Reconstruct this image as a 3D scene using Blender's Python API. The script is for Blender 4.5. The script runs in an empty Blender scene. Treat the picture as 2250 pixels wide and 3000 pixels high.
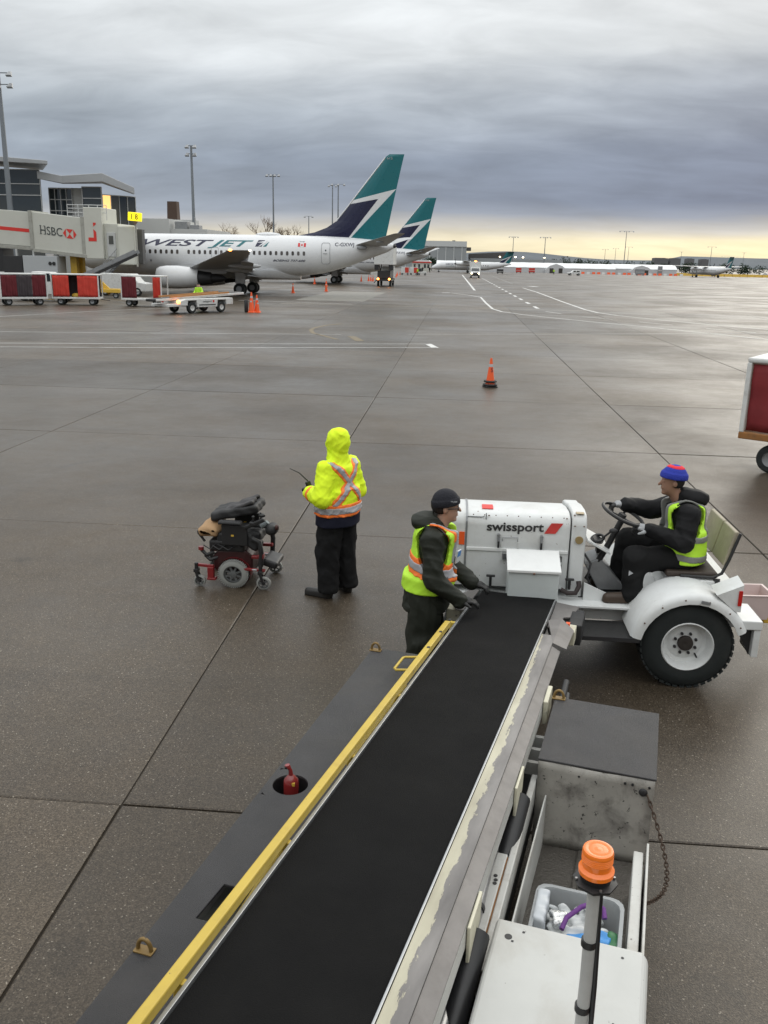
import bpy, bmesh, math, random
import numpy as np
from mathutils import Vector, Matrix, Euler
random.seed(7)
R = math.radians
SC = bpy.context.scene
COL = SC.collection

# ------------------------------------------------------------------ camera
cam_d = bpy.data.cameras.new('camera'); cam = bpy.data.objects.new('camera', cam_d); COL.objects.link(cam)
SC.camera = cam
cam_d.sensor_fit = 'VERTICAL'; cam_d.sensor_height = 36.0; cam_d.lens = 30.84
cam_d.clip_start = 0.05; cam_d.clip_end = 20000
CAM_H, PITCH, ROLL, YAW = 3.5, R(16.0), R(1.25), R(4.4)
_f = Vector((-math.sin(YAW)*math.cos(PITCH), math.cos(YAW)*math.cos(PITCH), -math.sin(PITCH)))
_r0 = Vector((math.cos(YAW), math.sin(YAW), 0)); _u0 = _r0.cross(_f)
_r = _r0*math.cos(ROLL) + _u0*math.sin(ROLL); _u = -_r0*math.sin(ROLL) + _u0*math.cos(ROLL)
cam.matrix_world = Matrix(((_r.x, _u.x, -_f.x, 0), (_r.y, _u.y, -_f.y, 0), (_r.z, _u.z, -_f.z, CAM_H), (0, 0, 0, 1)))

# ------------------------------------------------------------------ sky
SUN_EL, SUN_AZ = R(24), R(28)          # azimuth clockwise from +Y
W = bpy.data.worlds.new('World'); SC.world = W; W.use_nodes = True
nt = W.node_tree; nt.nodes.clear()
def wn(t, **k):
    n = nt.nodes.new(t)
    for a, b in k.items(): setattr(n, a, b)
    return n
def wl(a, b): nt.links.new(a, b)
def wmath(op, a, b=None, c=None, clamp=False):
    n = wn('ShaderNodeMath', operation=op); n.use_clamp = clamp
    for i, v in enumerate((a, b, c)):
        if v is None: continue
        if isinstance(v, (int, float)): n.inputs[i].default_value = v
        else: wl(v, n.inputs[i])
    return n.outputs[0]
def wmix(f, a, b):
    n = wn('ShaderNodeMix', data_type='RGBA')
    for s, v in ((n.inputs[0], f), (n.inputs[6], a), (n.inputs[7], b)):
        if isinstance(v, (int, float)): s.default_value = v
        elif isinstance(v, tuple): s.default_value = (*v, 1)
        else: wl(v, s)
    return n.outputs[2]
def wramp(fac, stops, interp='LINEAR'):
    n = wn('ShaderNodeValToRGB'); cr = n.color_ramp; cr.interpolation = interp
    while len(cr.elements) < len(stops): cr.elements.new(0.5)
    for e, (p, c) in zip(cr.elements, stops):
        e.position = p; e.color = (*c, 1) if len(c) == 3 else c
    wl(fac, n.inputs[0]); return n.outputs[0]
tc = wn('ShaderNodeTexCoord'); sep = wn('ShaderNodeSeparateXYZ'); wl(tc.outputs['Generated'], sep.inputs[0])
sx, sy, sz = sep.outputs
zc = wmath('MAXIMUM', sz, 0.0)
# cloud deck: a flat layer seen from below, so the texture is laid out by direction / height
den = wmath('ADD', zc, 0.10)
px_, py_ = wmath('DIVIDE', sx, den), wmath('DIVIDE', sy, den)
cmb = wn('ShaderNodeCombineXYZ'); wl(px_, cmb.inputs[0]); wl(py_, cmb.inputs[1])
def wnoise(scale, detail, rough, dist, loc, sc):
    mp = wn('ShaderNodeMapping'); mp.inputs['Location'].default_value = loc; mp.inputs['Scale'].default_value = sc
    wl(cmb.outputs[0], mp.inputs[0])
    n = wn('ShaderNodeTexNoise'); n.inputs['Scale'].default_value = scale; n.inputs['Detail'].default_value = detail
    n.inputs['Roughness'].default_value = rough; n.inputs['Distortion'].default_value = dist
    wl(mp.outputs[0], n.inputs[0]); return n.outputs[0]
n_big = wnoise(0.75, 4, .45, .2, (2.3, 1.1, 0), (.60, 1.0, 1))
den2 = wmath('ADD', zc, 0.28); cmb2 = wn('ShaderNodeCombineXYZ'); wl(wmath('DIVIDE', sx, den2), cmb2.inputs[0]); wl(wmath('DIVIDE', sy, den2), cmb2.inputs[1])
n_str = wnoise(1.3, 6, .52, .3, (7.7, 4.1, 0), (.62, 1.35, 1)); cmb = cmb2
n_puff = wnoise(3.4, 8, .54, .35, (3.1, 9.4, 0), (1.0, 2.1, 1))
n_fine = wmath('ADD', wmath('MULTIPLY', n_str, .05), wmath('MULTIPLY', n_puff, .95))
# side: 0 at the left of the view, 1 at its right, where the sun is behind the cloud
side = wmath('MULTIPLY_ADD', sx, 1.1, 0.55, clamp=True)
zw = wmath('ADD', zc, wmath('MULTIPLY', wmath('SUBTRACT', n_big, 0.5), wmath('MULTIPLY', zc, 0.55)))
zw = wmath('ADD', zw, wmath('MULTIPLY', wmath('SUBTRACT', n_fine, 0.5), wmath('MULTIPLY', zc, 0.20)))
left = wramp(zw, [(0.0, (.48, .46, .42)), (.018, (.60, .565, .49)), (.030, (.40, .40, .40)), (.050, (.255, .285, .325)), (.10, (.25, .287, .335)), (.15, (.335, .372, .408)), (.21, (.47, .495, .515)), (.25, (.52, .545, .56)), (.45, (.74, .77, .78)), (.7, (1.08, 1.10, 1.10)), (1.0, (1.30, 1.32, 1.32))])
right = wramp(zw, [(0.0, (.62, .56, .40)), (.012, (.80, .69, .42)), (.026, (.80, .70, .45)), (.036, (.52, .49, .43)), (.050, (.23, .255, .31)), (.066, (.125, .155, .225)), (.110, (.155, .188, .262)), (.16, (.31, .345, .40)), (.21, (.47, .495, .515)), (.25, (.52, .54, .555)), (.45, (.75, .77, .77)), (.7, (1.08, 1.10, 1.10)), (1.0, (1.30, 1.32, 1.32))])
clouds = wmix(side, left, right)
mod = wmath('ADD', wmath('MULTIPLY', wmath('SUBTRACT', n_fine, 0.5), 0.62), 1.0)
mod = wmath('MULTIPLY', mod, wmath('ADD', wmath('MULTIPLY', wmath('SUBTRACT', n_big, 0.5), 0.45), 1.0))
mx = wn('ShaderNodeMix', data_type='RGBA', blend_type='MULTIPLY'); mx.inputs[0].default_value = 1.0
wl(clouds, mx.inputs[6]); wl(mod, mx.inputs[7])
sky = wn('ShaderNodeTexSky'); sky.sky_type = 'NISHITA'; sky.sun_disc = False
sky.sun_elevation = SUN_EL; sky.sun_rotation = SUN_AZ; sky.air_density = 1.5; sky.dust_density = 3
nis = wn('ShaderNodeMix', data_type='RGBA', blend_type='MULTIPLY'); nis.inputs[0].default_value = 1.0
wl(sky.outputs[0], nis.inputs[6]); nis.inputs[7].default_value = (.08, .08, .08, 1)
fin = wmix(0.985, nis.outputs[2], mx.outputs[2])
bg = wn('ShaderNodeBackground'); bg.inputs[1].default_value = 1.0; wl(fin, bg.inputs[0])
wo = wn('ShaderNodeOutputWorld'); wl(bg.outputs[0], wo.inputs[0])

# ------------------------------------------------------------------ sun behind the overcast
sl = bpy.data.lights.new('sun', 'SUN'); sl.energy = 0.55; sl.angle = R(35); sl.color = (1.0, .93, .80)
so = bpy.data.objects.new('sun', sl); COL.objects.link(so)
_sd = Vector((math.sin(SUN_AZ)*math.cos(SUN_EL), math.cos(SUN_AZ)*math.cos(SUN_EL), math.sin(SUN_EL)))
so.rotation_euler = _sd.to_track_quat('Z', 'Y').to_euler(); so.location = (30, 60, 60)

# ------------------------------------------------------------------ exposure
SC.view_settings.view_transform = 'Standard'; SC.view_settings.look = 'None'
SC.view_settings.exposure = 0.5; SC.view_settings.gamma = 1.0; SC.view_settings.use_curve_mapping = False
SC.cycles.use_denoising = True
SC.cycles.use_adaptive_sampling = True; SC.cycles.adaptive_threshold = 0.01
SC.cycles.max_bounces = 6; SC.cycles.diffuse_bounces = 3; SC.cycles.glossy_bounces = 3
SC.cycles.transmission_bounces = 4; SC.cycles.transparent_max_bounces = 6
SC.cycles.caustics_reflective = False; SC.cycles.caustics_refractive = False
# ================================================================== helpers
def V(*a): return Vector(a)
class MB:
    """collects shapes into one mesh"""
    def __init__(s): s.v = []; s.f = []; s.m = []
    def add(s, vs, fs, mi=0):
        o = len(s.v); s.v += [tuple(p) for p in vs]
        for f in fs: s.f.append(tuple(i+o for i in f)); s.m.append(mi)
        return s
    def box(s, c, sz, rot=None, mi=0):
        hx, hy, hz = sz[0]/2, sz[1]/2, sz[2]/2
        vs = [Vector((x, y, z)) for z in (-hz, hz) for y in (-hy, hy) for x in (-hx, hx)]
        if rot is not None:
            m = rot if isinstance(rot, Matrix) else Euler(rot).to_matrix()
            vs = [m @ p for p in vs]
        vs = [p + Vector(c) for p in vs]
        return s.add(vs, [(0, 2, 3, 1), (4, 5, 7, 6), (0, 1, 5, 4), (2, 6, 7, 3), (0, 4, 6, 2), (1, 3, 7, 5)], mi)
    def b2(s, a, b, mi=0):
        return s.box([(a[i]+b[i])/2 for i in range(3)], [abs(b[i]-a[i]) for i in range(3)], None, mi)
    def bar(s, p0, p1, w, h, up=(0, 0, 1), mi=0):
        p0, p1 = Vector(p0), Vector(p1); d = p1-p0; L = d.length; d.normalize()
        sd = d.cross(Vector(up))
        if sd.length < 1e-4: sd = d.cross(Vector((1, 0, 0)))
        sd.normalize(); u = sd.cross(d)
        m = Matrix((sd, d, u)).transposed()
        return s.box((p0+p1)/2, (w, L, h), m, mi)
    def prism(s, poly, axis, a, b, mi=0):
        def P(q, t):
            if axis == 'x': return (t, q[0], q[1])
            if axis == 'y': return (q[0], t, q[1])
            return (q[0], q[1], t)
        n = len(poly); vs = [P(q, a) for q in poly] + [P(q, b) for q in poly]
        fs = [tuple(range(n)), tuple(range(2*n-1, n-1, -1))] + [(i, i+n, (i+1) % n+n, (i+1) % n) for i in range(n)]
        return s.add(vs, fs, mi)
    def loft(s, rings, closed=True, cap=True, mi=0):
        n = len(rings[0]); vs = [p for r in rings for p in r]; fs = []
        for i in range(len(rings)-1):
            for j in range(n if closed else n-1):
                k = (j+1) % n
                fs.append((i*n+j, i*n+k, (i+1)*n+k, (i+1)*n+j))
        if cap: fs += [tuple(range(n-1, -1, -1)), tuple(range((len(rings)-1)*n, len(rings)*n))]
        return s.add(vs, fs, mi)
    def cyl(s, p0, p1, r0, r1=None, n=16, cap=True, mi=0):
        r1 = r0 if r1 is None else r1
        return s.rev([(0, r0), ((Vector(p1)-Vector(p0)).length, r1)], p0, Vector(p1)-Vector(p0), n, cap, mi)
    def rev(s, prof, o, ax, n=24, cap=True, mi=0):
        """revolve (height, radius) pairs about an axis through o"""
        ax = Vector(ax).normalized(); a = ax.orthogonal().normalized(); b = ax.cross(a); o = Vector(o)
        rings = [[o + ax*h + (a*math.cos(2*math.pi*j/n) + b*math.sin(2*math.pi*j/n))*max(r, 1e-4) for j in range(n)] for h, r in prof]
        return s.loft(rings, True, cap, mi)
    def tube(s, pts, r, n=8, closed=False, mi=0, cap=True):
        pts = [Vector(p) for p in pts]; rings = []; N = len(pts); pa = None
        for i, p in enumerate(pts):
            if closed: d = pts[(i+1) % N] - pts[i-1]
            else: d = pts[min(i+1, N-1)] - pts[max(i-1, 0)]
            d.normalize()
            if pa is None: a = d.orthogonal().normalized()
            else:
                a = pa - d*pa.dot(d); a.normalize()
            pa = a; b = d.cross(a); rr = r[i] if isinstance(r, (list, tuple)) else r
            rings.append([p + (a*math.cos(2*math.pi*j/n) + b*math.sin(2*math.pi*j/n))*rr for j in range(n)])
        if closed: rings.append(rings[0])
        return s.loft(rings, True, cap and not closed, mi)
    def torus(s, c, ax, Rm, r, n=28, k=10, mi=0):
        ax = Vector(ax).normalized(); a = ax.orthogonal().normalized(); b = ax.cross(a); c = Vector(c)
        return s.tube([c+(a*math.cos(2*math.pi*i/n)+b*math.sin(2*math.pi*i/n))*Rm for i in range(n)], r, k, True, mi)
    def ell(s, c, r, nu=16, nv=10, rot=None, mi=0):
        c = Vector(c); rings = []
        for i in range(nv+1):
            t = -math.pi/2 + math.pi*i/nv; ct = max(math.cos(t), 1e-3); ring = []
            for j in range(nu):
                p = Vector((r[0]*ct*math.cos(2*math.pi*j/nu), r[1]*ct*math.sin(2*math.pi*j/nu), r[2]*math.sin(t)))
                ring.append(c + (rot @ p if rot is not None else p))
            rings.append(ring)
        return s.loft(rings, True, True, mi)
    def quad(s, a, b, c, d, mi=0): return s.add([a, b, c, d], [(0, 1, 2, 3)], mi)
    def build(s, name, mat, parent=None, smooth=None, bevel=0, seg=2, loc=None, rot=None, weld=False):
        me = bpy.data.meshes.new(name); me.from_pydata(s.v, [], s.f)
        mats = mat if isinstance(mat, (list, tuple)) else [mat]
        for m in mats: me.materials.append(m)
        if len(mats) > 1: me.polygons.foreach_set('material_index', s.m)
        bm = bmesh.new(); bm.from_mesh(me)
        if weld: bmesh.ops.remove_doubles(bm, verts=bm.verts, dist=1e-5)
        bmesh.ops.recalc_face_normals(bm, faces=bm.faces); bm.to_mesh(me); bm.free()
        if smooth:
            me.polygons.foreach_set('use_smooth', [True]*len(me.polygons)); me.set_sharp_from_angle(angle=R(smooth))
        me.update()
        o = bpy.data.objects.new(name, me); COL.objects.link(o)
        if parent is not None: o.parent = parent
        if loc is not None: o.location = loc
        if rot is not None: o.rotation_euler = rot
        if bevel:
            md = o.modifiers.new('bevel', 'BEVEL'); md.width = bevel; md.segments = seg; md.limit_method = 'ANGLE'; md.angle_limit = R(40)
            md.harden_normals = False
        return o
def tag(o, label, cat, group=None):
    o['label'] = label; o['category'] = cat
    if group: o['group'] = group
    return o
def thing(name, label, cat, loc=(0, 0, 0), rz=0.0, group=None):
    o = bpy.data.objects.new(name, None); COL.objects.link(o); o.location = loc; o.rotation_euler = (0, 0, rz)
    o.empty_display_size = .1
    return tag(o, label, cat, group)
def dup(root, loc=None, rz=None, label=None, scale=None):
    def cp(o, par):
        c = o.copy(); COL.objects.link(c); c.parent = par
        for ch in list(o.children): cp(ch, c)
        return c
    r = cp(root, None)
    if loc is not None: r.location = loc
    if rz is not None: r.rotation_euler = (0, 0, rz)
    if scale is not None: r.scale = (scale,)*3
    if label: r['label'] = label
    return r
def structure(o): o['kind'] = 'structure'; return o

# ------------------------------------------------------------------ materials
_MC = {}
def srgb(r, g, b):
    f = lambda c: c/12.92 if c <= .04045 else ((c+.055)/1.055)**2.4
    return tuple(f(c/255) for c in (r, g, b))
def M(name, col=(.5, .5, .5), rough=.6, metal=0.0, var=.10, scale=6.0, bump=0.0, bscale=60.0, dirt=0.0, dirtcol=(.05, .043, .035), spec=.5, emit=0.0, emitcol=None, coat=0.0, alpha=1.0, rvar=.12, rnd=0.0, trans=0.0, chips=0.0, chipcol=(.08, .06, .05), chipscale=14.):
    """procedural painted / cloth / rubber surface with tone variation, grime, chips and fine relief"""
    if name in _MC: return _MC[name]
    m = bpy.data.materials.new(name); m.use_nodes = True; t = m.node_tree; N = t.nodes; L = t.links
    b = N['Principled BSDF']; b.inputs['Metallic'].default_value = metal
    b.inputs['Specular IOR Level'].default_value = spec
    if coat: b.inputs['Coat Weight'].default_value = coat; b.inputs['Coat Roughness'].default_value = .15
    if trans: b.inputs['Transmission Weight'].default_value = trans
    if alpha < 1: b.inputs['Alpha'].default_value = alpha
    if emit: b.inputs['Emission Color'].default_value = (*(emitcol or col), 1); b.inputs['Emission Strength'].default_value = emit
    tcn = N.new('ShaderNodeTexCoord')
    def noise(sc, det=5, rg=.6, dist=0.0):
        n = N.new('ShaderNodeTexNoise'); n.inputs['Scale'].default_value = sc; n.inputs['Detail'].default_value = det
        n.inputs['Roughness'].default_value = rg; n.inputs['Distortion'].default_value = dist
        L.new(tcn.outputs['Object'], n.inputs[0]); return n.outputs[0]
    def mth(op, a, c=None, clamp=False):
        n = N.new('ShaderNodeMath'); n.operation = op; n.use_clamp = clamp
        for i, v in enumerate((a, c)):
            if v is None: continue
            if isinstance(v, (int, float)): n.inputs[i].default_value = v
            else: L.new(v, n.inputs[i])
        return n.outputs[0]
    def mix(f, a, c, bt='MIX'):
        n = N.new('ShaderNodeMix'); n.data_type = 'RGBA'; n.blend_type = bt
        for s_, v in ((n.inputs[0], f), (n.inputs[6], a), (n.inputs[7], c)):
            if isinstance(v, (int, float)): s_.default_value = v
            elif isinstance(v, tuple): s_.default_value = (*v, 1)
            else: L.new(v, s_)
        return n.outputs[2]
    n1 = noise(scale)
    fac = mth('ADD', mth('MULTIPLY', mth('SUBTRACT', n1, .5), 2*var), 1.0)
    if rnd:
        oi = N.new('ShaderNodeObjectInfo')
        fac = mth('MULTIPLY', fac, mth('ADD', mth('MULTIPLY', mth('SUBTRACT', oi.outputs['Random'], .5), 2*rnd), 1.0))
    c = N.new('ShaderNodeCombineXYZ')
    for i in range(3): L.new(fac, c.inputs[i])
    colr = mix(1.0, tuple(col), c.outputs[0], 'MULTIPLY')
    if dirt:
        d = mth('MULTIPLY', mth('SUBTRACT', noise(scale*.55, 8, .68, .4), .48), 4.0, True)
        colr = mix(mth('MULTIPLY', d, dirt), colr, dirtcol)
    if chips:
        cfac = mth('MULTIPLY', mth('SUBTRACT', noise(chipscale, 6, .7, .2), .70-.12*chips), 30.0, True)
        colr = mix(cfac, colr, chipcol)
    L.new(colr, b.inputs['Base Color'])
    rr = mth('ADD', mth('MULTIPLY', mth('SUBTRACT', noise(scale*1.7), .5), 2*rvar), rough, True)
    L.new(rr, b.inputs['Roughness'])
    if bump:
        bp = N.new('ShaderNodeBump'); bp.inputs['Strength'].default_value = bump; bp.inputs['Distance'].default_value = .01
        L.new(noise(bscale, 4), bp.inputs['Height']); L.new(bp.outputs[0], b.inputs['Normal'])
    _MC[name] = m
    return m
WHITE = M('white paint', (.74, .75, .74), .42, var=.05, dirt=.12, dirtcol=(.25, .24, .22))
DIRTYW = M('worn white paint', (.66, .67, .655), .5, var=.10, dirt=.35, dirtcol=(.22, .20, .17), chips=.35, chipscale=16)
GREYM = M('grey metal', (.30, .31, .32), .45, .55, dirt=.3)
STEEL = M('bare steel', (.34, .34, .34), .35, .8, dirt=.4)
DARKM = M('dark metal', (.035, .035, .037), .5, .3, var=.2, dirt=.2)
BLACK = M('black plastic', (.016, .016, .017), .45, var=.2)
RUBBER = M('tyre rubber', (.013, .017, .017), .75, var=.3, dirt=.35, dirtcol=(.05, .047, .042))
RED = M('red curtain', (.56, .05, .032), .8, var=.25, scale=3, bump=.3, bscale=5)
REDDK = M('dark red curtain', (.13, .016, .022), .85, var=.3, scale=3)
ORANGE = M('cone orange', (.86, .115, .022), .45, var=.10, dirt=.12)
YELLOWP = M('yellow paint', (.66, .42, .055), .5, var=.12, dirt=.30, dirtcol=(.16, .11, .04), chips=.3, chipcol=(.12, .08, .04))
REFLECT = M('reflective tape', (.44, .45, .47), .4, var=.08)
GLASS = M('dark glass', (.022, .03, .034), .08, var=.1, spec=.9)
LAMPO = M('amber lamp glow', (1, .35, .05), .3, emit=9.0, emitcol=(1.0, .27, .04))
LAMPW = M('white lamp glow', (1, .9, .7), .3, emit=10.0, emitcol=(1.0, .82, .5))
LAMPR = M('red lamp', (.5, .02, .015), .3, var=.05)

# ------------------------------------------------------------------ lettering
def text_mesh(txt, h, sx=1.0, shear=0.0, bold=0.0, space=1.0, center=False):
    """flat letters in the x/y plane, cap height about h; returns verts, faces"""
    cu = bpy.data.curves.new('lettering', 'FONT'); cu.body = txt; cu.size = h/.70; cu.shear = shear
    cu.offset = bold*h; cu.space_character = space; cu.resolution_u = 3
    if center: cu.align_x = 'CENTER'
    o = bpy.data.objects.new('lettering', cu); COL.objects.link(o)
    bpy.context.view_layer.update()
    me = bpy.data.meshes.new_from_object(o.evaluated_get(bpy.context.evaluated_depsgraph_get()))
    vs = [(v.co.x*sx, v.co.y) for v in me.vertices]; fs = [tuple(p.vertices) for p in me.polygons]
    bpy.data.objects.remove(o); bpy.data.curves.remove(cu); bpy.data.meshes.remove(me)
    return vs, fs
def text_on(name, txt, h, mat, parent, o, xd, yd, width=None, nd=.004, **k):
    """letters on a flat face: o = lower left corner, xd/yd = unit directions"""
    vs, fs = text_mesh(txt, h, **k); o = Vector(o); xd = Vector(xd).normalized(); yd = Vector(yd).normalized(); n = xd.cross(yd)
    x0 = min(p[0] for p in vs); x1 = max(p[0] for p in vs); f = (width/(x1-x0)) if width else 1.0
    mb = MB(); mb.add([o + xd*((p[0]-x0)*f) + yd*p[1] + n*nd for p in vs], fs)
    return mb.build(name, mat, parent)

# ------------------------------------------------------------------ implicit surfaces (bodies, clothes)
def sdf_mesh(fn, lo, hi, res):
    lo = np.array(lo, float); hi = np.array(hi, float); n = np.ceil((hi-lo)/res).astype(int)+1
    ax = [lo[i]+res*np.arange(n[i]) for i in range(3)]
    P = np.stack(np.meshgrid(*ax, indexing='ij'), -1).astype(np.float32)
    f = fn(P[..., 0], P[..., 1], P[..., 2]); ins = f < 0
    acc = np.zeros((n[0]-1, n[1]-1, n[2]-1, 3), np.float32); cnt = np.zeros(acc.shape[:3], np.float32)
    cor = [(i, j, k) for i in (0, 1) for j in (0, 1) for k in (0, 1)]
    sl = lambda c: tuple(slice(c[a], n[a]-1+c[a]) for a in range(3))
    for a in cor:
        for b in cor:
            d = [b[q]-a[q] for q in range(3)]
            if sum(d) != 1 or min(d) < 0: continue
            fa, fb = f[sl(a)], f[sl(b)]; cr = (fa < 0) != (fb < 0)
            t = np.where(cr, fa/np.where(cr, fa-fb, 1), 0)
            for q in range(3): acc[..., q] += np.where(cr, a[q]+t*d[q], 0)
            cnt += cr
    act = cnt > 0; idx = -np.ones(cnt.shape, np.int64); ids = np.argwhere(act); idx[act] = np.arange(len(ids))
    vs = lo + (ids + acc[act]/cnt[act][:, None])*res
    faces = []
    for q in range(3):
        e = [0, 0, 0]; e[q] = 1
        A = ins[tuple(slice(1, n[a]-1) if a != q else slice(0, n[a]-1) for a in range(3))]
        B = ins[tuple(slice(1, n[a]-1) if a != q else slice(1, n[a]) for a in range(3))]
        for want in (True, False):
            w = np.argwhere((A != B) & (A == want))
            if not len(w): continue
            w = w + np.array([1 if a != q else 0 for a in range(3)])
            u, v_ = [a for a in range(3) if a != q]
            def g(du, dv):
                c = w.copy(); c[:, u] -= du; c[:, v_] -= dv; return idx[c[:, 0], c[:, 1], c[:, 2]]
            qd = np.stack([g(1, 1), g(0, 1), g(0, 0), g(1, 0)], 1)
            if want == (q == 1): qd = qd[:, ::-1]
            faces.append(qd)
    return vs, np.concatenate(faces) if faces else np.zeros((0, 4), int)
def smin(a, b, k):
    h = np.clip(.5+.5*(b-a)/k, 0, 1); return b+(a-b)*h - k*h*(1-h)
def cap(x, y, z, a, b, ra, rb=None):
    """round cone between a and b"""
    rb = ra if rb is None else rb; a = np.array(a); b = np.array(b); d = b-a; L2 = float(d@d)+1e-9
    h = np.clip(((x-a[0])*d[0]+(y-a[1])*d[1]+(z-a[2])*d[2])/L2, 0, 1)
    return np.sqrt((x-a[0]-h*d[0])**2+(y-a[1]-h*d[1])**2+(z-a[2]-h*d[2])**2)-(ra+(rb-ra)*h)
def els(x, y, z, c, r):
    k0 = np.sqrt(((x-c[0])/r[0])**2+((y-c[1])/r[1])**2+((z-c[2])/r[2])**2)
    k1 = np.sqrt(((x-c[0])/r[0]**2)**2+((y-c[1])/r[1]**2)**2+((z-c[2])/r[2]**2)**2)+1e-9
    return k0*(k0-1)/k1
def rbox(x, y, z, c, h, r):
    qx, qy, qz = np.abs(x-c[0])-h[0]+r, np.abs(y-c[1])-h[1]+r, np.abs(z-c[2])-h[2]+r
    return np.sqrt(np.maximum(qx, 0)**2+np.maximum(qy, 0)**2+np.maximum(qz, 0)**2)+np.minimum(np.maximum(qx, np.maximum(qy, qz)), 0)-r
def crease(x, y, z, s, seed=0.0):
    """sharp-edged folds: ridged waves with a bent course"""
    rg = np.random.RandomState(int(seed*97) % 9999); d = 0
    for k in range(3):
        v = rg.normal(size=3); v /= np.linalg.norm(v); w = rg.normal(size=3); p = rg.rand()*6
        a = (x*v[0]+y*v[1]+z*v[2])*s*(1+.3*k)+1.6*np.sin((x*w[0]+y*w[1]+z*w[2])*s*.45+p)
        d = d+(1-np.abs(np.sin(a)))**2-.35
    return -d/3
def wob(x, y, z, s, seed=0.0):
    """cheap smooth wrinkles"""
    return (np.sin(x*s*1.1+2.1*np.sin(z*s*.7+seed)+seed)*np.sin(z*s+1.7*np.sin(y*s*.9+seed)+seed*2)+.5*np.sin(y*s*1.9+z*s*1.3+seed*3))
def sdf_obj(name, fn, lo, hi, res, mat, parent, smooth=180):
    vs, fs = sdf_mesh(fn, lo, hi, res)
    me = bpy.data.meshes.new(name); me.from_pydata(vs.tolist(), [], fs.tolist()); me.materials.append(mat)
    me.polygons.foreach_set('use_smooth', [True]*len(me.polygons)); me.update()
    o = bpy.data.objects.new(name, me); COL.objects.link(o); o.parent = parent
    return o
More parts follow.
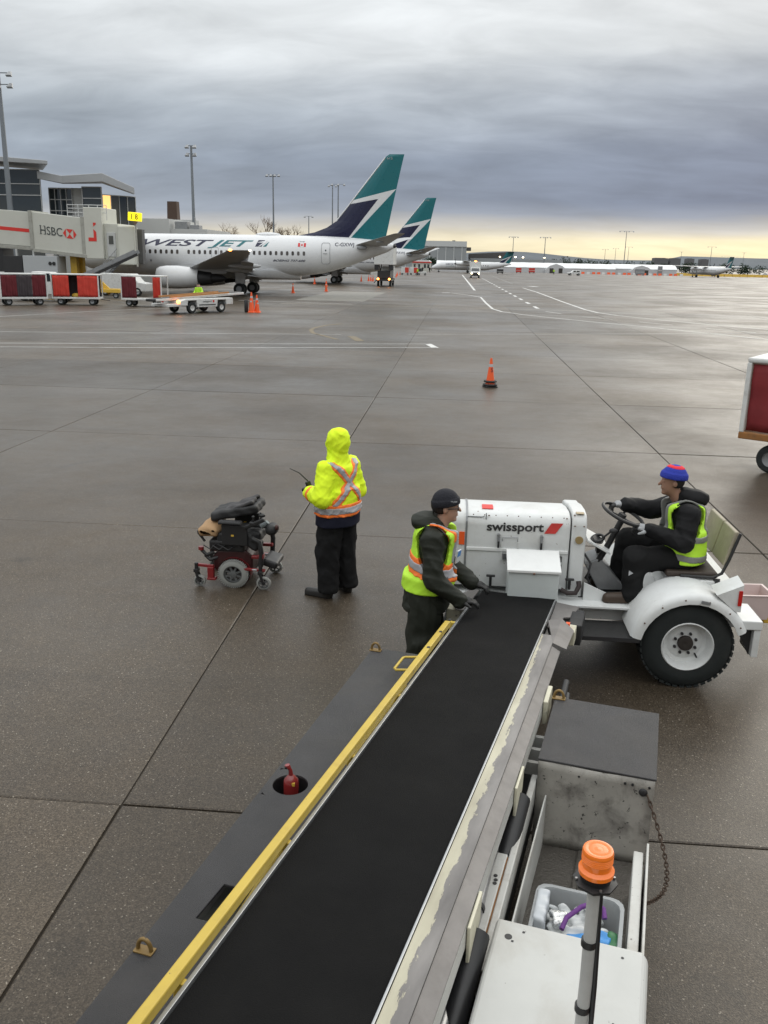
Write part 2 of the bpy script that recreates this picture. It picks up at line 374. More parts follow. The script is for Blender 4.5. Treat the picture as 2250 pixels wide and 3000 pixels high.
# ================================================================== apron: concrete slabs, joints, painted lines
def concrete(name, joints=False):
    m = bpy.data.materials.new(name); m.use_nodes = True; t = m.node_tree; N = t.nodes; L = t.links
    b = N['Principled BSDF']; ge = N.new('ShaderNodeNewGeometry'); P = ge.outputs['Position']
    def nz(sc, det=5, rg=.6, mscale=None, dist=0.0):
        n = N.new('ShaderNodeTexNoise'); n.inputs['Scale'].default_value = sc; n.inputs['Detail'].default_value = det; n.inputs['Roughness'].default_value = rg
        n.inputs['Distortion'].default_value = dist
        if mscale:
            mp = N.new('ShaderNodeMapping'); mp.inputs['Scale'].default_value = mscale; L.new(P, mp.inputs[0]); L.new(mp.outputs[0], n.inputs[0])
        else: L.new(P, n.inputs[0])
        return n.outputs[0]
    def mth(op, a, c=None, clamp=False):
        n = N.new('ShaderNodeMath'); n.operation = op; n.use_clamp = clamp
        for i, v in enumerate((a, c)):
            if v is None: continue
            if isinstance(v, (int, float)): n.inputs[i].default_value = v
            else: L.new(v, n.inputs[i])
        return n.outputs[0]
    def ramp(f, st):
        n = N.new('ShaderNodeValToRGB'); cr = n.color_ramp
        while len(cr.elements) < len(st): cr.elements.new(.5)
        for e, (p, c) in zip(cr.elements, st): e.position = p; e.color = (*c, 1)
        L.new(f, n.inputs[0]); return n.outputs[0]
    def mul(a, c):
        n = N.new('ShaderNodeMix'); n.data_type = 'RGBA'; n.blend_type = 'MULTIPLY'; n.inputs[0].default_value = 1
        L.new(a, n.inputs[6]); L.new(c, n.inputs[7]); return n.outputs[2]
    vo = N.new('ShaderNodeTexVoronoi'); vo.inputs['Scale'].default_value = 135; L.new(P, vo.inputs[0])
    sp = N.new('ShaderNodeSeparateColor'); L.new(vo.outputs['Color'], sp.inputs[0])
    agg = ramp(sp.outputs[0], [(0, (.033, .0245, .0158)), (.5, (.060, .0455, .0305)), (.93, (.092, .072, .051)), (.985, (.12, .098, .073)), (1.0, (.29, .255, .205))])
    big = nz(.35, 6, .6); mid = nz(3.2, 6, .65)
    v = mth('MULTIPLY', mth('ADD', mth('MULTIPLY', big, 1.1), .45), mth('ADD', mth('MULTIPLY', mid, .5), .75))
    oi = N.new('ShaderNodeObjectInfo')
    v = mth('MULTIPLY', v, mth('ADD', mth('MULTIPLY', oi.outputs['Random'], .56), .72))
    # oil and tyre streaks running across the stand
    st = mth('MULTIPLY', mth('SUBTRACT', nz(.55, 6, .66, (.22, 1.9, 1), .5), .56), 5, True)
    v = mth('MULTIPLY', v, mth('SUBTRACT', 1.0, mth('MULTIPLY', st, .30)))
    sp_ = mth('MULTIPLY', mth('SUBTRACT', nz(.9, 5, .55, None, .6), .66), 14, True); v = mth('MULTIPLY', v, mth('SUBTRACT', 1.0, mth('MULTIPLY', sp_, .38)))
    if joints:
        sx_ = N.new('ShaderNodeSeparateXYZ'); L.new(P, sx_.inputs[0]); cell = []
        for k, o in ((0, 2.08), (1, -4.9)):
            q = mth('DIVIDE', mth('ADD', sx_.outputs[k], o), 6.1); cell.append(mth('FLOOR', q))
            d = mth('ABSOLUTE', mth('SUBTRACT', mth('FRACT', q), .5)); v = mth('MULTIPLY', v, mth('SUBTRACT', 1.0, mth('MULTIPLY', mth('GREATER_THAN', d, .4965), .55)))
        cb = N.new('ShaderNodeCombineXYZ'); L.new(cell[0], cb.inputs[0]); L.new(cell[1], cb.inputs[1])
        wn_ = N.new('ShaderNodeTexWhiteNoise'); L.new(cb.outputs[0], wn_.inputs[0])
        v = mth('MULTIPLY', v, mth('ADD', mth('MULTIPLY', wn_.outputs[0], .36), .82))
    cc = N.new('ShaderNodeCombineXYZ')
    for i in range(3): L.new(v, cc.inputs[i])
    L.new(mul(agg, cc.outputs[0]), b.inputs['Base Color'])
    wet = mth('MULTIPLY', mth('SUBTRACT', nz(.16, 5, .6), .38), 3.2, True)
    ro = mth('ADD', mth('MULTIPLY', wet, -.20), .52)
    L.new(mth('ADD', mth('MULTIPLY', wet, .34), .06), b.inputs['Coat Weight']); b.inputs['Coat Roughness'].default_value = .34; b.inputs['Coat IOR'].default_value = 1.33
    ro = mth('ADD', ro, mth('MULTIPLY', mth('SUBTRACT', mid, .5), .25), True)
    L.new(ro, b.inputs['Roughness']); b.inputs['Specular IOR Level'].default_value = .32
    bp = N.new('ShaderNodeBump'); bp.inputs['Strength'].default_value = .30; bp.inputs['Distance'].default_value = .004
    L.new(vo.outputs['Distance'], bp.inputs['Height']); L.new(bp.outputs[0], b.inputs['Normal'])
    return m
CONC = concrete('wet exposed aggregate concrete'); CONCF = concrete('wet concrete seen far off', True)
SEAL = M('joint sealant', (.026, .0215, .017), .85, spec=.08)
apron = thing('apron', 'apron', 'ground'); del apron['label']; del apron['category']; structure(apron)
g = MB()
GX0, GY0, S = -2.08, 4.9, 6.1
NX, NY = (-8, 6), (-2, 11)          # slabs built one by one; beyond them the sheet takes over
bx0, bx1 = GX0+NX[0]*S, GX0+NX[1]*S; by0, by1 = GY0+NY[0]*S, GY0+NY[1]*S
far_ = 9000
for (x0, x1, y0, y1) in ((-far_, bx0, -600, far_), (bx1, far_, -600, far_), (bx0, bx1, by1, far_), (bx0, bx1, -600, by0)):
    g.quad((x0, y0, 0), (x1, y0, 0), (x1, y1, 0), (x0, y1, 0))
gs = g.build('ground_sheet', CONCF, apron)
jb = MB(); jb.quad((bx0, by0, -.014), (bx1, by0, -.014), (bx1, by1, -.014), (bx0, by1, -.014)); jb.build('joint_bed', SEAL, apron)
sm = MB(); q = S/2-.009; c_ = .010
sm.loft([[(-q, -q, -.02), (q, -q, -.02), (q, q, -.02), (-q, q, -.02)], [(-q, -q, -c_*.6), (q, -q, -c_*.6), (q, q, -c_*.6), (-q, q, -c_*.6)],
         [(-q+c_, -q+c_, 0), (q-c_, -q+c_, 0), (q-c_, q-c_, 0), (-q+c_, q-c_, 0)]])
slab0 = sm.build('concrete_slab', CONC, apron)
first = True
for i in range(NX[0], NX[1]):
    for j in range(NY[0], NY[1]):
        o = slab0 if first else slab0.copy()
        if not first: COL.objects.link(o)
        first = False; o.location = (GX0+(i+.5)*S, GY0+(j+.5)*S, -.002); o.rotation_euler = (R(random.uniform(-.07, .07)), R(random.uniform(-.06, .06)), 0)
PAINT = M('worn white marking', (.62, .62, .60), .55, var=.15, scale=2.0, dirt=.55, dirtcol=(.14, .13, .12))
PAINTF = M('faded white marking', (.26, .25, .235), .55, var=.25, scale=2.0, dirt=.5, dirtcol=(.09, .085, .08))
PAINTY = M('worn yellow marking', (.16, .12, .06), .55, var=.2, scale=2.0, dirt=.6, dirtcol=(.10, .09, .075))
PALE = M('pale dry concrete patch', (.20, .19, .165), .6, var=.2, scale=.6, dirt=.35, dirtcol=(.10, .095, .085))
def line(pts, w, mat=PAINT, name='painted_line'):
    pts = [Vector((p[0], p[1], 0)) for p in pts]; L_, R_ = [], []
    for i, p in enumerate(pts):
        d = (pts[min(i+1, len(pts)-1)]-pts[max(i-1, 0)]).normalized(); n = Vector((-d.y, d.x, 0))*w/2
        L_.append(p+n); R_.append(p-n)
    mb = MB(); z = Vector((0, 0, .005)); vs = [a+z for a in L_]+[a+z for a in R_]; k = len(pts)
    mb.add(vs, [(i, i+1, k+i+1, k+i) for i in range(k-1)])
    return mb.build(name, mat, apron)
line([(-20.8-12, 39.2-2.8), (-15.1, 40.5), (-8.5, 42.2), (-5.6, 43.0)], .10); line([(-2.4, 44.2), (2.8, 46.0), (9.0, 48.5), (17.5, 52.0), (30, 57)], .10)
line([(-24, 32.7), (-12.6, 35.6), (-1.2, 39.2)], .11); line([(-24, 31.1), (-12.1, 34.1), (-.8, 37.6)], .11); line([(-1.25, 39.3), (-.85, 37.45)], .30)
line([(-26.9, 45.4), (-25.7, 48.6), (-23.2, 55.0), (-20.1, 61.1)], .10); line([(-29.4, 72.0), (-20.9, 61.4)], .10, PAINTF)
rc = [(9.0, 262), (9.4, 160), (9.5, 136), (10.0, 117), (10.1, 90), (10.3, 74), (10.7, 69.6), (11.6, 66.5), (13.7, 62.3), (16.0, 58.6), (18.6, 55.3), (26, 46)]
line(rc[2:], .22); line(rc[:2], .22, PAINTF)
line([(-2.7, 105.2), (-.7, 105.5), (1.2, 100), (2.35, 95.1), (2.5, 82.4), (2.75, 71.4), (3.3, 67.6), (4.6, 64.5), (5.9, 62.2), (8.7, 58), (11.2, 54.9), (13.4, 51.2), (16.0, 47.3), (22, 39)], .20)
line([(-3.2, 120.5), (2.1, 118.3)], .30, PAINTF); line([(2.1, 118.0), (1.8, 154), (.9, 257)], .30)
for k in range(17):
    y0 = 73.8+k*8.4; x = 6.5-(y0-73.8)*.0085; line([(x, y0), (x-.03, y0+3.6)], .30)
for a, b_ in (((6.7, 69.5), (7.6, 67.0)), ((8.7, 63.8), (10.4, 61.4)), ((11.8, 59.4), (13.4, 57.1)), ((14.8, 54.7), (16.9, 52.2))): line([a, b_], .16)
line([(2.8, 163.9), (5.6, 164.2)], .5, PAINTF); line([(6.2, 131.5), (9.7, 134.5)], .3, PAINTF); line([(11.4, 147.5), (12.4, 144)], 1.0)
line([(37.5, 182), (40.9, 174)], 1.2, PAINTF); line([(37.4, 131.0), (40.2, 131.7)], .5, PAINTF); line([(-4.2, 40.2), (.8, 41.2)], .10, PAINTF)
line([(-6.5, 50.4), (-7.2, 48.7), (-7.5, 46.5), (-7.4, 45.0), (-7.0, 43.3), (-6.4, 42.2), (-5.4, 40.2)], .22, PAINTY); line([(-5.0, 42.2), (-4.3, 39.7)], .4, PAINTY)
line([(-18.5, 75.1), (-8.6, 73.0)], .25); line([(-1.9, 106.2), (-1.0, 106.0)], .8)
pp = MB(); pp.quad((-14.28, 78.2, .003), (-8.2, 78.2, .003), (-8.2, 102.4, .003), (-14.28, 102.4, .003)); pp.build('concrete_patch', PALE, apron)

# the aircraft we look out of stands right behind the viewpoint and shades the near apron
va = thing('viewing_aircraft', 'x', 'airplane', (0, -3.15, 0)); del va['label']; del va['category']; structure(va)
m = MB(); n_ = 36; m.loft([[(x, 1.88*math.cos(2*math.pi*j/n_), 3.65+2.0*math.sin(2*math.pi*j/n_)) for j in range(n_)] for x in (-16, -8, 0, 8, 14)]); m.build('fuselage', M('own aircraft white', (.62, .63, .64), .35, var=.04), va, smooth=40)
# ================================================================== jet airliners
PW = M('airliner white', (.70, .71, .72), .28, var=.03, scale=.6, dirt=.10, dirtcol=(.4, .39, .37))
PGREY = M('airliner grey', (.40, .41, .42), .35, var=.06, scale=1.0, dirt=.2)
TEAL = M('teal livery', (.004, .135, .155), .3, var=.10, scale=.8)
NAVY = M('navy livery', (.010, .012, .045), .3, var=.10, scale=.8)
CABIN = M('cabin window', (.085, .075, .070), .15, var=.25, scale=3, rnd=.35)
OUTL = M('door outline grey', (.36, .37, .38), .5)
FLAGR = M('flag red', (.62, .02, .02), .45)
# stations: x, centre z, half height, half width   (origin on the ground between the main wheels, nose towards -x)
ST = [(-17.05, 3.15, .05, .05), (-16.7, 3.17, .5, .5), (-15.9, 3.28, 1.0, 1.0), (-14.6, 3.48, 1.55, 1.5), (-13.1, 3.6, 1.88, 1.78), (-11, 3.65, 2.0, 1.88), (3.5, 3.65, 2.0, 1.88),
      (5.5, 3.71, 1.93, 1.82), (7.94, 3.86, 1.76, 1.62), (10.4, 4.16, 1.36, 1.25), (12.5, 4.47, .89, .80), (14.1, 4.67, .50, .42), (14.75, 4.75, .2, .18)]
def st_at(x):
    for a, b in zip(ST, ST[1:]):
        if a[0] <= x <= b[0]:
            t = (x-a[0])/(b[0]-a[0]); t2 = t*t*(3-2*t) if False else t
            return tuple(a[i]+(b[i]-a[i])*t2 for i in (1, 2, 3))
def surf(x, z, off=.012):
    zc, rz, ry = st_at(x); q = max(0.0, 1-((z-zc)/rz)**2)
    y = -ry*math.sqrt(q); n = Vector((0, y/ry**2, (z-zc)/rz**2)); n.normalize()
    return Vector((x, y, z)) + n*off
def wrap(name, vs, fs, x0, x1, z0, z1, mat, par, off=.014, strips=7):
    u0 = min(p[0] for p in vs); u1 = max(p[0] for p in vs)
    bm = bmesh.new(); bv = [bm.verts.new((x0+(p[0]-u0)/(u1-u0)*(x1-x0), 0, z0+p[1]*(z1-z0))) for p in vs]
    for f in fs:
        try: bm.faces.new([bv[i] for i in f])
        except ValueError: pass
    za = min(v.co.z for v in bm.verts); zb = max(v.co.z for v in bm.verts)
    for k in range(1, strips):
        bmesh.ops.bisect_plane(bm, geom=bm.verts[:]+bm.edges[:]+bm.faces[:], plane_co=(0, 0, za+(zb-za)*k/strips), plane_no=(0, 0, 1))
    for v in bm.verts: v.co = surf(v.co.x, v.co.z, off)
    me = bpy.data.meshes.new(name); bm.to_mesh(me); bm.free(); me.materials.append(mat)
    o = bpy.data.objects.new(name, me); COL.objects.link(o); o.parent = par; return o
def wing_sec(x0, x1, z, t, y, n=9, droop=.0):
    up, lo = [], []
    for i in range(n):
        u = (1-math.cos(math.pi*i/(n-1)))/2; th = t*2.6*(.2969*math.sqrt(u)-.126*u-.3516*u*u+.2843*u**3-.1036*u**4)
        x = x0+(x1-x0)*u; up.append((x, y, z+th*1.15-droop*u*u)); lo.append((x, y, z-th*.85-droop*u*u))
    return up+lo[-2:0:-1]
def airliner(reg, label):
    root = thing('jet_airliner', label, 'airplane', group='parked jet airliners')
    n = 40; xs = sorted(set([s[0] for s in ST]+[-9, -6, -3, 0, 2, 4.5, 6.7, 9.2, 11.4, 13.3])); mb = MB(); rings = []
    for x in xs:
        zc, rz, ry = st_at(x); rings.append([(x, ry*math.cos(2*math.pi*j/n), zc+rz*math.sin(2*math.pi*j/n)) for j in range(n)])
    mb.loft(rings); fus = mb.build('fuselage', PW, root, smooth=40)
    bl = MB(); bl.loft([[(x, sy*(1.75 if s_ else .4), 1.55+(.0 if k == 0 else .55)*0+dz) for (sy, dz) in ((-1, .75), (-.8, .1), (-.4, -.12), (.4, -.12), (.8, .1), (1, .75))] for k, (x, s_) in enumerate(((-6.5, 0), (-5, 1), (3.0, 1), (5.6, 0)))]); bl.build('belly_fairing', PW, fus, smooth=50)
    ant = MB(); ant.ell((2.4, 0, 5.66), (1.25, .45, .24)); ant.build('antenna_fairing', PW, fus, smooth=60)
    # fin, cut along the livery lines and coloured face by face
    X = lambda x: x+21.2
    prof = [(5.15, X(-16.9), X(-7.35)), (5.6, X(-15.97), X(-7.2)), (5.95, X(-14.2), X(-7.13)), (6.4, X(-13.0), X(-7.03)), (7.05, X(-12.0), X(-6.9)), (8.5, X(-10.8), X(-6.6)), (10.0, X(-9.6), X(-6.27)), (12.0, X(-7.98), X(-5.83)), (12.9, X(-7.28), X(-5.62)), (13.1, X(-6.98), X(-5.57))]
    mb = MB(); rings = []
    for z, le, te in prof:
        m_ = 8; c = te-le; up, lo = [], []; th = min(.36, .075*c+.06)*(1 if z < 13 else .4)
        for i in range(m_+1):
            u = i/m_; w = th*.5*(math.sin(math.pi*min(u*1.5, 1))*.5+.5 if u < .33 else 1-(u-.33)/.67*.92) if u > 0 else .01
            if u > 0 and u < .33: w = th*.5*math.sqrt(u/.33)
            up.append((le+c*u, -w, z)); lo.append((le+c*u, w, z))
        rings.append(up+lo[::-1])
    mb.loft(rings); fin = mb.build('fin', [TEAL, NAVY, PW], root)
    me = fin.data; bm = bmesh.new(); bm.from_mesh(me)
    lines = [((-10.42, 8.94), (-6.28, 10.0)), ((-10.73, 8.58), (-7.99, 9.08)), ((-7.99, 9.08), (-10.83, 5.51)), ((-6.28, 10.0), (-10.59, 5.52))]
    for (a, b) in lines:
        d = Vector((b[0]-a[0], 0, b[1]-a[1])); bmesh.ops.bisect_plane(bm, geom=bm.verts[:]+bm.edges[:]+bm.faces[:], plane_co=(X(a[0]), 0, a[1]), plane_no=(-d.z, 0, d.x))
    def sidev(l, x, z):
        (ax, az), (bx, bz) = l; return (bx-ax)*(z-az)-(bz-az)*(x-X(ax))
    for f in bm.faces:
        c = f.calc_center_median(); x, z = c.x, c.z
        if sidev(lines[0], x, z) > 0: mi = 0
        elif sidev(lines[3], x, z) > 0: mi = 0
        elif sidev(lines[1], x, z) < 0 and sidev(lines[2], x, z) < 0: mi = 1
        else: mi = 2
        f.material_index = mi
    bm.to_mesh(me); bm.free()
    le = MB(); le.tube([(X(x)-.02, 0, z) for z, x in ((7.0, -12.06), (8.5, -10.82), (10.0, -9.62), (12.0, -8.0), (12.8, -7.36))], .07, 6); le.build('leading_edge', PW, fin, smooth=60)
    text_on('tail_number', '613', .24, PGREY, fin, (X(-7.2), -.13, 12.62), (1, 0, 0), (0, 0, 1), width=.5)
    # tailplanes
    for s in (-1, 1):
        mb = MB(); mb.loft([wing_sec(X(-10.2), X(-7.0), 4.75, .30, s*.6), wing_sec(X(-9.9), X(-6.95), 4.85, .28, s*1.2), wing_sec(X(-5.95), X(-4.95), 5.72, .12, s*7.0), wing_sec(X(-5.6), X(-5.0), 5.76, .04, s*7.2)])
        tp = mb.build('tailplane', PGREY, root, smooth=40)
        
        for q_ in (((X(-9.4), s*1.35, 4.55), (.5, .09, .22)), ((X(-7.4), s*4.2, 5.05), (.4, .08, .10))):
            fb = MB(); fb.ell(*q_); fb.build('hinge_fairing', GREYM, tp, smooth=60)
    # wings
    for s in (-1, 1):
        w = MB(); w.loft([wing_sec(X(-28.4), X(-20.3), 2.15, 1.0, s*1.2), wing_sec(X(-27.3), X(-20.0), 2.2, .95, s*1.9), wing_sec(X(-25.0), X(-19.7), 2.55, .62, s*5.6), wing_sec(X(-18.5), X(-16.75), 3.98, .20, s*17.0), wing_sec(X(-18.0), X(-16.8), 4.02, .05, s*17.25)])
        wing = w.build('wing', PGREY, root, smooth=40)
        for k, (dx, dz, y0, y1) in enumerate(((.45, -.28, 2.0, 5.3), (.95, -.62, 2.1, 5.2), (.42, -.22, 6.2, 12.2))):
            f = MB(); e0 = (X(-19.95)+dx, 2.15+dz) if k < 2 else (X(-19.45)+dx, 2.62+dz); e1 = (X(-19.72)+dx, 2.5+dz) if k < 2 else (X(-17.95)+dx, 3.38+dz)
            f.loft([wing_sec(e0[0]-1.25, e0[0], e0[1], .24, s*y0, 7, .18), wing_sec(e1[0]-1.05, e1[0], e1[1], .18, s*y1, 7, .15)]); f.build('flap', PGREY, wing, smooth=40)
        for y_, x_, z_ in ((6.6, -20.2, 2.35), (9.8, -18.9, 2.75)):
            f = MB(); f.ell((X(x_), s*y_, z_), (1.5, .16, .24)); f.build('flap_track_fairing', PGREY, wing, smooth=60)
        nl = MB(); nl.ell((X(-18.3), s*17.1, 4.02), (.16, .10, .08)); nl.build('navigation_light', LAMPO if s < 0 else LAMPW, wing, smooth=60)
        nl = MB(); nl.ell((X(-16.7), s*17.1, 4.02), (.10, .08, .06)); nl.build('tip_light', LAMPW, wing, smooth=60)
        # engine
        e = MB(); oc = (X(-28.45), s*4.83, 1.56); pr = [(0, .80), (.06, .90), (.25, 1.0), (.9, 1.09), (2.0, 1.10), (3.1, 1.02), (4.0, .86), (4.0, .78), (3.0, .78), (1.2, .78), (.3, .74), (0, .80)]
        rings = []
        for h, r in pr:
            ring = []
            for j in range(32):
                a = 2*math.pi*j/32; zz = r*math.sin(a); zz = zz*.93 if zz < 0 else zz
                ring.append((oc[0]+h, oc[1]+r*math.cos(a), oc[2]+zz))
            rings.append(ring)
        e.loft(rings, cap=False); eng = e.build('engine', PW, root, smooth=35)
        lip = MB(); lip.torus((oc[0]+.03, oc[1], oc[2]), (1, 0, 0), .84, .06); lip.build('inlet_lip', STEEL, eng, smooth=60)
        fan = MB(); fan.rev([(.0, .02), (.35, .24), (.4, .74)], (oc[0]+.5, oc[1], oc[2]), (1, 0, 0), 24); fan.build('fan', DARKM, eng, smooth=40)
        c = MB(); c.rev([(3.2, .74), (4.1, .70), (5.2, .56), (5.25, .44), (6.2, .30), (6.6, .06)], oc, (1, 0, 0), 24); c.build('exhaust_core', DARKM, eng, smooth=40)
        p = MB(); p.loft([[(oc[0]+a, oc[1]-t_, z0), (oc[0]+a, oc[1]+t_, z0), (oc[0]+a+.2, oc[1]+t_, z1), (oc[0]+a+.2, oc[1]-t_, z1)] for a, z0, z1, t_ in ((1.6, 2.5, 2.66, .05), (3.2, 2.3, 2.85, .2), (4.8, 1.95, 2.7, .2), (6.6, 2.0, 2.45, .06))]); p.build('pylon', PGREY, eng, smooth=40)
        # main gear
        lg = MB(); lg.cyl((.15, s*2.75, .56), (.15, s*2.6, 2.3), .11, n=10); lg.cyl((.15, s*2.35, .56), (.15, s*3.25, .56), .09, n=10); lg.bar((.15, s*2.7, 1.1), (1.0, s*2.2, 2.1), .08, .08)
        gear = lg.build('main_gear', GREYM, root, smooth=40)
        for dy in (-.43, .43):
            wh = MB(); wh.rev([(-.19, .30), (-.19, .45), (-.12, .55), (.12, .55), (.19, .45), (.19, .30)], (.15, s*2.78+dy, .55), (0, 1, 0), 24); tyre = wh.build('wheel', RUBBER, gear, smooth=35)
            hb = MB(); hb.rev([(-.20, .28), (-.13, .22), (-.15, .05), (.15, .05), (.13, .22), (.20, .28)], (.15, s*2.78+dy, .55), (0, 1, 0), 16); hb.build('hub', GREYM, gear, smooth=35)
        gd = MB(); gd.box((.2, s*2.95, 1.55), (1.0, .04, 1.0)); gd.build('gear_door', PW, gear, bevel=.02)
    ng = MB(); ng.cyl((-12.6, 0, .35), (-12.6, 0, 1.9), .08, n=10)
    for dy in (-.2, .2): ng.rev([(-.1, .2), (-.1, .29), (.1, .29), (.1, .2)], (-12.6, dy, .34), (0, 1, 0), 16)
    ng.build('nose_gear', DARKM, root, smooth=35)
    cone = MB(); cone.rev([(0, .2), (.25, .17), (.30, .1)], (14.7, 0, 4.75), (1, 0, .1), 16); cone.build('exhaust_outlet', DARKM, root, smooth=40)
    sk = MB(); sk.prism([(7.7, 2.02), (8.5, 2.15), (8.1, 1.92)], 'y', -.05, .05); sk.build('tail_skid', GREYM, root)
    # cabin windows, one object each
    wm = MB(); k = 12; pts = []
    for j in range(k):
        a = 2*math.pi*j/k; ca, sa = math.cos(a), math.sin(a)
        pts.append((.125*math.copysign(abs(ca)**.6, ca), .20*math.copysign(abs(sa)**.6, sa)))
    wm.prism([(p[0], p[1]) for p in pts], 'y', -.012, .02); w0 = None
    xw = [-30.68-.543*i for i in range(4, 0, -1)]+[-30.68+.543*i for i in range(7)]+[-26.29+.5385*i for i in range(22)]
    for i, x in enumerate(xw):
        if w0 is None: o = w0 = wm.build('cabin_window', CABIN, fus)
        else: o = w0.copy(); COL.objects.link(o)
        p = surf(X(x), 3.93, .0); o.location = p; o.rotation_euler = (-R(4), 0, 0)
    # doors
    def door(x0, x1, z0, z1, name, r=.16, t=.035):
        pts = [(x0+r, z0), (x1-r, z0), (x1-.3*r, z0+.3*r), (x1, z0+r), (x1, z1-r), (x1-.3*r, z1-.3*r), (x1-r, z1), (x0+r, z1), (x0+.3*r, z1-.3*r), (x0, z1-r), (x0, z0+r), (x0+.3*r, z0+.3*r)]
        P = []
        for a, b in zip(pts, pts[1:]+pts[:1]): P += [(a[0]+(b[0]-a[0])*i/4, a[1]+(b[1]-a[1])*i/4) for i in range(4)]
        mb = MB(); mb.tube([surf(p[0], p[1], 0) for p in P], t, 5, True); return mb.build(name, OUTL, fus, smooth=60)
    d = door(X(-13.3), X(-12.5), 3.02, 4.95, 'door')
    hd = MB(); hd.box(surf(X(-12.95), 3.95, .02), (.42, .03, .05)); hd.build('handle', GREYM, d)
    pv = MB(); pv.ell(surf(X(-12.9), 4.25, .0), (.07, .03, .09)); pv.build('pane', GLASS, d)
    door(X(-24.05), X(-23.35), 3.4, 4.4, 'emergency_exit', .14, .022)
    sd = MB(); sd.ell(surf(X(-30.1), 3.1, 0), (.1, .03, .12)); sd.build('static_port', GREYM, fus)
    # lettering and flag
    v, f = text_mesh('WEST', 1, shear=.42, bold=.028); wrap('lettering', v, f, X(-30.9), X(-23.85), 4.50, 5.08, NAVY, fus)
    v, f = text_mesh('JET', 1, shear=.42, bold=.028); wrap('lettering', v, f, X(-24.45), X(-19.95), 4.50, 5.08, TEAL, fus)
    def para(x0, x1, z0, z1, sh, mat, name='emblem'): wrap(name, [(0, 0), (1, 0), (1+sh, 1), (sh, 1)], [(0, 1, 2, 3)], X(x0), X(x1), z0, z1, mat, fus, strips=5)
    para(-19.75, -18.85, 4.52, 5.12, .42, NAVY); wrap('emblem', [(0, 0), (.55, 0), (1, .8)], [(0, 1, 2)], X(-19.0), X(-18.4), 4.52, 5.12, TEAL, fus, .016, 5)
    wrap('emblem', [(0, .62), (1, .95), (.8, .55), (.3, .0), (.2, .0), (.62, .60)], [(0, 1, 2, 5), (5, 2, 3, 4)], X(-19.7), X(-18.55), 4.52, 5.12, PW, fus, .022, 5)
    v, f = text_mesh('BOEING 737-600', 1, shear=.4, bold=.02); wrap('lettering', v, f, X(-18.0), X(-14.85), 3.17, 3.35, NAVY, fus, strips=2)
    v, f = text_mesh(reg, 1, bold=.02); wrap('registration', v, f, X(-12.03), X(-10.2), 4.67, 4.99, NAVY, fus, strips=3)
    v, f = text_mesh('Proudly', 1, shear=.3); wrap('lettering', v, f, X(-15.45), X(-14.95), 5.0, 5.1, NAVY, fus, strips=2)
    for a, b, m_ in ((-15.58, -15.38, FLAGR), (-15.38, -15.02, PW), (-15.02, -14.82, FLAGR)): para(a, b, 4.55, 4.9, 0, m_, 'flag')
    wrap('maple_leaf', [(.5, 0), (.55, .2), (.9, .25), (1, .55), (.75, .6), (.5, 1), (.25, .6), (0, .55), (.1, .25), (.45, .2)], [tuple(range(10))], X(-15.33), X(-15.07), 4.6, 4.86, FLAGR, fus, .02, 3)
    return root
plane_a = airliner('C-GXWJ', 'white jet airliner with teal and navy fin, nearest, docked at the gate')
plane_a.location = (-21.2, 89.0, 0); plane_a.rotation_euler = (0, -R(.35), 0)
plane_b = airliner('C-FAWJ', 'white jet airliner behind the nearest one, only its tail half showing')
plane_b.scale = (.965,)*3; plane_b.location = (-3.95-15.55*.965, 139.0, 0)
# ================================================================== terminal, air bridge, gate signs
ROOFM = M('grey roof metal', (.36, .37, .38), .45, .2, var=.05, scale=.5)
WALLP = M('pale wall panel', (.50, .51, .50), .55, var=.06, scale=.6)
CREAM = M('cream air bridge panel', (.55, .555, .50), .5, var=.06, scale=.8, dirt=.22, dirtcol=(.33, .31, .26))
CREAMD = M('weathered cream trim', (.36, .36, .32), .55, var=.12, dirt=.35)
TGLASS = M('terminal glazing', (.020, .030, .036), .07, var=.25, scale=.5, spec=.8)
MULL = M('pale mullion', (.52, .53, .53), .5)
LITIN = M('lit interior', (1, .62, .25), .5, emit=.9, emitcol=(1.0, .55, .18))
ter = thing('terminal_building', 'glass fronted terminal with grey sloping roofs behind the air bridge', 'building', (-48, 104, 0))
def T(x, y, z): return (x+48, y-104, z)
def glazing(name, p0, p1, z0, z1, nx, zs, par, lit=None):
    """a wall of panes with frames between two plan points"""
    a, b = Vector((*p0, 0)), Vector((*p1, 0)); d = b-a; n = Vector((d.y, -d.x, 0)).normalized()
    rows = [z0]+list(zs)+[z1]; rot = math.atan2(d.y, d.x)
    fr = MB()
    for i in range(nx+1):
        c = a+d*i/nx; fr.box(T(c.x+n.x*.05, c.y+n.y*.05, (z0+z1)/2), (.07, .14, z1-z0), (0, 0, rot))
    for z in rows:
        c = a+d/2; fr.box(T(c.x+n.x*.09, c.y+n.y*.09, z), (d.length, .14, .09), (0, 0, rot))
    w = fr.build(name, MULL, par)
    for i in range(nx):
        for k in range(len(rows)-1):
            c = a+d*(i+.5)/nx; pm = MB(); zc = (rows[k]+rows[k+1])/2
            pm.box((0, 0, 0), (d.length/nx-.06, .05, rows[k+1]-rows[k]-.08))
            m_ = LITIN if lit and (i, k) in lit else TGLASS
            pm.build('pane', m_, w, loc=T(c.x, c.y, zc), rot=(R(random.uniform(-.4, .4)), 0, rot+R(random.uniform(-.5, .5))))
    return w
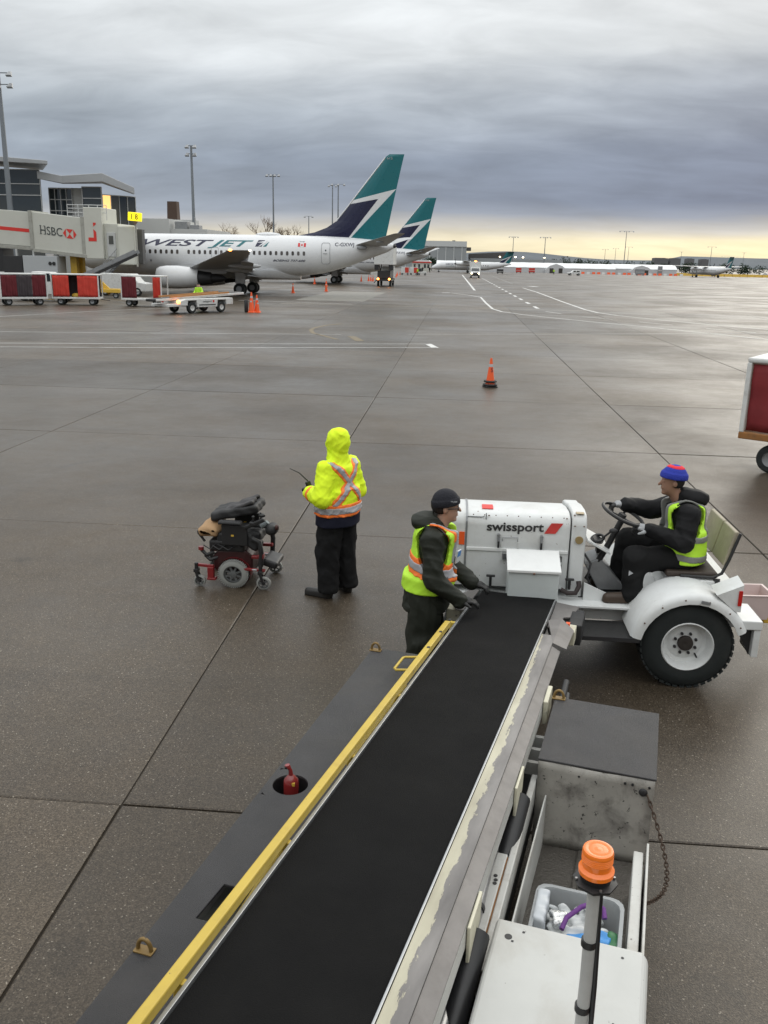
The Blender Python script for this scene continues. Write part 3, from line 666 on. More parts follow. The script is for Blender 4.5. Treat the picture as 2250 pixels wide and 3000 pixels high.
wl_ = MB(); wl_.prism([(q[0]+48, q[1]-104) for q in ((-75, 101), (-47.2, 101), (-49.5, 106), (-75, 106))], 'z', 0, 12.2); wl_.prism([(q[0]+48, q[1]-104) for q in ((-47.2, 103), (-42.6, 103), (-44.0, 106.5), (-48.6, 106.5))], 'z', 0, 10.7); wl_.prism([(q[0]+48, q[1]-104) for q in ((-42.6, 101.4), (-40.2, 101.2), (-37.6, 104.2), (-38.8, 107.3), (-44.0, 107.3))], 'z', 0, 9.8)
wl_.build('wall', WALLP, ter)
glazing('window_wall', (-75, 100.9), (-47.1, 100.9), 3, 12.4, 7, (7.6, 9.7, 10.9), ter)
glazing('window_wall', (-47.1, 102.9), (-44.4, 102.9), 6, 10.6, 4, (8.2, 9.4), ter)
glazing('window_wall', (-42.5, 101.3), (-40.2, 101.1), 6, 10.7, 1, (8.5, 9.5), ter)
glazing('window_wall', (-40.2, 101.1), (-37.5, 104.1), 6, 9.9, 4, (), ter, lit={(0, 0)})
rf = MB(); rf.loft([[T(-76, 98.5, 15.2), T(-76, 107, 15.6), T(-76, 107, 14.6), T(-76, 98.5, 14.1)], [T(-45.0, 98.5, 13.15), T(-49.5, 107, 13.6), T(-49.5, 107, 12.9), T(-45, 98.5, 12.75)]]); rf.build('roof', ROOFM, ter, bevel=.05)
rf = MB(); rf.loft([[T(-47.0, 100, 12.2), T(-50.0, 107, 12.6), T(-50, 107, 11.9), T(-47.0, 100, 11.4)], [T(-44.2, 100, 11.75), T(-47.2, 107, 12.2), T(-47.2, 107, 11.4), T(-44.2, 100, 10.95)], [T(-39.2, 99, 12.0), T(-42.4, 107, 12.3), T(-42.4, 107, 11.5), T(-39.2, 99, 11.1)], [T(-36.4, 101, 10.7), T(-38.9, 107.6, 11.0), T(-38.9, 107.6, 10.4), T(-36.4, 101, 10.0)]])
rf.build('roof', ROOFM, ter, bevel=.05)
hr = MB()
for k in range(7):
    x = -43.5+k*.9; hr.cyl(T(x, 99.2, 6.4), T(x, 99.2, 7.9), .04, n=6)
for z in (7.1, 7.5, 7.9): hr.cyl(T(-43.5, 99.2, z), T(-38.1, 99.2, z), .035, n=6)
hr.build('railing', MULL, ter)
bk = MB(); bk.b2(T(-44, 112, 0), T(-36.2, 124, 7.9)); bk.b2(T(-36.2, 112.5, 0), T(-31.5, 124, 6.75)); bk.build('low_annex', WALLP, ter)
rb = MB(); rb.box(T(-34.9, 113.5, 7.2), (1.6, 1.5, .9)); rb.box(T(-33.2, 113.5, 7.0), (1.2, 1.5, .5)); rb.cyl(T(-33.3, 113.4, 6.75), T(-33.3, 113.4, 8.2), .1, n=8); rb.build('roof_plant', GREYM, ter, bevel=.03)

# air bridge: tunnel sections (one telescoping in the other), cab, bellows, support
br = thing('air_bridge', 'cream air bridge with red lettering and emblem docked to the nearest airliner', 'air bridge', (-36, 80, 0))
def B(x, y, z): return (x+36, y-80, z)
def tunnel(x0, x1, zt0, zt1, zb0, zb1, y0, y1, name, mat):
    m = MB(); m.loft([[B(x0, y0, zb0), B(x0, y1, zb0), B(x0, y1, zt0), B(x0, y0, zt0)], [B(x1, y0, zb1), B(x1, y1, zb1), B(x1, y1, zt1), B(x1, y0, zt1)]]); return m.build(name, mat, br, bevel=.04)
t1 = tunnel(-62, -38.2, 8.35, 7.0, 5.4, 4.0, 80.25, 83, 'inner_tunnel', CREAM)
t2 = tunnel(-38.6, -33.5, 7.06, 6.56, 3.85, 3.38, 80, 83.3, 'outer_tunnel', CREAM)
trim = MB()
for x, zt, zb in ((-38.55, 7.08, 3.8), (-33.75, 6.62, 3.32)): trim.b2(B(x-.16, 79.9, zb), B(x+.16, 83.4, zt+.05))
trim.bar(B(-62, 80.2, 5.2), B(-38.5, 80.2, 3.85), .14, .3); trim.bar(B(-38.5, 79.95, 3.75), B(-33.5, 79.95, 3.28), .14, .3); trim.build('frame', CREAMD, br, bevel=.02)
cb = MB(); cb.b2(B(-33.6, 79.9, 3.1), B(-31.95, 83.6, 7.5)); cb.build('rotunda_panel', CREAM, br, bevel=.05)
cb = MB(); cb.b2(B(-31.95, 80.3, 3.05), B(-30.6, 84.5, 6.15)); cab = cb.build('cab', CREAM, br, bevel=.05)
d_ = MB(); d_.b2(B(-31.7, 80.22, 3.3), B(-30.9, 80.33, 5.4)); dd = d_.build('door', WALLP, cab, bevel=.02)
d_ = MB(); d_.b2(B(-31.5, 80.17, 4.4), B(-31.1, 80.25, 5.1)); d_.build('pane', TGLASS, dd)
cb = MB(); cb.prism([(q[0]+36, q[1]-80) for q in ((-30.6, 80.0), (-29.0, 80.0), (-30.3, 84.4), (-32.0, 84.4))], 'z', 2.62, 6.0); cb.build('cab_head', CREAM, br, bevel=.12)
bel = MB()
for k in range(8):
    y_ = 81.4+k*.72; x_ = -28.85-k*.30; bel.b2(B(x_-2.0, y_, 2.75), B(x_+(.06 if k % 2 else 0), y_+.71, 5.75-k*.07+(.05 if k % 2 else 0)))
bel.build('bellows', M('grey bellows canvas', (.10, .10, .10), .8, var=.2, bump=.3), br, bevel=.02)
REDP = M('sign red', (.66, .035, .025), .45, var=.05); LETG = M('letter grey', (.05, .06, .06), .5)
s_ = MB(); s_.quad(B(-62, 80.235, 7.25), B(-38.72, 80.235, 5.55), B(-38.72, 80.235, 5.25), B(-62, 80.235, 6.9)); s_.build('stripe', REDP, t1)
sl_ = -.095
tx = text_on('lettering', 'HSBC', .72, LETG, t2, B(-37.72, 79.98, 5.15), (1, 0, sl_), (0, 0, 1), width=2.05, bold=.005)
# serifs on the letters
sf = MB()
for (u, w) in ((-.08, .17), (.27, .17)):
    for zz in (0, .70): sf.box(B(-37.72+u+.13, 79.965, 5.17+zz+sl_*(u+.1)), (w, .006, .05))
sf.build('letter_serif', LETG, t2)
hx = MB(); cx, cz, hw, hh = -35.0, 5.20, .62, .40; F = lambda u, v: B(cx+u*hw, 79.975, cz+v*hh+sl_*u*hw)
hx.add([F(-1, 0), F(-.55, 1), F(-.55, -1)], [(0, 1, 2)]); hx.add([F(1, 0), F(.55, 1), F(.55, -1)], [(0, 1, 2)]); hx.add([F(-.5, 1), F(.5, 1), F(0, 0)], [(0, 1, 2)]); hx.add([F(-.5, -1), F(.5, -1), F(0, 0)], [(0, 1, 2)])
hx.build('emblem', REDP, t2)
jl = MB(); jl.add([B(-32.75, 79.88, 6.2), B(-32.5, 79.88, 6.2), B(-32.5, 79.88, 6.05), B(-32.75, 79.88, 5.85)], [(0, 1, 2, 3)]); jl.add([B(-32.75, 79.88, 5.65), B(-32.5, 79.88, 5.4), B(-32.5, 79.88, 4.6), B(-32.75, 79.88, 4.6)], [(0, 1, 2, 3)]); jl.quad(B(-33.25, 79.88, 4.92), B(-32.75, 79.88, 4.92), B(-32.75, 79.88, 4.6), B(-33.25, 79.88, 4.6)); jl.build('emblem', REDP, br)
col = MB(); col.b2(B(-35.6, 81, .9), B(-35.0, 81.6, 3.5)); col.b2(B(-35.6, 82.4, .9), B(-35.0, 83, 3.5)); col.b2(B(-36.1, 80.8, .55), B(-34.5, 83.2, .95)); col.build('support_column', YELLOWP, br, bevel=.03)
for yy in (81.0, 83.0):
    w = MB(); w.rev([(-.2, .3), (-.2, .46), (.2, .46), (.2, .3)], B(-35.3, yy, .46), (0, 1, 0), 20); w.build('wheel', RUBBER, br, smooth=40)
ac = MB(); ac.b2(B(-39.4, 79.6, 1.3), B(-36.2, 81.5, 3.25)); acu = ac.build('air_conditioner', M('unit grey', (.42, .44, .45), .5, var=.05), br, bevel=.03)
for x in (-36.85, -36.5):
    f = MB(); f.cyl(B(x, 79.58, 2.6), B(x, 79.55, 2.6), .16, n=20); f.build('fan_grille', BLACK, acu)
ac2 = MB(); ac2.b2(B(-41.4, 79.9, 1.6), B(-39.6, 81.4, 3.2)); ac2.b2(B(-44, 80.4, 1.8), B(-41.6, 82.4, 3.8)); ac2.build('equipment_box', DARKM, br, bevel=.03)
hg = MB()
for x in (-40.2, -38.6, -36.4): hg.b2(B(x-.08, 80.1, 3.1), B(x+.08, 80.3, 3.8))
hg.build('hanger', WALLP, br)
stp = MB()
for yy in (79.9, 80.9): stp.bar(B(-33.4, yy, .3), B(-30.6, yy, 3.1), .08, .22)
stg = stp.build('stair_stringer', GREYM, br)
for k in range(12):
    s2 = MB(); s2.box(B(-33.3+k*.235, 80.4, .42+k*.235), (.24, .95, .04)); s2.build('step', GREYM, stg)
hr = MB()
for yy in (79.9, 80.9):
    hr.tube([B(-33.4, yy, 1.3), B(-30.7, yy, 4.0)], .03, 6)
    for k in range(5): hr.cyl(B(-33.3+k*.6, yy, .4+k*.6), B(-33.3+k*.6, yy, 1.4+k*.6), .025, n=6)
hr.build('handrail', GREYM, br)
gr = MB()
for x in (-35.2, -34.2, -33.2, -32.4, -31.6): gr.cyl(B(x, 80.3, 6.4), B(x, 80.3, 7.7), .035, n=6)
for z in (7.05, 7.4, 7.7): gr.cyl(B(-35.2, 80.3, z), B(-31.6, 80.3, z), .03, n=6)
gr.build('roof_railing', MULL, br)
SIGNY = M('lit yellow sign', (.9, .7, .02), .4, emit=.75, emitcol=(1.0, .78, .01), var=.02)
def gate_sign(num, x, y, z, w, h, label):
    t = thing('gate_sign', label, 'sign', (x, y, 0), group='gate number signs')
    b = MB(); b.box((0, 0, z), (w, .3, h), (0, R(4), 0)); b.build('panel', SIGNY, t, bevel=.04)
    text_on('numeral', num, h*.62, BLACK, t, (-w*.24, -.16, z-h*.28), (1, 0, -.07), (0, 0, 1), width=w*.5, bold=.02)
    p = MB(); p.add([(-.22, -.1, z-h/2-.03), (.22, -.1, z-h/2-.05), (0, -.1, z-h/2-.34), (-.22, .1, z-h/2-.03), (.22, .1, z-h/2-.05), (0, .1, z-h/2-.34)], [(0, 1, 2), (5, 4, 3), (0, 3, 4, 1), (1, 4, 5, 2), (2, 5, 3, 0)]); p.build('bracket', M('brown bracket', (.16, .10, .07), .6), t)
    m = MB(); m.cyl((0, .05, 2.5), (0, .05, z-h/2-.2), .09, n=8); m.build('mast', CREAMD, t)
gate_sign('1 8', -28.8, 79.7, 6.75, 1.2, .72, 'large yellow gate sign reading 18 above the air bridge head')
gate_sign('17', -33.7, 124.0, 6.5, 1.05, .55, 'small far yellow gate sign reading 17 just above the airliner roof')
# ================================================================== far side of the apron
BRN = M('brown brick', (.085, .055, .04), .8, var=.15, scale=.4)
HGR = M('hangar grey cladding', (.30, .32, .33), .6, var=.05, scale=.1)
HGW = M('hangar pale band', (.55, .57, .57), .6, var=.04, scale=.1)
DBR = M('dark roof brown', (.075, .072, .07), .7, var=.2, scale=.1)
TENT = M('white tent fabric', (.74, .75, .755), .5, var=.04, scale=.2)
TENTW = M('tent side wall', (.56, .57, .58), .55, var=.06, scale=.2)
BLD = M('far block grey', (.13, .13, .135), .7, var=.1, scale=.05)
def blk(name, label, cat, x0, x1, y0, y1, h, mat, group=None):
    t = thing(name, label, cat, ((x0+x1)/2, (y0+y1)/2, 0), group=group)
    m = MB(); m.b2((-(x1-x0)/2, -(y1-y0)/2, 0), ((x1-x0)/2, (y1-y0)/2, h)); m.build('wall', mat, t, bevel=.05); return t
h = blk('hangar', 'wide grey hangar with tall ribbed doors and pale top band behind the far tail', 'building', -34, 3.3, 480, 530, 11.1, HGR)
m = MB(); m.b2((-18.75, -25.4, 11.12), (18.7, 25, 13.9)); m.build('roof_band', HGW, h)
for k in range(9):
    m = MB(); m.b2((-17.5+k*4.2, -25.25, .2), (-17.1+k*4.2, -25.02, 11.0)); m.build('door_rib', HGW, h)
m = MB(); m.b2((18.66, -24, 9.3), (21.0, -10, 11.0)); m.build('side_annex', DBR, h); m = MB(); m.b2((11, -20, 13.9), (12.6, -18, 14.4)); m.build('roof_vent', DBR, h)
t = thing('low_hangar', 'low dark roofed building right of the grey hangar', 'building', (15, 530, 0))
m = MB(); m.b2((-10, -6, 0), (12, 10, 5.6)); m.build('wall', HGR, t); m = MB(); m.loft([[(-10.1, -7, 5.62), (-10.1, 11, 5.62), (-10.1, 11, 8.1), (-10.1, -7, 8.1)], [(12, -7, 5.62), (12, 11, 5.62), (12, 11, 9.5), (12, -7, 9.5)]]); m.build('roof', DBR, t)
t = blk('long_shed', 'long low grey shed with lit lamps above the white tents', 'building', 5.9, 55.7, 500, 512, 5.7, HGR)
for k, x in enumerate((-9.0, -4.5, -.5, 3.5, 15)):
    m = MB(); m.cyl((x, -3, 5.7), (x, -3, 6.6), .08, n=6); mm = m.build('lamp_post', DARKM, t); m = MB(); m.ell((x, -3.1, 6.7), (.45, .25, .28)); m.build('lamp', LAMPW, mm)
t = thing('site_office', 'cream site office with red eaves beside the white tent', 'building', (-12.2, 330, 0))
m = MB(); m.b2((-4.9, -2, 0), (1.8, 6, 3.0)); m.build('wall', CREAM, t); m = MB(); m.b2((-5.0, -2.3, 3.0), (1.9, 6.2, 3.35)); m.build('eaves', REDP, t); m = MB(); m.prism([(-5.0, 3.36), (1.9, 3.36), (1.2, 3.9), (-4.2, 3.9)], 'y', -2.2, 6.2); m.build('roof', TENT, t)
for x in (-3.9, -2.3, -.2, 1.0):
    m = MB(); m.b2((x-.35, -2.06, 1.2), (x+.35, -2.01, 2.5)); m.build('window', GLASS, t)
def tent(x0, x1, y0, y1, hw, hr, label, gables=()):
    t = thing('storage_tent', label, 'tent', ((x0+x1)/2, (y0+y1)/2, 0), group='long white fabric tents'); w = (x1-x0)/2; d = (y1-y0)/2
    m = MB(); m.b2((-w, -d, 0), (w, d, hw)); m.build('side_wall', TENTW, t)
    rows = [(-d-.15, hw), (-d*.92, hw+.55), (-d*.55, hr-.35), (0, hr), (d*.55, hr-.35), (d*.92, hw+.55), (d+.15, hw)]
    m = MB(); n = max(2, int((x1-x0)/5)); rings = []
    for i in range(n*2+1):
        x = -w-.1+(2*w+.2)*i/(n*2); s = -.06 if i % 2 else 0; rings.append([(x, a, b+s) for a, b in rows])
    m.loft(rings, closed=False, cap=False); m.build('roof', TENT, t, smooth=50)
    for gx, gw, gh in gables:
        m = MB(); m.prism([(gx-gw, 0), (gx+gw, 0), (gx+gw, gh*.36), (gx+gw*.55, gh*.80), (gx, gh), (gx-gw*.55, gh*.80), (gx-gw, gh*.36)], 'y', -d-2.5, -d+3); p = m.build('porch', TENTW, t)
        for dx in (-gw*.42, gw*.42):
            m = MB(); m.b2((gx+dx-.75, -d-2.56, .0), (gx+dx+.75, -d-2.51, 1.9)); m.build('doorway', M('tent doorway', (.05, .045, .04), .7), p)
    return t
tent(6, 21, 352, 366, 2.1, 3.75, 'short white tent behind the far turboprop tail')
tent(21.2, 62.5, 372, 388, 2.0, 3.95, 'long white tent with a peaked porch behind the white pickup', ((-3.2, 4.3, 3.6),))
tent(62.8, 87.5, 376, 392, 2.3, 4.1, 'white tent with peaked porch nearest the right turboprop', ((-2.0, 4.6, 3.7),))
tent(-8.5, 4, 340, 352, 2.6, 4.0, 'white tent beside the site office behind the turboprop nose')
# light masts
MAST = M('galvanised mast', (.20, .22, .24), .5, .4, var=.08, scale=.3)
def mast(x, y, h, label, heads=3, r=.16, wide=1.6, double=False):
    t = thing('light_mast', label, 'light mast', (x, y, 0), group='apron light masts')
    m = MB(); m.cyl((0, 0, 0), (0, 0, h), r*1.25, r*.65, 10); m.build('pole', MAST, t, smooth=50)
    for lv in range(2 if double else 1):
        z = h-lv*1.1; m = MB(); m.bar((-wide/2, 0, z), (wide/2, 0, z), .09, .09); arm = m.build('crossarm', MAST, t)
        for k in range(heads):
            xx = -wide/2+wide*k/max(1, heads-1) if heads > 1 else 0
            m = MB(); m.loft([[(xx-.13, -.1, z+.12), (xx+.13, -.1, z+.12), (xx+.13, .08, z+.12), (xx-.13, .08, z+.12)], [(xx-.30, -.52, z-.28), (xx+.30, -.52, z-.28), (xx+.30, -.22, z-.42), (xx-.30, -.22, z-.42)]]); m.build('floodlight', GREYM, arm)
mast(-48.4, 96, 21.3, 'thick grey light mast at the left edge in front of the terminal glass', 3, .30, 2.6, True)
mast(-39.8, 135, 19.0, 'tall light mast rising between the terminal and the airliner', 2, .24, 1.1, True)
mast(-41.1, 200, 20.8, 'light mast standing above the airliner roof near the bare trees', 4, .20, 2.6)
mast(-36.5, 260, 23.4, 'left one of the two close light masts beside the near fin', 2, .20, 2.0)
mast(-32.2, 240, 22.2, 'right one of the two close light masts beside the near fin', 3, .20, 3.2)
mast(-46.6, 280, 16.0, 'short light mast just left of the near fin root', 2, .18, 2.4)
mast(24.45, 430, 15.3, 'light mast behind the far turboprop fin', 4, .18, 4.0)
mast(38.2, 420, 15.1, 'light mast behind the long tent with lamp row', 4, .20, 4.6)
mast(74.0, 420, 18.4, 'tallest light mast on the right, over the far tents', 4, .18, 6.0)
mast(108.8, 700, 15.0, 'thin light mast left of two on the bright skyline', 2, .18, 4)
mast(116.5, 700, 15.8, 'thin light mast between the tallest right mast and its left neighbour', 2, .18, 4)
mast(126.0, 700, 17.0, 'thin light mast just right of the tallest right mast', 2, .18, 5)
mast(160, 600, 16.2, 'light mast behind the right turboprop tail', 2, .18, 5)
mast(165, 700, 14.3, 'small light mast by the apartment blocks', 1, .16, 3)
mast(210.5, 700, 14.6, 'rightmost light mast near the white car', 1, .16, 3)
t = thing('brick_tower', 'brown flat topped brick tower behind the terminal roof', 'tower', (-95.2, 300, 0))
m = MB(); m.loft([[(-2.1, -2, 0), (2.1, -2, 0), (2.1, 2, 0), (-2.1, 2, 0)], [(-1.55, -1.5, 20.7), (1.55, -1.5, 20.7), (1.55, 1.5, 20.7), (-1.55, 1.5, 20.7)]]); m.build('shaft', BRN, t); m = MB(); m.b2((-9, -1.9, 0), (7, 5, 15.0)); m.build('lower_block', HGW, t)
# trees
BARK = M('bark', (.06, .045, .034), .85, var=.2); TWIG = M('winter twig brown', (.17, .11, .065), .9, spec=.1, var=.25, scale=1.5); NEEDLE = M('evergreen foliage', (.022, .036, .020), .95, var=.5, scale=1.2, spec=.05)
def bare_tree(x, y, hgt, spread, label, seed):
    rg = random.Random(seed); t = thing('bare_tree', label, 'tree', (x, y, 0), group='bare winter trees')
    tr = MB(); cr = MB()
    def grow(p, d, L, r, lev):
        q_ = p+d*L; (tr if lev < 2 else cr).cyl(p, q_, r, r*.6, 5 if lev < 2 else 3, cap=False)
        if lev >= 5: return
        for _ in range(4 if lev < 4 else 3):
            nd = (d*.8+Vector((rg.uniform(-1, 1)*spread, rg.uniform(-1, 1)*spread, rg.uniform(-.1, .7)))).normalized()
            grow(p+d*L*rg.uniform(.55, 1), nd, L*rg.uniform(.55, .78), r*.58, lev+1)
    grow(Vector((0, 0, 0)), Vector((0, 0, 1)), hgt*.34, hgt*.018, 0)
    tr.build('trunk', BARK, t); cr.build('crown', TWIG, t)
bare_tree(-54.5, 220, 13.0, .8, 'small bare tree left of the mast above the airliner roof', 1)
bare_tree(-47.0, 222, 15.5, .85, 'larger bare tree right beside the mast above the airliner roof', 2)
bare_tree(-43.6, 224, 13.0, .8, 'bare treetop right of the larger bare tree', 3)
def leafy(mb, c, r, n, rg, sz):
    for _ in range(n):
        u = Vector((rg.gauss(0, 1), rg.gauss(0, 1), rg.gauss(0, 1))).normalized()*(rg.random()**.4)
        p = Vector(c)+Vector((u.x*r[0], u.y*r[1], u.z*r[2])); a = Vector((rg.uniform(-1, 1), rg.uniform(-1, 1), rg.uniform(-1, 1))).normalized()*sz; b = a.orthogonal().normalized()*sz*rg.uniform(.4, 1)
        mb.add([p-a, p+b, p+a*.9], [(0, 1, 2)])
def round_tree(x, y, h, r, label, seed):
    rg = random.Random(seed); t = thing('evergreen_tree', label, 'tree', (x, y, 0)); m = MB(); m.cyl((0, 0, 0), (0, 0, h*.6), .25, .1, 8); m.build('trunk', BARK, t); m = MB()
    for _ in range(9): leafy(m, (rg.uniform(-r*.6, r*.6), rg.uniform(-r*.5, r*.5), h*rg.uniform(.35, .82)), (r*.5, r*.5, h*.2), 90, rg, .32)
    m.build('crown', NEEDLE, t)
round_tree(-11.2, 362, 6.0, 3.0, 'dark round evergreen in front of the grey hangar', 5)
wood = MB(); rg = random.Random(11)
for k in range(150):
    x = rg.uniform(52, 270); hh = rg.uniform(3.2, 6.8) if x > 88 else rg.uniform(5, 8); leafy(wood, (x, rg.uniform(520, 545), hh*.5), (rg.uniform(1.6, 3.4), 2, hh*.5), 70, rg, .7)
wo_ = wood.build('woodland', NEEDLE); wo_['kind'] = 'stuff'; wo_['label'] = 'dark belt of trees along the far edge of the airfield'
for k, (x0, x1, hh) in enumerate(((312, 333, 21), (337.5, 353.5, 21), (364, 375, 21), (386, 397.5, 20.5), (291, 306, 11), (262, 284, 10))):
    t = blk('apartment_block', ('leftmost of four tall grey blocks on the skyline', 'second of four tall grey blocks on the skyline', 'third of four tall grey blocks on the skyline', 'rightmost of four tall grey blocks on the skyline', 'low grey block on the skyline left of the tall ones', 'lowest grey block on the skyline, farthest left')[k], 'building', x0, x1, 1500, 1520, hh-4.6, BLD, 'skyline blocks')
    m = MB(); m.b2((-(x1-x0)/2+2, -8, hh-4.6), ((x1-x0)/2-3, 8, hh-4.2)); m.build('roof', DBR, t)
hl = MB(); rings = []; n = 70
for i in range(n+1):
    x = -2600+i*(5600/n); hz = 26+26*(.5+.5*math.sin(i*.55+1))*(.5+.5*math.sin(i*.23)) + (18 if x > 900 else 0); rings.append([(x, 3600, -6), (x, 3900, hz), (x, 4700, -6)])
hl.loft(rings, closed=False, cap=False); hills = structure(hl.build('hills', M('hazy wooded hills', (.085, .10, .115), .9, var=.25, scale=.01), smooth=60))  # distance haze is painted into the hills' blue-grey colour, no haze volume
# turboprops
def turboprop(label):
    r_ = thing('turboprop_airliner', label, 'airplane', group='parked turboprop airliners'); m = MB(); n = 20
    sts = [(-10.2, 1.55, .05), (-9.6, 1.6, .5), (-8.4, 1.9, 1.0), (-6.8, 2.2, 1.32), (-4, 2.3, 1.4), (8, 2.3, 1.4), (12, 2.65, 1.0), (15, 3.0, .5), (16.8, 3.15, .12)]
    m.loft([[(x, q*math.cos(2*math.pi*j/n), z+q*math.sin(2*math.pi*j/n)) for j in range(n)] for x, z, q in sts]); fu = m.build('fuselage', PW, r_, smooth=40)
    fin = MB(); fin.loft([[(x0, -t_, z), (x0+.3*(x1-x0), -t_*2, z), (x1, -t_*.5, z), (x1, t_*.5, z), (x0+.3*(x1-x0), t_*2, z), (x0, t_, z)] for x0, x1, z, t_ in ((11.2, 16.0, 3.2, .06), (13.0, 16.4, 3.7, .07), (15.0, 17.5, 7.1, .06))]); fo = fin.build('fin', [TEAL, NAVY, PW], r_)
    bm = bmesh.new(); bm.from_mesh(fo.data); ls = [((13.6, 4.6), (16.9, 5.9)), ((13.3, 4.2), (15.9, 5.2)), ((15.9, 5.2), (13.9, 3.3)), ((16.9, 5.9), (14.5, 3.3))]
    for a, b in ls: bmesh.ops.bisect_plane(bm, geom=bm.verts[:]+bm.edges[:]+bm.faces[:], plane_co=(a[0], 0, a[1]), plane_no=(-(b[1]-a[1]), 0, b[0]-a[0]))
    sd_ = lambda l, x, z: (l[1][0]-l[0][0])*(z-l[0][1])-(l[1][1]-l[0][1])*(x-l[0][0])
    for f in bm.faces:
        c = f.calc_center_median(); f.material_index = 0 if sd_(ls[0], c.x, c.z) > 0 or sd_(ls[3], c.x, c.z) > 0 else (1 if sd_(ls[1], c.x, c.z) < 0 and sd_(ls[2], c.x, c.z) < 0 else 2)
    bm.to_mesh(fo.data); bm.free()
    for s in (-1, 1):
        w = MB(); w.loft([wing_sec(.2, 3.2, 3.75, .5, s*.4), wing_sec(.3, 3.1, 3.75, .5, s*5), wing_sec(1.0, 2.5, 3.95, .25, s*13.6)]); wg = w.build('wing', PW, r_, smooth=40)
        e = MB(); e.rev([(-2.6, .35), (-2.3, .52), (-.5, .62), (2.5, .55), (4.6, .2)], (.9, s*4.4, 2.95), (1, 0, 0), 16); en = e.build('engine', PW, r_, smooth=40)
        sp = MB(); sp.rev([(-3.4, .05), (-3.0, .25), (-2.6, .34)], (.9, s*4.4, 2.95), (1, 0, 0), 12); sp.build('spinner', DARKM, en, smooth=40)
        for k in range(6):
            a = R(60*k+11); b = MB(); dv = Vector((0, math.cos(a), math.sin(a))); b.bar(Vector((-2.0, s*4.4, 2.95))+dv*.25, Vector((-2.0, s*4.4, 2.95))+dv*2.05, .26, .05, (1, 0, .4)); b.build('blade', DARKM, en)
        g_ = MB(); g_.cyl((2.2, s*4.4, .4), (2.2, s*4.4, 2.6), .12, n=8); gg = g_.build('main_gear', GREYM, r_)
        wh = MB(); wh.rev([(-.28, .3), (-.28, .45), (.28, .45), (.28, .3)], (2.2, s*4.4, .45), (0, 1, 0), 16); wh.build('wheel', RUBBER, gg, smooth=40)
        tp = MB(); tp.loft([wing_sec(15.2, 17.6, 7.15, .2, s*.05), wing_sec(16.1, 17.5, 7.2, .12, s*4.3)]); tp.build('tailplane', PW, r_, smooth=40)
    ng = MB(); ng.cyl((-7.6, 0, .3), (-7.6, 0, 1.2), .08, n=8); ng.rev([(-.15, .2), (-.15, .3), (.15, .3), (.15, .2)], (-7.6, 0, .3), (0, 1, 0), 14); ng.build('nose_gear', DARKM, r_, smooth=40)
    v, f = text_mesh('WESTJET', .5, shear=.35, bold=.02); u1 = max(p[0] for p in v)
    mb = MB(); mb.add([(-5.4+p[0]/u1*3.3, -1.40*math.sqrt(max(0, 1-((2.55+p[1]-2.3)/1.4)**2))-.03, 2.55+p[1]) for p in v], f); mb.build('lettering', NAVY, fu)
    v, f = text_mesh('ENCORE', .28, space=1.4); u1 = max(p[0] for p in v); mb = MB(); mb.add([(-5.0+p[0]/u1*2.6, -1.43, 2.0+p[1]) for p in v], f); mb.build('lettering', TEAL, fu)
    for k in range(14):
        w_ = MB(); w_.box((0, 0, 0), (.24, .04, .34)); w_.build('cabin_window', CABIN, fu, loc=(-1.2+k*.78, -1.395, 2.5))
    return r_
qa = turboprop('white turboprop airliner with teal fin, side on, before the white tents'); qa.location = (.6, 310, 0)
qb = turboprop('white turboprop airliner seen tail on at the far right'); qb.location = (89.0, 340, 0); qb.rotation_euler = (0, 0, R(-73))
# yellow barrier blocks at the edge of the apron
bar0 = None
for k in range(26):
    x = 89+k*3.05; y = 384+(k*.05)
    if bar0 is None:
        bar0 = thing('barrier_block', '', 'barrier', group='yellow barrier blocks along the far edge'); m = MB(); m.prism([(-.45, 0), (.45, 0), (.35, .3), (.18, 1.05), (-.18, 1.05), (-.35, .3)], 'x', -1.45, 1.45); m.build('block', YELLOWP, bar0, bevel=.03); o = bar0
    else: o = dup(bar0)
    o.location = (x, y, 0); o['label'] = 'yellow barrier block in the row behind the right turboprop'
for k in range(22):
    x = 45+k*2.0; m = MB(); m.prism([(-.3, 0), (.3, 0), (.1, .8), (-.1, .8)], 'x', -.6, .6); o = m.build('barrier_block', ORANGE if k % 3 else DIRTYW, loc=(x, 366+rg.uniform(-.8, .8), 0)); tag(o, 'orange or white barrier block in the row along the tent wall', 'barrier', 'orange barrier blocks along the tents')
# ================================================================== cones, carts, vehicles in the middle distance
CONEB = M('cone base black', (.02, .02, .02), .6)
cone0 = None
def cone(x, y, label, hgt=.9, rz=0.0, base='orange'):
    t = thing('traffic_cone', label, 'traffic cone', (x, y, 0), rz, 'orange traffic cones'); s = hgt/.9
    b = MB(); w = .19*s; b.loft([[(-w, -w, 0), (w, -w, 0), (w, w, 0), (-w, w, 0)], [(-w, -w, .03), (w, -w, .03), (w, w, .03), (-w, w, .03)], [(-w*.8, -w*.8, .05), (w*.8, -w*.8, .05), (w*.8, w*.8, .05), (-w*.8, w*.8, .05)]])
    b.build('base', ORANGE if base == 'orange' else CONEB, t)
    prof = lambda z: .145*s-(z-.05)/(hgt-.05)*(.145-.03)*s
    def band(z0, z1, off, n=18): 
        m = MB(); m.rev([(z0, prof(z0)+off), (z1, prof(z1)+off)], (0, 0, 0), (0, 0, 1), n); return m
    band(.05, hgt, 0).build('body', ORANGE, t, smooth=50); band(hgt*.70, hgt*.80, .004).build('collar', REFLECT, t, smooth=50)
    return t
c_near = cone(1.04, 25.9, 'lone orange cone with black base rings on the open apron', .84, .3, 'black')
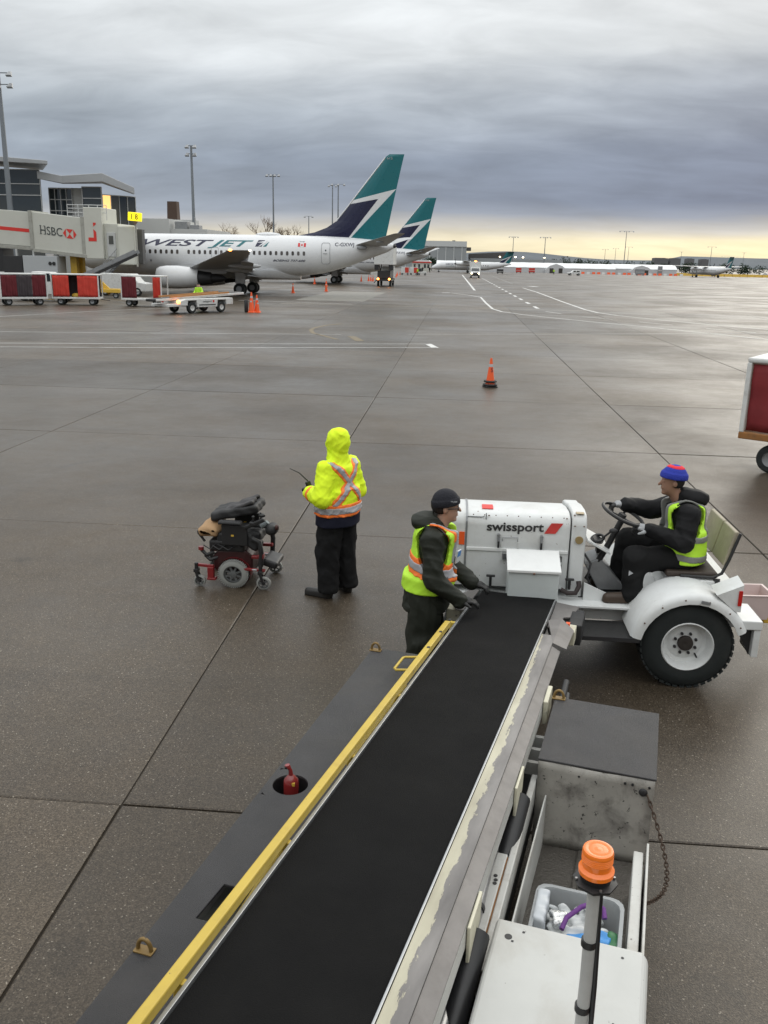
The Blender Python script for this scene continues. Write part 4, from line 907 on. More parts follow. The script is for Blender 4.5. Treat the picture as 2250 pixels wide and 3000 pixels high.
for z, r in ((.07, .185), (.17, .165)):
    m = MB(); m.torus((0, 0, z), (0, 0, 1), r, .032, 24, 8); m.build('weight_ring', CONEB, c_near, smooth=60)
text_on('stencil', 'S', .12, NAVY, c_near, (-.03, -.105, .45), (1, 0, 0), (0, .12, 1), nd=.003)
cone(-13.62, 58.6, 'left front cone of the cluster beside the white belt loader', .95); cone(-13.17, 58.6, 'right front cone of the cluster beside the white belt loader', .8)
cone(-13.75, 59.3, 'stacked tall cone at the back left of the loader cluster', 1.28); cone(-13.45, 59.6, 'back right cone of the loader cluster', 1.1)
for k, (x, y, l) in enumerate(((-17.34, 94, 'cone below the rear fuselage, left of two on the pale concrete'), (-14.84, 101, 'cone on the pale concrete below the tail door'), (-17.69, 120.4, 'cone just behind the one below the tail door'), (-20.8, 130, 'cone by the main wheels of the second airliner'), (-19.1, 144, 'cone left of two under the second airliner belly'), (-16.5, 153, 'cone right of two under the second airliner belly'), (-15.7, 157.4, 'left of three close cones beside the catering truck'), (-15.35, 157.9, 'middle of three close cones beside the catering truck'), (-14.85, 156.6, 'right of three close cones beside the catering truck'), (-14.5, 194, 'cone close right of the catering truck'), (-13.8, 199.5, 'larger looking cone before the far red carts'), (-15.0, 221, 'cone left of the far red carts'), (-15.2, 234, 'farthest cone of the row beside the far red carts'))): cone(x, y, l, 1.0)
m = MB(); m.rev([(0, .10), (.05, .13), (.75, .13), (.8, .10)], (0, 0, 0), (0, 0, 1), 14); o = m.build('bollard', DARKM, loc=(-13.98, 58.75, 0), smooth=50); tag(o, 'short dark bollard left of the cone cluster', 'bollard')
CANV = M('dark grey canvas', (.055, .045, .05), .85, var=.3, scale=3)
def wheel(par, x, y, z, r, w, rim=.55, rimmat=None, name='wheel', n=28):
    m = MB(); m.rev([(-w/2, r*rim), (-w/2, r*.86), (-w*.36, r*.97), (-w*.2, r), (w*.2, r), (w*.36, r*.97), (w/2, r*.86), (w/2, r*rim)], (0, 0, 0), (0, 1, 0), n, False); t = m.build(name, RUBBER, par, smooth=35, loc=(x, y, z))
    m = MB(); m.rev([(-w*.45, r*rim), (-w*.3, r*rim*.85), (-w*.2, r*rim*.3), (-w*.26, r*.1), (w*.26, r*.1), (w*.2, r*rim*.3), (w*.3, r*rim*.85), (w*.45, r*rim)], (0, 0, 0), (0, 1, 0), n, False); m.build('rim', rimmat or GREYM, t, smooth=35)
    return t
def curtain(par, x0, x1, y, z0, z1, mat, seed=0, amp=.035, name='curtain'):
    rg = random.Random(seed); n = 40; m = MB(); th = .012; rings = []
    for i in range(n+1):
        x = x0+(x1-x0)*i/n; dy = amp*(math.sin(i*.9+seed)+.5*math.sin(i*.37+seed*2)); rings.append((x, dy))
    nz = 8
    for s_, sgn in ((0, -1), (1, 1)):
        pass
    vs, fs = [], []
    for i, (x, dy) in enumerate(rings):
        for k in range(nz+1): f = k/nz; vs.append((x, y+dy*(.35+.65*(1-f))+.015*math.sin(k*1.7+i*.2+seed), z0+(z1-z0)*f))
    for i in range(n):
        for k in range(nz): a = i*(nz+1)+k; fs.append((a, a+nz+1, a+nz+2, a+1))
    m.add(vs, fs); o = m.build(name, mat, par, smooth=180); md = o.modifiers.new('thick', 'SOLIDIFY'); md.thickness = th; return o
def baggage_cart(label, loc, rz, L=3.1, Dp=1.5, top=2.05, bed=.55, curtains=(), ends=(1, 1), framem=DIRTYW, bedm=None):
    t = thing('baggage_cart', label, 'baggage cart', loc, rz, 'curtained baggage carts'); hx, hy = L/2, Dp/2
    m = MB(); m.b2((-hx, -hy, bed-.12), (hx, hy, bed)); m.build('bed', bedm or framem, t, bevel=.015)
    for sx_ in (-1, 1):
        for sy_ in (-1, 1):
            m = MB(); m.box((sx_*(hx-.04), sy_*(hy-.04), (bed+top)/2), (.08, .08, top-bed)); m.build('post', framem, t, bevel=.012)
    m = MB(); m.b2((-hx, -hy, top), (hx, hy, top+.09)); m.build('roof', framem, t, bevel=.03)
    for k, sx_ in enumerate((-1, 1)):
        if ends[k]: m = MB(); m.box((sx_*(hx-.02), 0, (bed+top)/2), (.03, Dp-.12, top-bed)); m.build('end_panel', framem, t)
    for i, (a, b, mat, side) in enumerate(curtains): curtain(t, a, b, (-hy+.03) if side else (hy-.03), bed+.03, top-.02, mat, i+loc[0])
    for sx_ in (-1, 1):
        for sy_ in (-1, 1): wheel(t, sx_*(hx*.66), sy_*(hy-.22), .25, .25, .16)
        m = MB(); m.bar((sx_*hx*.66, -hy+.2, .27), (sx_*hx*.66, hy-.2, .27), .07, .07); m.b2((sx_*hx*.66-.15, -.3, .27), (sx_*hx*.66+.15, .3, bed-.12)); m.build('axle', DARKM, t)
    m = MB(); m.bar((hx, 0, .4), (hx+.6, 0, .32), .07, .05); m.build('tow_bar', YELLOWP if L < 3.2 else DARKM, t, bevel=.01)
    return t
baggage_cart('white cart with dark red and grey curtains at the left edge', (-30.1, 60.3, 0), R(38), curtains=((-1.45, -.45, REDDK, 1), (-.45, .55, CANV, 1), (.55, 1.45, REDDK, 1)), ends=(1, 1))
c2_ = baggage_cart('white cart with two bright red curtains and a gap between them', (-27.0, 62.3, 0), R(12), L=3.25, curtains=((-1.5, -.42, RED, 1), (.18, 1.55, RED, 1), (-1.5, 1.5, CANV, 0)), ends=(1, 0))
tagm = MB(); tagm.ell((-.1, -.2, .66), (.28, .2, .16)); tagm.build('load', YELLOWP, c2_, smooth=60)
baggage_cart('open white cart with dark curtain left and red curtain right', (-22.2, 62.6, 0), R(0), L=2.95, curtains=((-1.4, -.35, REDDK, 1), (.85, 1.38, RED, 1)), ends=(0, 0))
ca, sa = math.cos(R(-33)), math.sin(R(-33)); Lc = 3.3
RUSTY = M('rusty orange bed', (.30, .13, .035), .7, var=.3, dirt=.5, chips=.4)
cr_ = baggage_cart('white framed cart with deep red curtain and rusty bed at the right edge', (5.50+ca*Lc/2, 15.85+sa*Lc/2+.7, 0), R(-33), L=Lc, Dp=1.55, top=1.92, bed=.70, curtains=((-1.55, 1.6, M('crimson curtain', (.20, .018, .022), .8, var=.3, scale=2.5, bump=.3, bscale=5), 1),), ends=(1, 1), bedm=RUSTY)
# far belt loader
def far_loader():
    t = thing('belt_loader', 'small white belt loader with lit amber lamp parked by the cones', 'belt loader', (-16.9, 57.2, 0), math.atan2(.53, -.85)-0)
    t.rotation_euler = (0, 0, math.atan2(.85, .53)+math.pi/2+math.pi)   # local +y = front
    d = Vector((-.53, -.85)); t.rotation_euler = (0, 0, math.atan2(d.y, d.x)-math.pi/2)
    prof = [(-2.35, .5), (-1.75, .5), (-1.7, .8), (-1.0, .8), (-.95, .38), (.75, .38), (.8, .8), (1.5, .8), (1.55, .5), (2.1, .5), (2.1, .78), (1.7, .90), (-2.3, .92), (-2.35, .85)]
    m = MB(); m.prism(prof, 'x', -.95, .95); m.build('body', DIRTYW, t, bevel=.03)
    m = MB(); m.b2((-.8, 2.1, .45), (.8, 3.0, .62)); m.build('front_deck', DIRTYW, t, bevel=.02)
    for yy in (-1.35, 1.15):
        for s in (-1, 1):
            w = wheel(t, s*.82, yy, .36, .36, .22, .5, DIRTYW); w.rotation_euler = (0, 0, R(90))
    m = MB(); m.bar((0, -3.9, 1.16), (0, 3.6, .84), .85, .14); m.build('boom', DIRTYW, t, bevel=.02); m = MB(); m.bar((0, -3.9, 1.245), (0, 3.7, .915), .62, .02); m.build('belt', BLACK, t)
    m = MB(); m.cyl((-.4, 3.65, .84), (.4, 3.65, .84), .085, n=12); m.build('roller', BLACK, t, smooth=40)
    m = MB(); m.bar((-.52, -2.4, 1.24), (-.52, 2.6, 1.03), .08, .11); m.build('guard_rail', M('tan orange rail', (.42, .19, .06), .5, var=.15), t, bevel=.01); m = MB(); m.bar((.52, -2.4, 1.24), (.52, 2.6, 1.03), .08, .11); m.build('guard_rail', M('tan orange rail', (.42, .19, .06), .5, var=.15), t, bevel=.01)
    for s in (-1, 1): m = MB(); m.ell((s*.75, 2.14, .75), (.13, .05, .11)); m.build('lamp', LAMPO if s < 0 else LAMPR, t, smooth=60)
    m = MB(); m.b2((-.97, -.8, .5), (-.955, .6, .56)); m.build('side_step', DARKM, t)
    text_on('lettering', 'swissport', .13, LETG, t, (-.965, .3, .68), (0, -1, 0), (0, 0, 1), width=.75, bold=.01)
    m = MB(); m.box((-.962, -.62, .74), (.006, .13, .13)); m.build('emblem', REDP, t)
far_loader()
# catering truck seen from behind
t = thing('catering_truck', 'white raised box catering truck seen from behind under the airliner tail', 'truck', (-10.4, 127, 0))
m = MB(); m.b2((-1.35, -2.0, 2.95), (1.3, 4.5, 5.35)); m.build('cargo_box', DIRTYW, t, bevel=.04); m = MB(); m.b2((-1.05, -1.6, .75), (1.05, 5.5, 1.0)); m.build('chassis', DARKM, t)
for s in (-1, 1):
    m = MB(); m.bar((s*.75, -1.4, 1.0), (s*.75, 3.6, 2.9), .1, .12); m.bar((s*.68, 3.6, 1.0), (s*.68, -1.4, 2.9), .1, .12); m.build('scissor_lift', DARKM, t)
    m = MB(); m.b2((s*1.0-.3, -1.8, 2.2), (s*1.0+.3, -1.5, 2.9)); m.build('side_locker', DARKM, t, bevel=.02)
    for yy in (-.4, 4.6): w = wheel(t, s*.85, yy, .45, .45, .28); w.rotation_euler = (0, 0, R(90))
    m = MB(); m.ell((s*.78, -1.66, 1.02), (.15, .05, .13)); m.build('tail_lamp', LAMPO, t, smooth=60); m = MB(); m.bar((s*1.0, -1.6, .9), (s*1.3, -1.9, .5), .1, .1); m.build('outrigger', DARKM, t)
m = MB(); m.b2((-1.0, 3.8, 1.0), (1.0, 5.8, 2.7)); m.build('cab', DIRTYW, t, bevel=.1); m = MB(); m.b2((-.9, -1.5, 1.05), (.9, 3.2, 2.1)); m.build('machinery', DARKM, t, bevel=.05)
# box truck coming up the service road
t = thing('box_truck', 'white box truck with headlights on driving towards us on the service road', 'truck', (3.7, 212, 0))
m = MB(); m.b2((-1.28, 1.2, 1.0), (1.28, 7.5, 3.65)); m.build('cargo_box', DIRTYW, t, bevel=.05)
m = MB(); m.prism([(-.7, .45), (1.2, .45), (1.2, 2.35), (.55, 2.3), (.1, 1.5), (-.7, 1.3)], 'x', -1.05, 1.05); m.build('cab', DIRTYW, t, bevel=.06)
m = MB(); m.add([(-.92, .06, 1.55), (.92, .06, 1.55), (.85, .46, 2.2), (-.85, .46, 2.2)], [(0, 1, 2, 3)]); m.build('windscreen', GLASS, t); m = MB(); m.b2((-.9, -.76, .55), (.9, -.70, 1.2)); m.build('grille', DARKM, t)
for s in (-1, 1):
    m = MB(); m.ell((s*.8, -.76, 1.05), (.17, .06, .13)); m.build('headlight', LAMPW, t, smooth=60)
    for yy in (.1, 5.6): w = wheel(t, s*.92, yy, .4, .4, .26); w.rotation_euler = (0, 0, R(90))
m = MB(); m.ell((0, 1.35, 3.75), (.3, .15, .1)); m.build('roof_lamp', LAMPO, t, smooth=60)
# small cars
def car(label, loc, rz, kind, cat, body=WHITE):
    t = thing('parked_car', label, cat, loc, rz); top = [(-2.2, .5), (-2.2, .95), (-1.9, 1.0), (-1.0, 1.02), (-.45, 1.62), (1.9, 1.66), (2.15, 1.05), (2.25, .5)] if kind else [(-2.2, .4), (-2.2, .75), (-1.2, .95), (-.5, 1.4), (.9, 1.42), (1.7, 1.0), (2.1, .9), (2.2, .4)]
    m = MB(); m.prism(top, 'y', -.85, .85); m.build('body', body, t, bevel=.08, seg=3)
    for s in (-1, 1):
        for (a, b) in (((-.55, .45), (.55, 1.7)) if kind else ((-.75, .1), (.15, 1.0))):
            m = MB(); zt = 1.52 if kind else 1.32; m.add([(a, s*.856, 1.06), (b, s*.856, 1.06), (b-.08, s*.856, zt), (a+.25, s*.856, zt)], [(0, 1, 2, 3)]); m.build('side_window', GLASS, t)
        for xx in (-1.4, 1.45): wheel(t, xx, s*.78, .36, .36, .22)
        m = MB(); m.box((-2.2, s*.6, .8), (.04, .3, .14)); m.build('headlight', REFLECT, t)
    return t
car('white pickup with a canopy parked before the long tent', (38.2, 308, 0), R(8), 1, 'pickup'); car('small white car beyond the barriers at the far right', (139.5, 430, 0), R(-5), 0, 'car')
# far baggage train and tug near the second airliner
def small_cart(label, x, y):
    t = thing('baggage_cart', label, 'baggage cart', (x, y, 0), group='far baggage carts'); m = MB(); m.b2((-1, -.7, .5), (1, .7, 2.0)); m.build('box', DIRTYW, t, bevel=.03); m = MB(); m.b2((.0, -.73, .6), (.95, -.70, 1.9)); m.build('curtain', RED, t)
    for xx in (-.7, .7): wheel(t, xx, -.55, .25, .25, .2)
small_cart('far white cart with red curtain, left of two in the train', -13.9, 234); small_cart('far white cart with red curtain, right of two in the train', -11.7, 235)
def small_tug(label, x, y, cab=True):
    t = thing('ground_tractor', label, 'tractor', (x, y, 0)); m = MB(); m.prism([(-1.2, .4), (1.2, .4), (1.2, .9), (.2, 1.0), (-.2, .8), (-1.2, .9)], 'y', -.65, .65); m.build('body', DIRTYW, t, bevel=.04)
    for xx in (-.8, .8): wheel(t, xx, -.55, .3, .3, .22)
    if cab: m = MB(); m.b2((-1.0, -.55, .9), (-.1, .55, 1.75)); m.build('cab', GLASS, t, bevel=.05)
small_tug('small white tractor pulling the far red carts', -9.6, 236)
t = thing('pickup_truck', 'white pickup cab half hidden behind the leftmost cart', 'pickup', (-31.2, 66.5, 0), R(10))
m = MB(); m.prism([(-2.4, .5), (2.2, .5), (2.2, 1.35), (1.0, 1.42), (.55, 2.12), (-.8, 2.15), (-1.0, 1.4), (-2.4, 1.35)], 'y', -.9, .9); m.build('body', DIRTYW, t, bevel=.06); m = MB(); m.add([(-.75, -.91, 1.45), (.85, -.91, 1.45), (.45, -.91, 2.02), (-.72, -.91, 2.05)], [(0, 1, 2, 3)]); m.build('side_window', GLASS, t)
for xx in (-1.5, 1.4):
    for s in (-1, 1): wheel(t, xx, s*.8, .38, .38, .24)
t = thing('van', 'white van parked beyond the open cart under the airliner nose', 'van', (-29.6, 78.5, 0))
m = MB(); m.prism([(-2.2, .4), (2.2, .4), (2.2, 1.1), (1.5, 1.2), (.9, 1.9), (-2.2, 1.9)], 'y', -.9, .9); m.build('body', DIRTYW, t, bevel=.06)
for xx in (-1.5, 1.4): wheel(t, xx, -.8, .38, .38, .24)
# conveyor ramp leaning up to the bridge
t = thing('conveyor_ramp', 'dark baggage conveyor ramp sloping up beside the air bridge', 'conveyor', (-29.5, 72, 0))
m = MB(); m.bar((-3.3, 0, .5), (2.6, 2.5, 3.55), .9, .22); m.build('bed', DARKM, t); m = MB(); m.bar((-3.3, -.5, .75), (2.6, 2.0, 3.8), .06, .3); m.build('side_rail', GREYM, t); m = MB(); m.bar((-3.3, .5, .75), (2.6, 3.0, 3.8), .06, .3); m.build('side_rail', GREYM, t)
m = MB(); m.bar((.6, 1.3, .4), (-.9, 1.0, 1.9), .35, .45); m.build('lift_arm', YELLOWP, t, bevel=.03); m = MB(); m.b2((-.4, .5, .45), (1.6, 2.2, .75)); m.build('base_frame', YELLOWP, t, bevel=.03)
for xx in (-.1, 1.3): wheel(t, xx, .6, .25, .25, .16)
for k in range(14):
    m = MB(); f = k/13; m.bar((-3.2+5.7*f, -.38+2.4*f, .64+2.95*f), (-3.2+5.7*f, .42+2.4*f, .64+2.95*f), .05, .04); m.build('roller', STEEL, t)
# equipment before the tents
for k, (x, y, w, d, hh, mat, l) in enumerate(((13.6, 307, 2.2, 1.5, 1.5, DARKM, 'dark green cart with its hood up behind the turboprop'), (22.2, 345, 2.0, 1.5, 1.9, RED, 'left red container before the long tent'), (27.2, 346, 2.2, 1.5, 1.9, RED, 'right red container before the long tent'), (68.3, 352, 3.2, 2, 2.4, GREYM, 'grey machine before the right tent porch'), (80, 372, 1.6, 1.5, 3.6, GREYM, 'tall grey cabinet by the end of the white tents'), (101, 372, 1.5, 1.2, 2.2, DARKM, 'dark steps behind the right turboprop wing'))):
    t = thing('equipment_cart', l, 'equipment', (x, y, 0), group='ground equipment before the tents'); m = MB(); m.b2((-w/2, -d/2, .35), (w/2, d/2, hh)); m.build('body', mat, t, bevel=.05); m = MB(); m.b2((-w/2, -d/2-.03, hh*.5), (w/2, -d/2-.005, hh*.56)); m.build('trim', DIRTYW, t)
    for xx in (-.35*w, .35*w): wheel(t, xx, -d/2+.1, .22, .22, .15, n=14)
# ================================================================== power wheelchair (folded back), facing right
CHRED = M('dark red chair frame', (.20, .012, .014), .38, var=.15, dirt=.3, coat=.3); TYREG = M('grey chair tyre', (.26, .265, .25), .8, var=.12, dirt=.3, dirtcol=(.08, .075, .07)); SPOKE = M('chair wheel plastic', (.10, .105, .105), .5, var=.1)
TAN = M('tan cardboard', (.40, .25, .13), .8, var=.2, scale=9, bump=.3, bscale=30); UPH = M('black upholstery', (.013, .013, .014), .6, var=.25, scale=7, bump=.4, bscale=25)
wc = thing('power_wheelchair', 'dark red and black power wheelchair with its back folded down', 'wheelchair', (-2.33, 8.93, 0), R(-2)); wc.scale = (1.0, 1.0, .93)
def chair_wheel(x, y, r, w, tyre, rimr, drive, name):
    m = MB(); k = 36; m.rev([(-w/2, r*rimr), (-w/2, r*.82), (-w*.38, r*.95), (0, r), (w*.38, r*.95), (w/2, r*.82), (w/2, r*rimr)], (0, 0, 0), (0, 1, 0), k, False); t = m.build(name, tyre, wc, smooth=35, loc=(x, y, r))
    if drive:
        tr_ = MB()
        for i in range(44):
            a = 2*math.pi*i/44; c, s = math.cos(a), math.sin(a)
            for sd in (-1, 1): tr_.box((c*r*.985, sd*w*.30, s*r*.985), (.012, w*.28, .010), (0, -a, 0))
        o = tr_.build('tread', tyre, t); o['kind'] = 'stuff'
    m = MB(); m.rev([(-w*.30, r*rimr), (-w*.30, r*rimr*.84), (w*.3, r*rimr*.84), (w*.3, r*rimr)], (0, 0, 0), (0, 1, 0), k, False); rm = m.build('rim', SPOKE, t, smooth=35)
    m = MB(); m.rev([(-w*.42, .02), (-w*.38, r*.24), (w*.3, r*.26), (w*.3, .02)], (0, 0, 0), (0, 1, 0), 18); m.build('hub', SPOKE if drive else BLACK, rm, smooth=35)
    for i in range(8 if drive else 5):
        a = 2*math.pi*(i+.5)/(8 if drive else 5); m = MB(); m.bar((math.cos(a)*r*.2, -w*.18, math.sin(a)*r*.2), (math.cos(a)*r*rimr*.9, -w*.18, math.sin(a)*r*rimr*.9), .022 if drive else .018, .02, (0, 1, 0)); m.build('spoke', SPOKE, rm)
    return t
for y in (0, .50): chair_wheel(0, y, .168, .085, TYREG, .62, True, 'drive_wheel')
for x, r in ((-.375, .068), (.345, .082)):
    for y in (-.03, .52):
        chair_wheel(x, y, r, .045, TYREG, .72, False, 'caster_wheel')
        m = MB()
        for s in (-.034, .034): m.bar((x, y+s, r), (x-.035, y+s, r+.12), .03, .010, (0, 1, 0))
        m.b2((x-.06, y-.04, r+.11), (x-.01, y+.04, r+.15)); m.cyl((x-.035, y, r+.14), (x-.035, y, r+.22), .022, n=10); m.build('caster_fork', BLACK, wc, bevel=.004)
for y in (-.02, .52):
    m = MB(); m.bar((-.43, y, .262), (-.22, y, .25), .035, .035); m.build('rear_arm', CHRED, wc, bevel=.006); m = MB(); m.b2((-.285, y-.03, .10), (-.215, y+.03, .245)); m.b2((-.29, y-.035, .085), (-.19, y+.035, .115)); m.build('anti_tip_bracket', CHRED, wc, bevel=.008)
    m = MB(); m.bar((.12, y, .24), (.36, y, .235), .035, .03); m.build('front_arm', CHRED, wc, bevel=.006); m = MB(); m.ell((.245, y-.02, .243), (.03, .012, .010)); m.build('logo_plate', REFLECT, wc)
m = MB(); m.loft([[(x, y0, z0), (x, y1, z0), (x, y1, z1), (x, y0, z1)] for x, y0, y1, z0, z1 in ((-.25, .06, .44, .20, .36), (-.18, .04, .46, .14, .43), (.12, .04, .46, .14, .45), (.20, .06, .44, .18, .38))]); m.build('base_shroud', M('dark maroon shroud', (.035, .007, .008), .4, var=.2, dirt=.3), wc, bevel=.02, seg=3)
m = MB(); m.rev([(-.05, .185), (.05, .185), (.05, .172), (-.05, .172)], (0, .07, .172), (0, 1, 0), 30, False); m.build('wheel_guard', CHRED, wc, smooth=40)
for x, z in ((-.37, .42), (-.33, .36)): m = MB(); m.tube([(x, .05, z), (x+.06, .03, z-.05), (x+.14, .06, z-.02)], .022, 10); m.build('suspension_link', DARKM, wc, smooth=60)
m = MB(); m.cyl((-.37, .03, .43), (-.37, .03, .47), .03, n=12); m.build('lever_knob', CHRED, wc, smooth=40)
m = MB(); m.b2((-.28, .02, .42), (.12, .48, .56)); m.build('seat_base', BLACK, wc, bevel=.03, seg=3)
for y in (-.015, .50): m = MB(); m.b2((-.12, y-.012, .52), (.17, y+.012, .77)); p_ = m.build('side_guard', BLACK, wc, bevel=.02); m = MB(); m.b2((-.01, y-.016, .635), (.02, y-.0125, .655)); m.build('sticker', YELLOWP, p_)
for y in (-.03, .52): m = MB(); m.loft([[(x, y-.04, z-.02), (x, y+.04, z-.02), (x, y+.045, z), (x, y+.03, z+.022), (x, y-.03, z+.022), (x, y-.045, z)] for x, z in ((-.14, .80), (-.12, .805), (.09, .805), (.11, .80))]); m.build('armrest', UPH, wc, bevel=.008)
def cushion(name, lo, hi, tilt, c, h, mat=UPH, w=.010, seed=1.):
    ct, st = math.cos(tilt), math.sin(tilt)
    def fn(x, y, z):
        u = (x-c[0])*ct+(z-c[2])*st; v = -(x-c[0])*st+(z-c[2])*ct
        return rbox(u, y, v, (0, c[1], 0), h, min(h)*.6)+wob(x, y, z, 24, seed)*w*.5
    return sdf_obj(name, fn, lo, hi, .012, mat, wc)
cushion('seat_cushion', (-.25, -.05, .42), (.42, .55, .80), R(4), (.05, .25, .60), (.25, .22, .06), seed=2)
cushion('folded_back', (-.40, -.10, .65), (.45, .60, 1.10), R(14), (.0, .25, .885), (.27, .20, .055), seed=3, w=.012)
cushion('back_cover', (-.35, -.10, .8), (.45, .60, 1.15), R(22), (.04, .24, .955), (.17, .17, .02), M('grey fabric flap', (.04, .038, .04), .7, var=.2), seed=4, w=.02)
cushion('thigh_pad', (.0, -.05, .4), (.45, .3, .8), R(-35), (.21, .06, .555), (.10, .06, .07), seed=5)
m = MB(); m.tube([(.22, -.02, .62), (.30, -.02, .58), (.32, -.02, .45), (.31, -.02, .28)], .028, 10); m.build('leg_rest_tube', BLACK, wc, smooth=60); m = MB(); m.tube([(.22, .52, .62), (.30, .52, .58), (.32, .52, .45), (.31, .52, .28)], .028, 10); m.build('leg_rest_tube', BLACK, wc, smooth=60)

for q_ in (((.2, .0, .36), (.33, .05, .40)), ((.2, .45, .36), (.33, .5, .40)), ((.29, -.04, .38), (.35, .02, .44))): m = MB(); m.b2(*q_); m.build('leg_rest_bracket', CHRED, wc, bevel=.01)
cushion('foot_plate', (.22, -.05, .15), (.6, .55, .45), R(-18), (.39, .22, .285), (.085, .17, .045), BLACK, .004, 6)
m = MB(); m.bar((.14, -.02, .745), (.37, -.05, .87), .05, .045); m.build('joystick_arm', BLACK, wc, bevel=.012); m = MB(); m.b2((.20, -.06, .78), (.29, .01, .83)); jb_ = m.build('joystick_box', BLACK, wc, bevel=.012); m = MB(); m.cyl((.24, -.03, .83), (.24, -.03, .875), .009, .012, 8); m.ell((.24, -.03, .885), (.016, .016, .018)); m.build('joystick', BLACK, jb_, smooth=60)
m = MB(); m.tube([(.28, .1, .80), (.31, .06, .88), (.30, .04, .92)], .010, 8); m.ell((.315, .05, .885), (.04, .03, .025)); m.build('control_stalk', BLACK, wc, smooth=60)
m = MB(); m.tube([(.16, .22, .70), (.34, .1, .735)], .022, 8); m.build('headrest_stem', DARKM, wc, smooth=60)
sdf_obj('headrest', lambda x, y, z: rbox(x, y, z, (.425, .06, .725), (.065, .10, .065), .06), (.3, -.1, .6), (.55, .22, .85), .011, UPH, wc); m = MB(); m.ell((.49, .0, .765), (.02, .03, .035)); m.build('headrest_cap', M('red brown cap', (.05, .015, .012), .5), wc, smooth=60)
m = MB(); m.tube([(.30, .08, .74), (.345, .08, .77), (.37, .08, .80)], .03, 8); m.build('strap', M('pale strap', (.20, .23, .24), .7), wc, smooth=60)
bx = sdf_obj('bag', lambda x, y, z: smin(rbox(x, y, z, (-.285, .20, .655), (.115, .20, .06), .05), els(x, y, z, (-.25, .2, .70), (.115, .17, .085)), .04)+.003*np.sin(z*90+x*30), (-.45, 0, .55), (-.1, .45, .85), .011, TAN, wc)
m = MB(); m.tube([(-.40, .05, .66), (-.40, .05, .63), (-.33, .05, .53)], .015, 6); m.tube([(-.40, .40, .66), (-.40, .40, .63), (-.33, .40, .53)], .015, 6); m.build('bag_frame', DARKM, wc, smooth=60)
for k in range(3): m = MB(); m.tube([(-.33+.1*k, .0, .50), (-.25+.1*k, -.02, .46), (-.2+.12*k, .02, .52), (-.1+.1*k, .0, .48)], .008, 6); m.build('cable', BLACK, wc, smooth=60)
# ================================================================== people
SKIN = M('skin', (.42, .25, .18), .5, var=.08, scale=20); SKIN2 = M('tan skin', (.30, .165, .11), .5, var=.08, scale=20)
HIVIS = M('fluorescent yellow jacket cloth', (.74, .95, .028), .7, spec=.2, var=.05, bump=.25, bscale=9)
LIME = M('lime vest mesh', (.50, .86, .045), .65, var=.08, bump=.2, bscale=30)
TAPEO = M('orange tape', (.95, .20, .03), .55, var=.05); TAPES = M('silver tape', (.36, .36, .38), .4, var=.08); TAPEG = M('dull silver tape', (.20, .205, .19), .45, var=.1)
NAVYC = M('navy cloth', (.012, .013, .026), .75, var=.2, spec=.2, bump=.3, bscale=12); BLKC = M('black trouser cloth', (.0115, .0115, .012), .8, spec=.15, var=.25, scale=4, bump=.4, bscale=12)
OLIVE = M('dark olive rain jacket', (.017, .0195, .014), .6, spec=.28, var=.2, scale=4, bump=.45, bscale=10); BLKJ = M('black padded jacket', (.0085, .0085, .0095), .65, spec=.2, var=.2, scale=4, bump=.45, bscale=14)
BOOTM = M('black boot leather', (.014, .013, .012), .45, var=.2); BROWNB = M('brown boot leather', (.045, .028, .018), .5, var=.3, scale=12)
KNITB = M('blue knit', (.018, .035, .33), .85, var=.15, bump=.6, bscale=70); KNITR = M('red knit', (.75, .035, .05), .85, var=.12, bump=.6, bscale=70); KNITN = M('navy knit', (.0095, .010, .016), .85, var=.15, bump=.6, bscale=70)
GLOVEB = M('black glove', (.013, .013, .013), .6, var=.2); GLOVEG = M('grey knit glove', (.33, .34, .35), .8, var=.1, bump=.4, bscale=60)
A3 = lambda *v: np.array(v, float)
def head_sdf(c, f, s=1.0):
    """head with brow, nose, lips, chin, ears; f = unit facing direction in plan"""
    c = A3(*c); f = A3(f[0], f[1], 0); sd = A3(-f[1], f[0], 0)
    def fn(x, y, z):
        u = (x-c[0])*f[0]+(y-c[1])*f[1]; w = (x-c[0])*sd[0]+(y-c[1])*sd[1]; v = z-c[2]
        d = els(u, w, v, (-.012, 0, .035), (.098, .078, .092))
        d = smin(d, els(u, w, v, (.022, 0, -.035), (.068, .060, .082)), .03)           # face
        d = smin(d, els(u, w, v, (.060, 0, -.100), (.026, .028, .020)), .02)           # chin
        d = smin(d, cap(u, w, v, (.088, 0, .012), (.112, 0, -.026), .008, .013), .012)   # nose
        d = smin(d, cap(u, w, v, (.074, -.035, .024), (.074, .035, .024), .012), .012)   # brow
        d = smin(d, cap(u, w, v, (.086, -.018, -.058), (.086, .018, -.058), .009), .008)  # lips
        for s_ in (-1, 1):
            d = np.maximum(d, -els(u, w, v, (.094, s_*.030, .004), (.014, .016, .010)))   # eye sockets
            d = smin(d, els(u, w, v, (.080, s_*.030, .004), (.010, .012, .009)), .004)    # eyes
            d = smin(d, els(u, w, v, (-.010, s_*.080, -.006), (.020, .010, .032)), .008)  # ears
        return d
    return fn
def limb(x, y, z, pts, rs, k=.03):
    d = None
    for (a, b), (ra, rb) in zip(zip(pts, pts[1:]), zip(rs, rs[1:])):
        c = cap(x, y, z, a, b, ra, rb); d = c if d is None else smin(d, c, k)
    return d
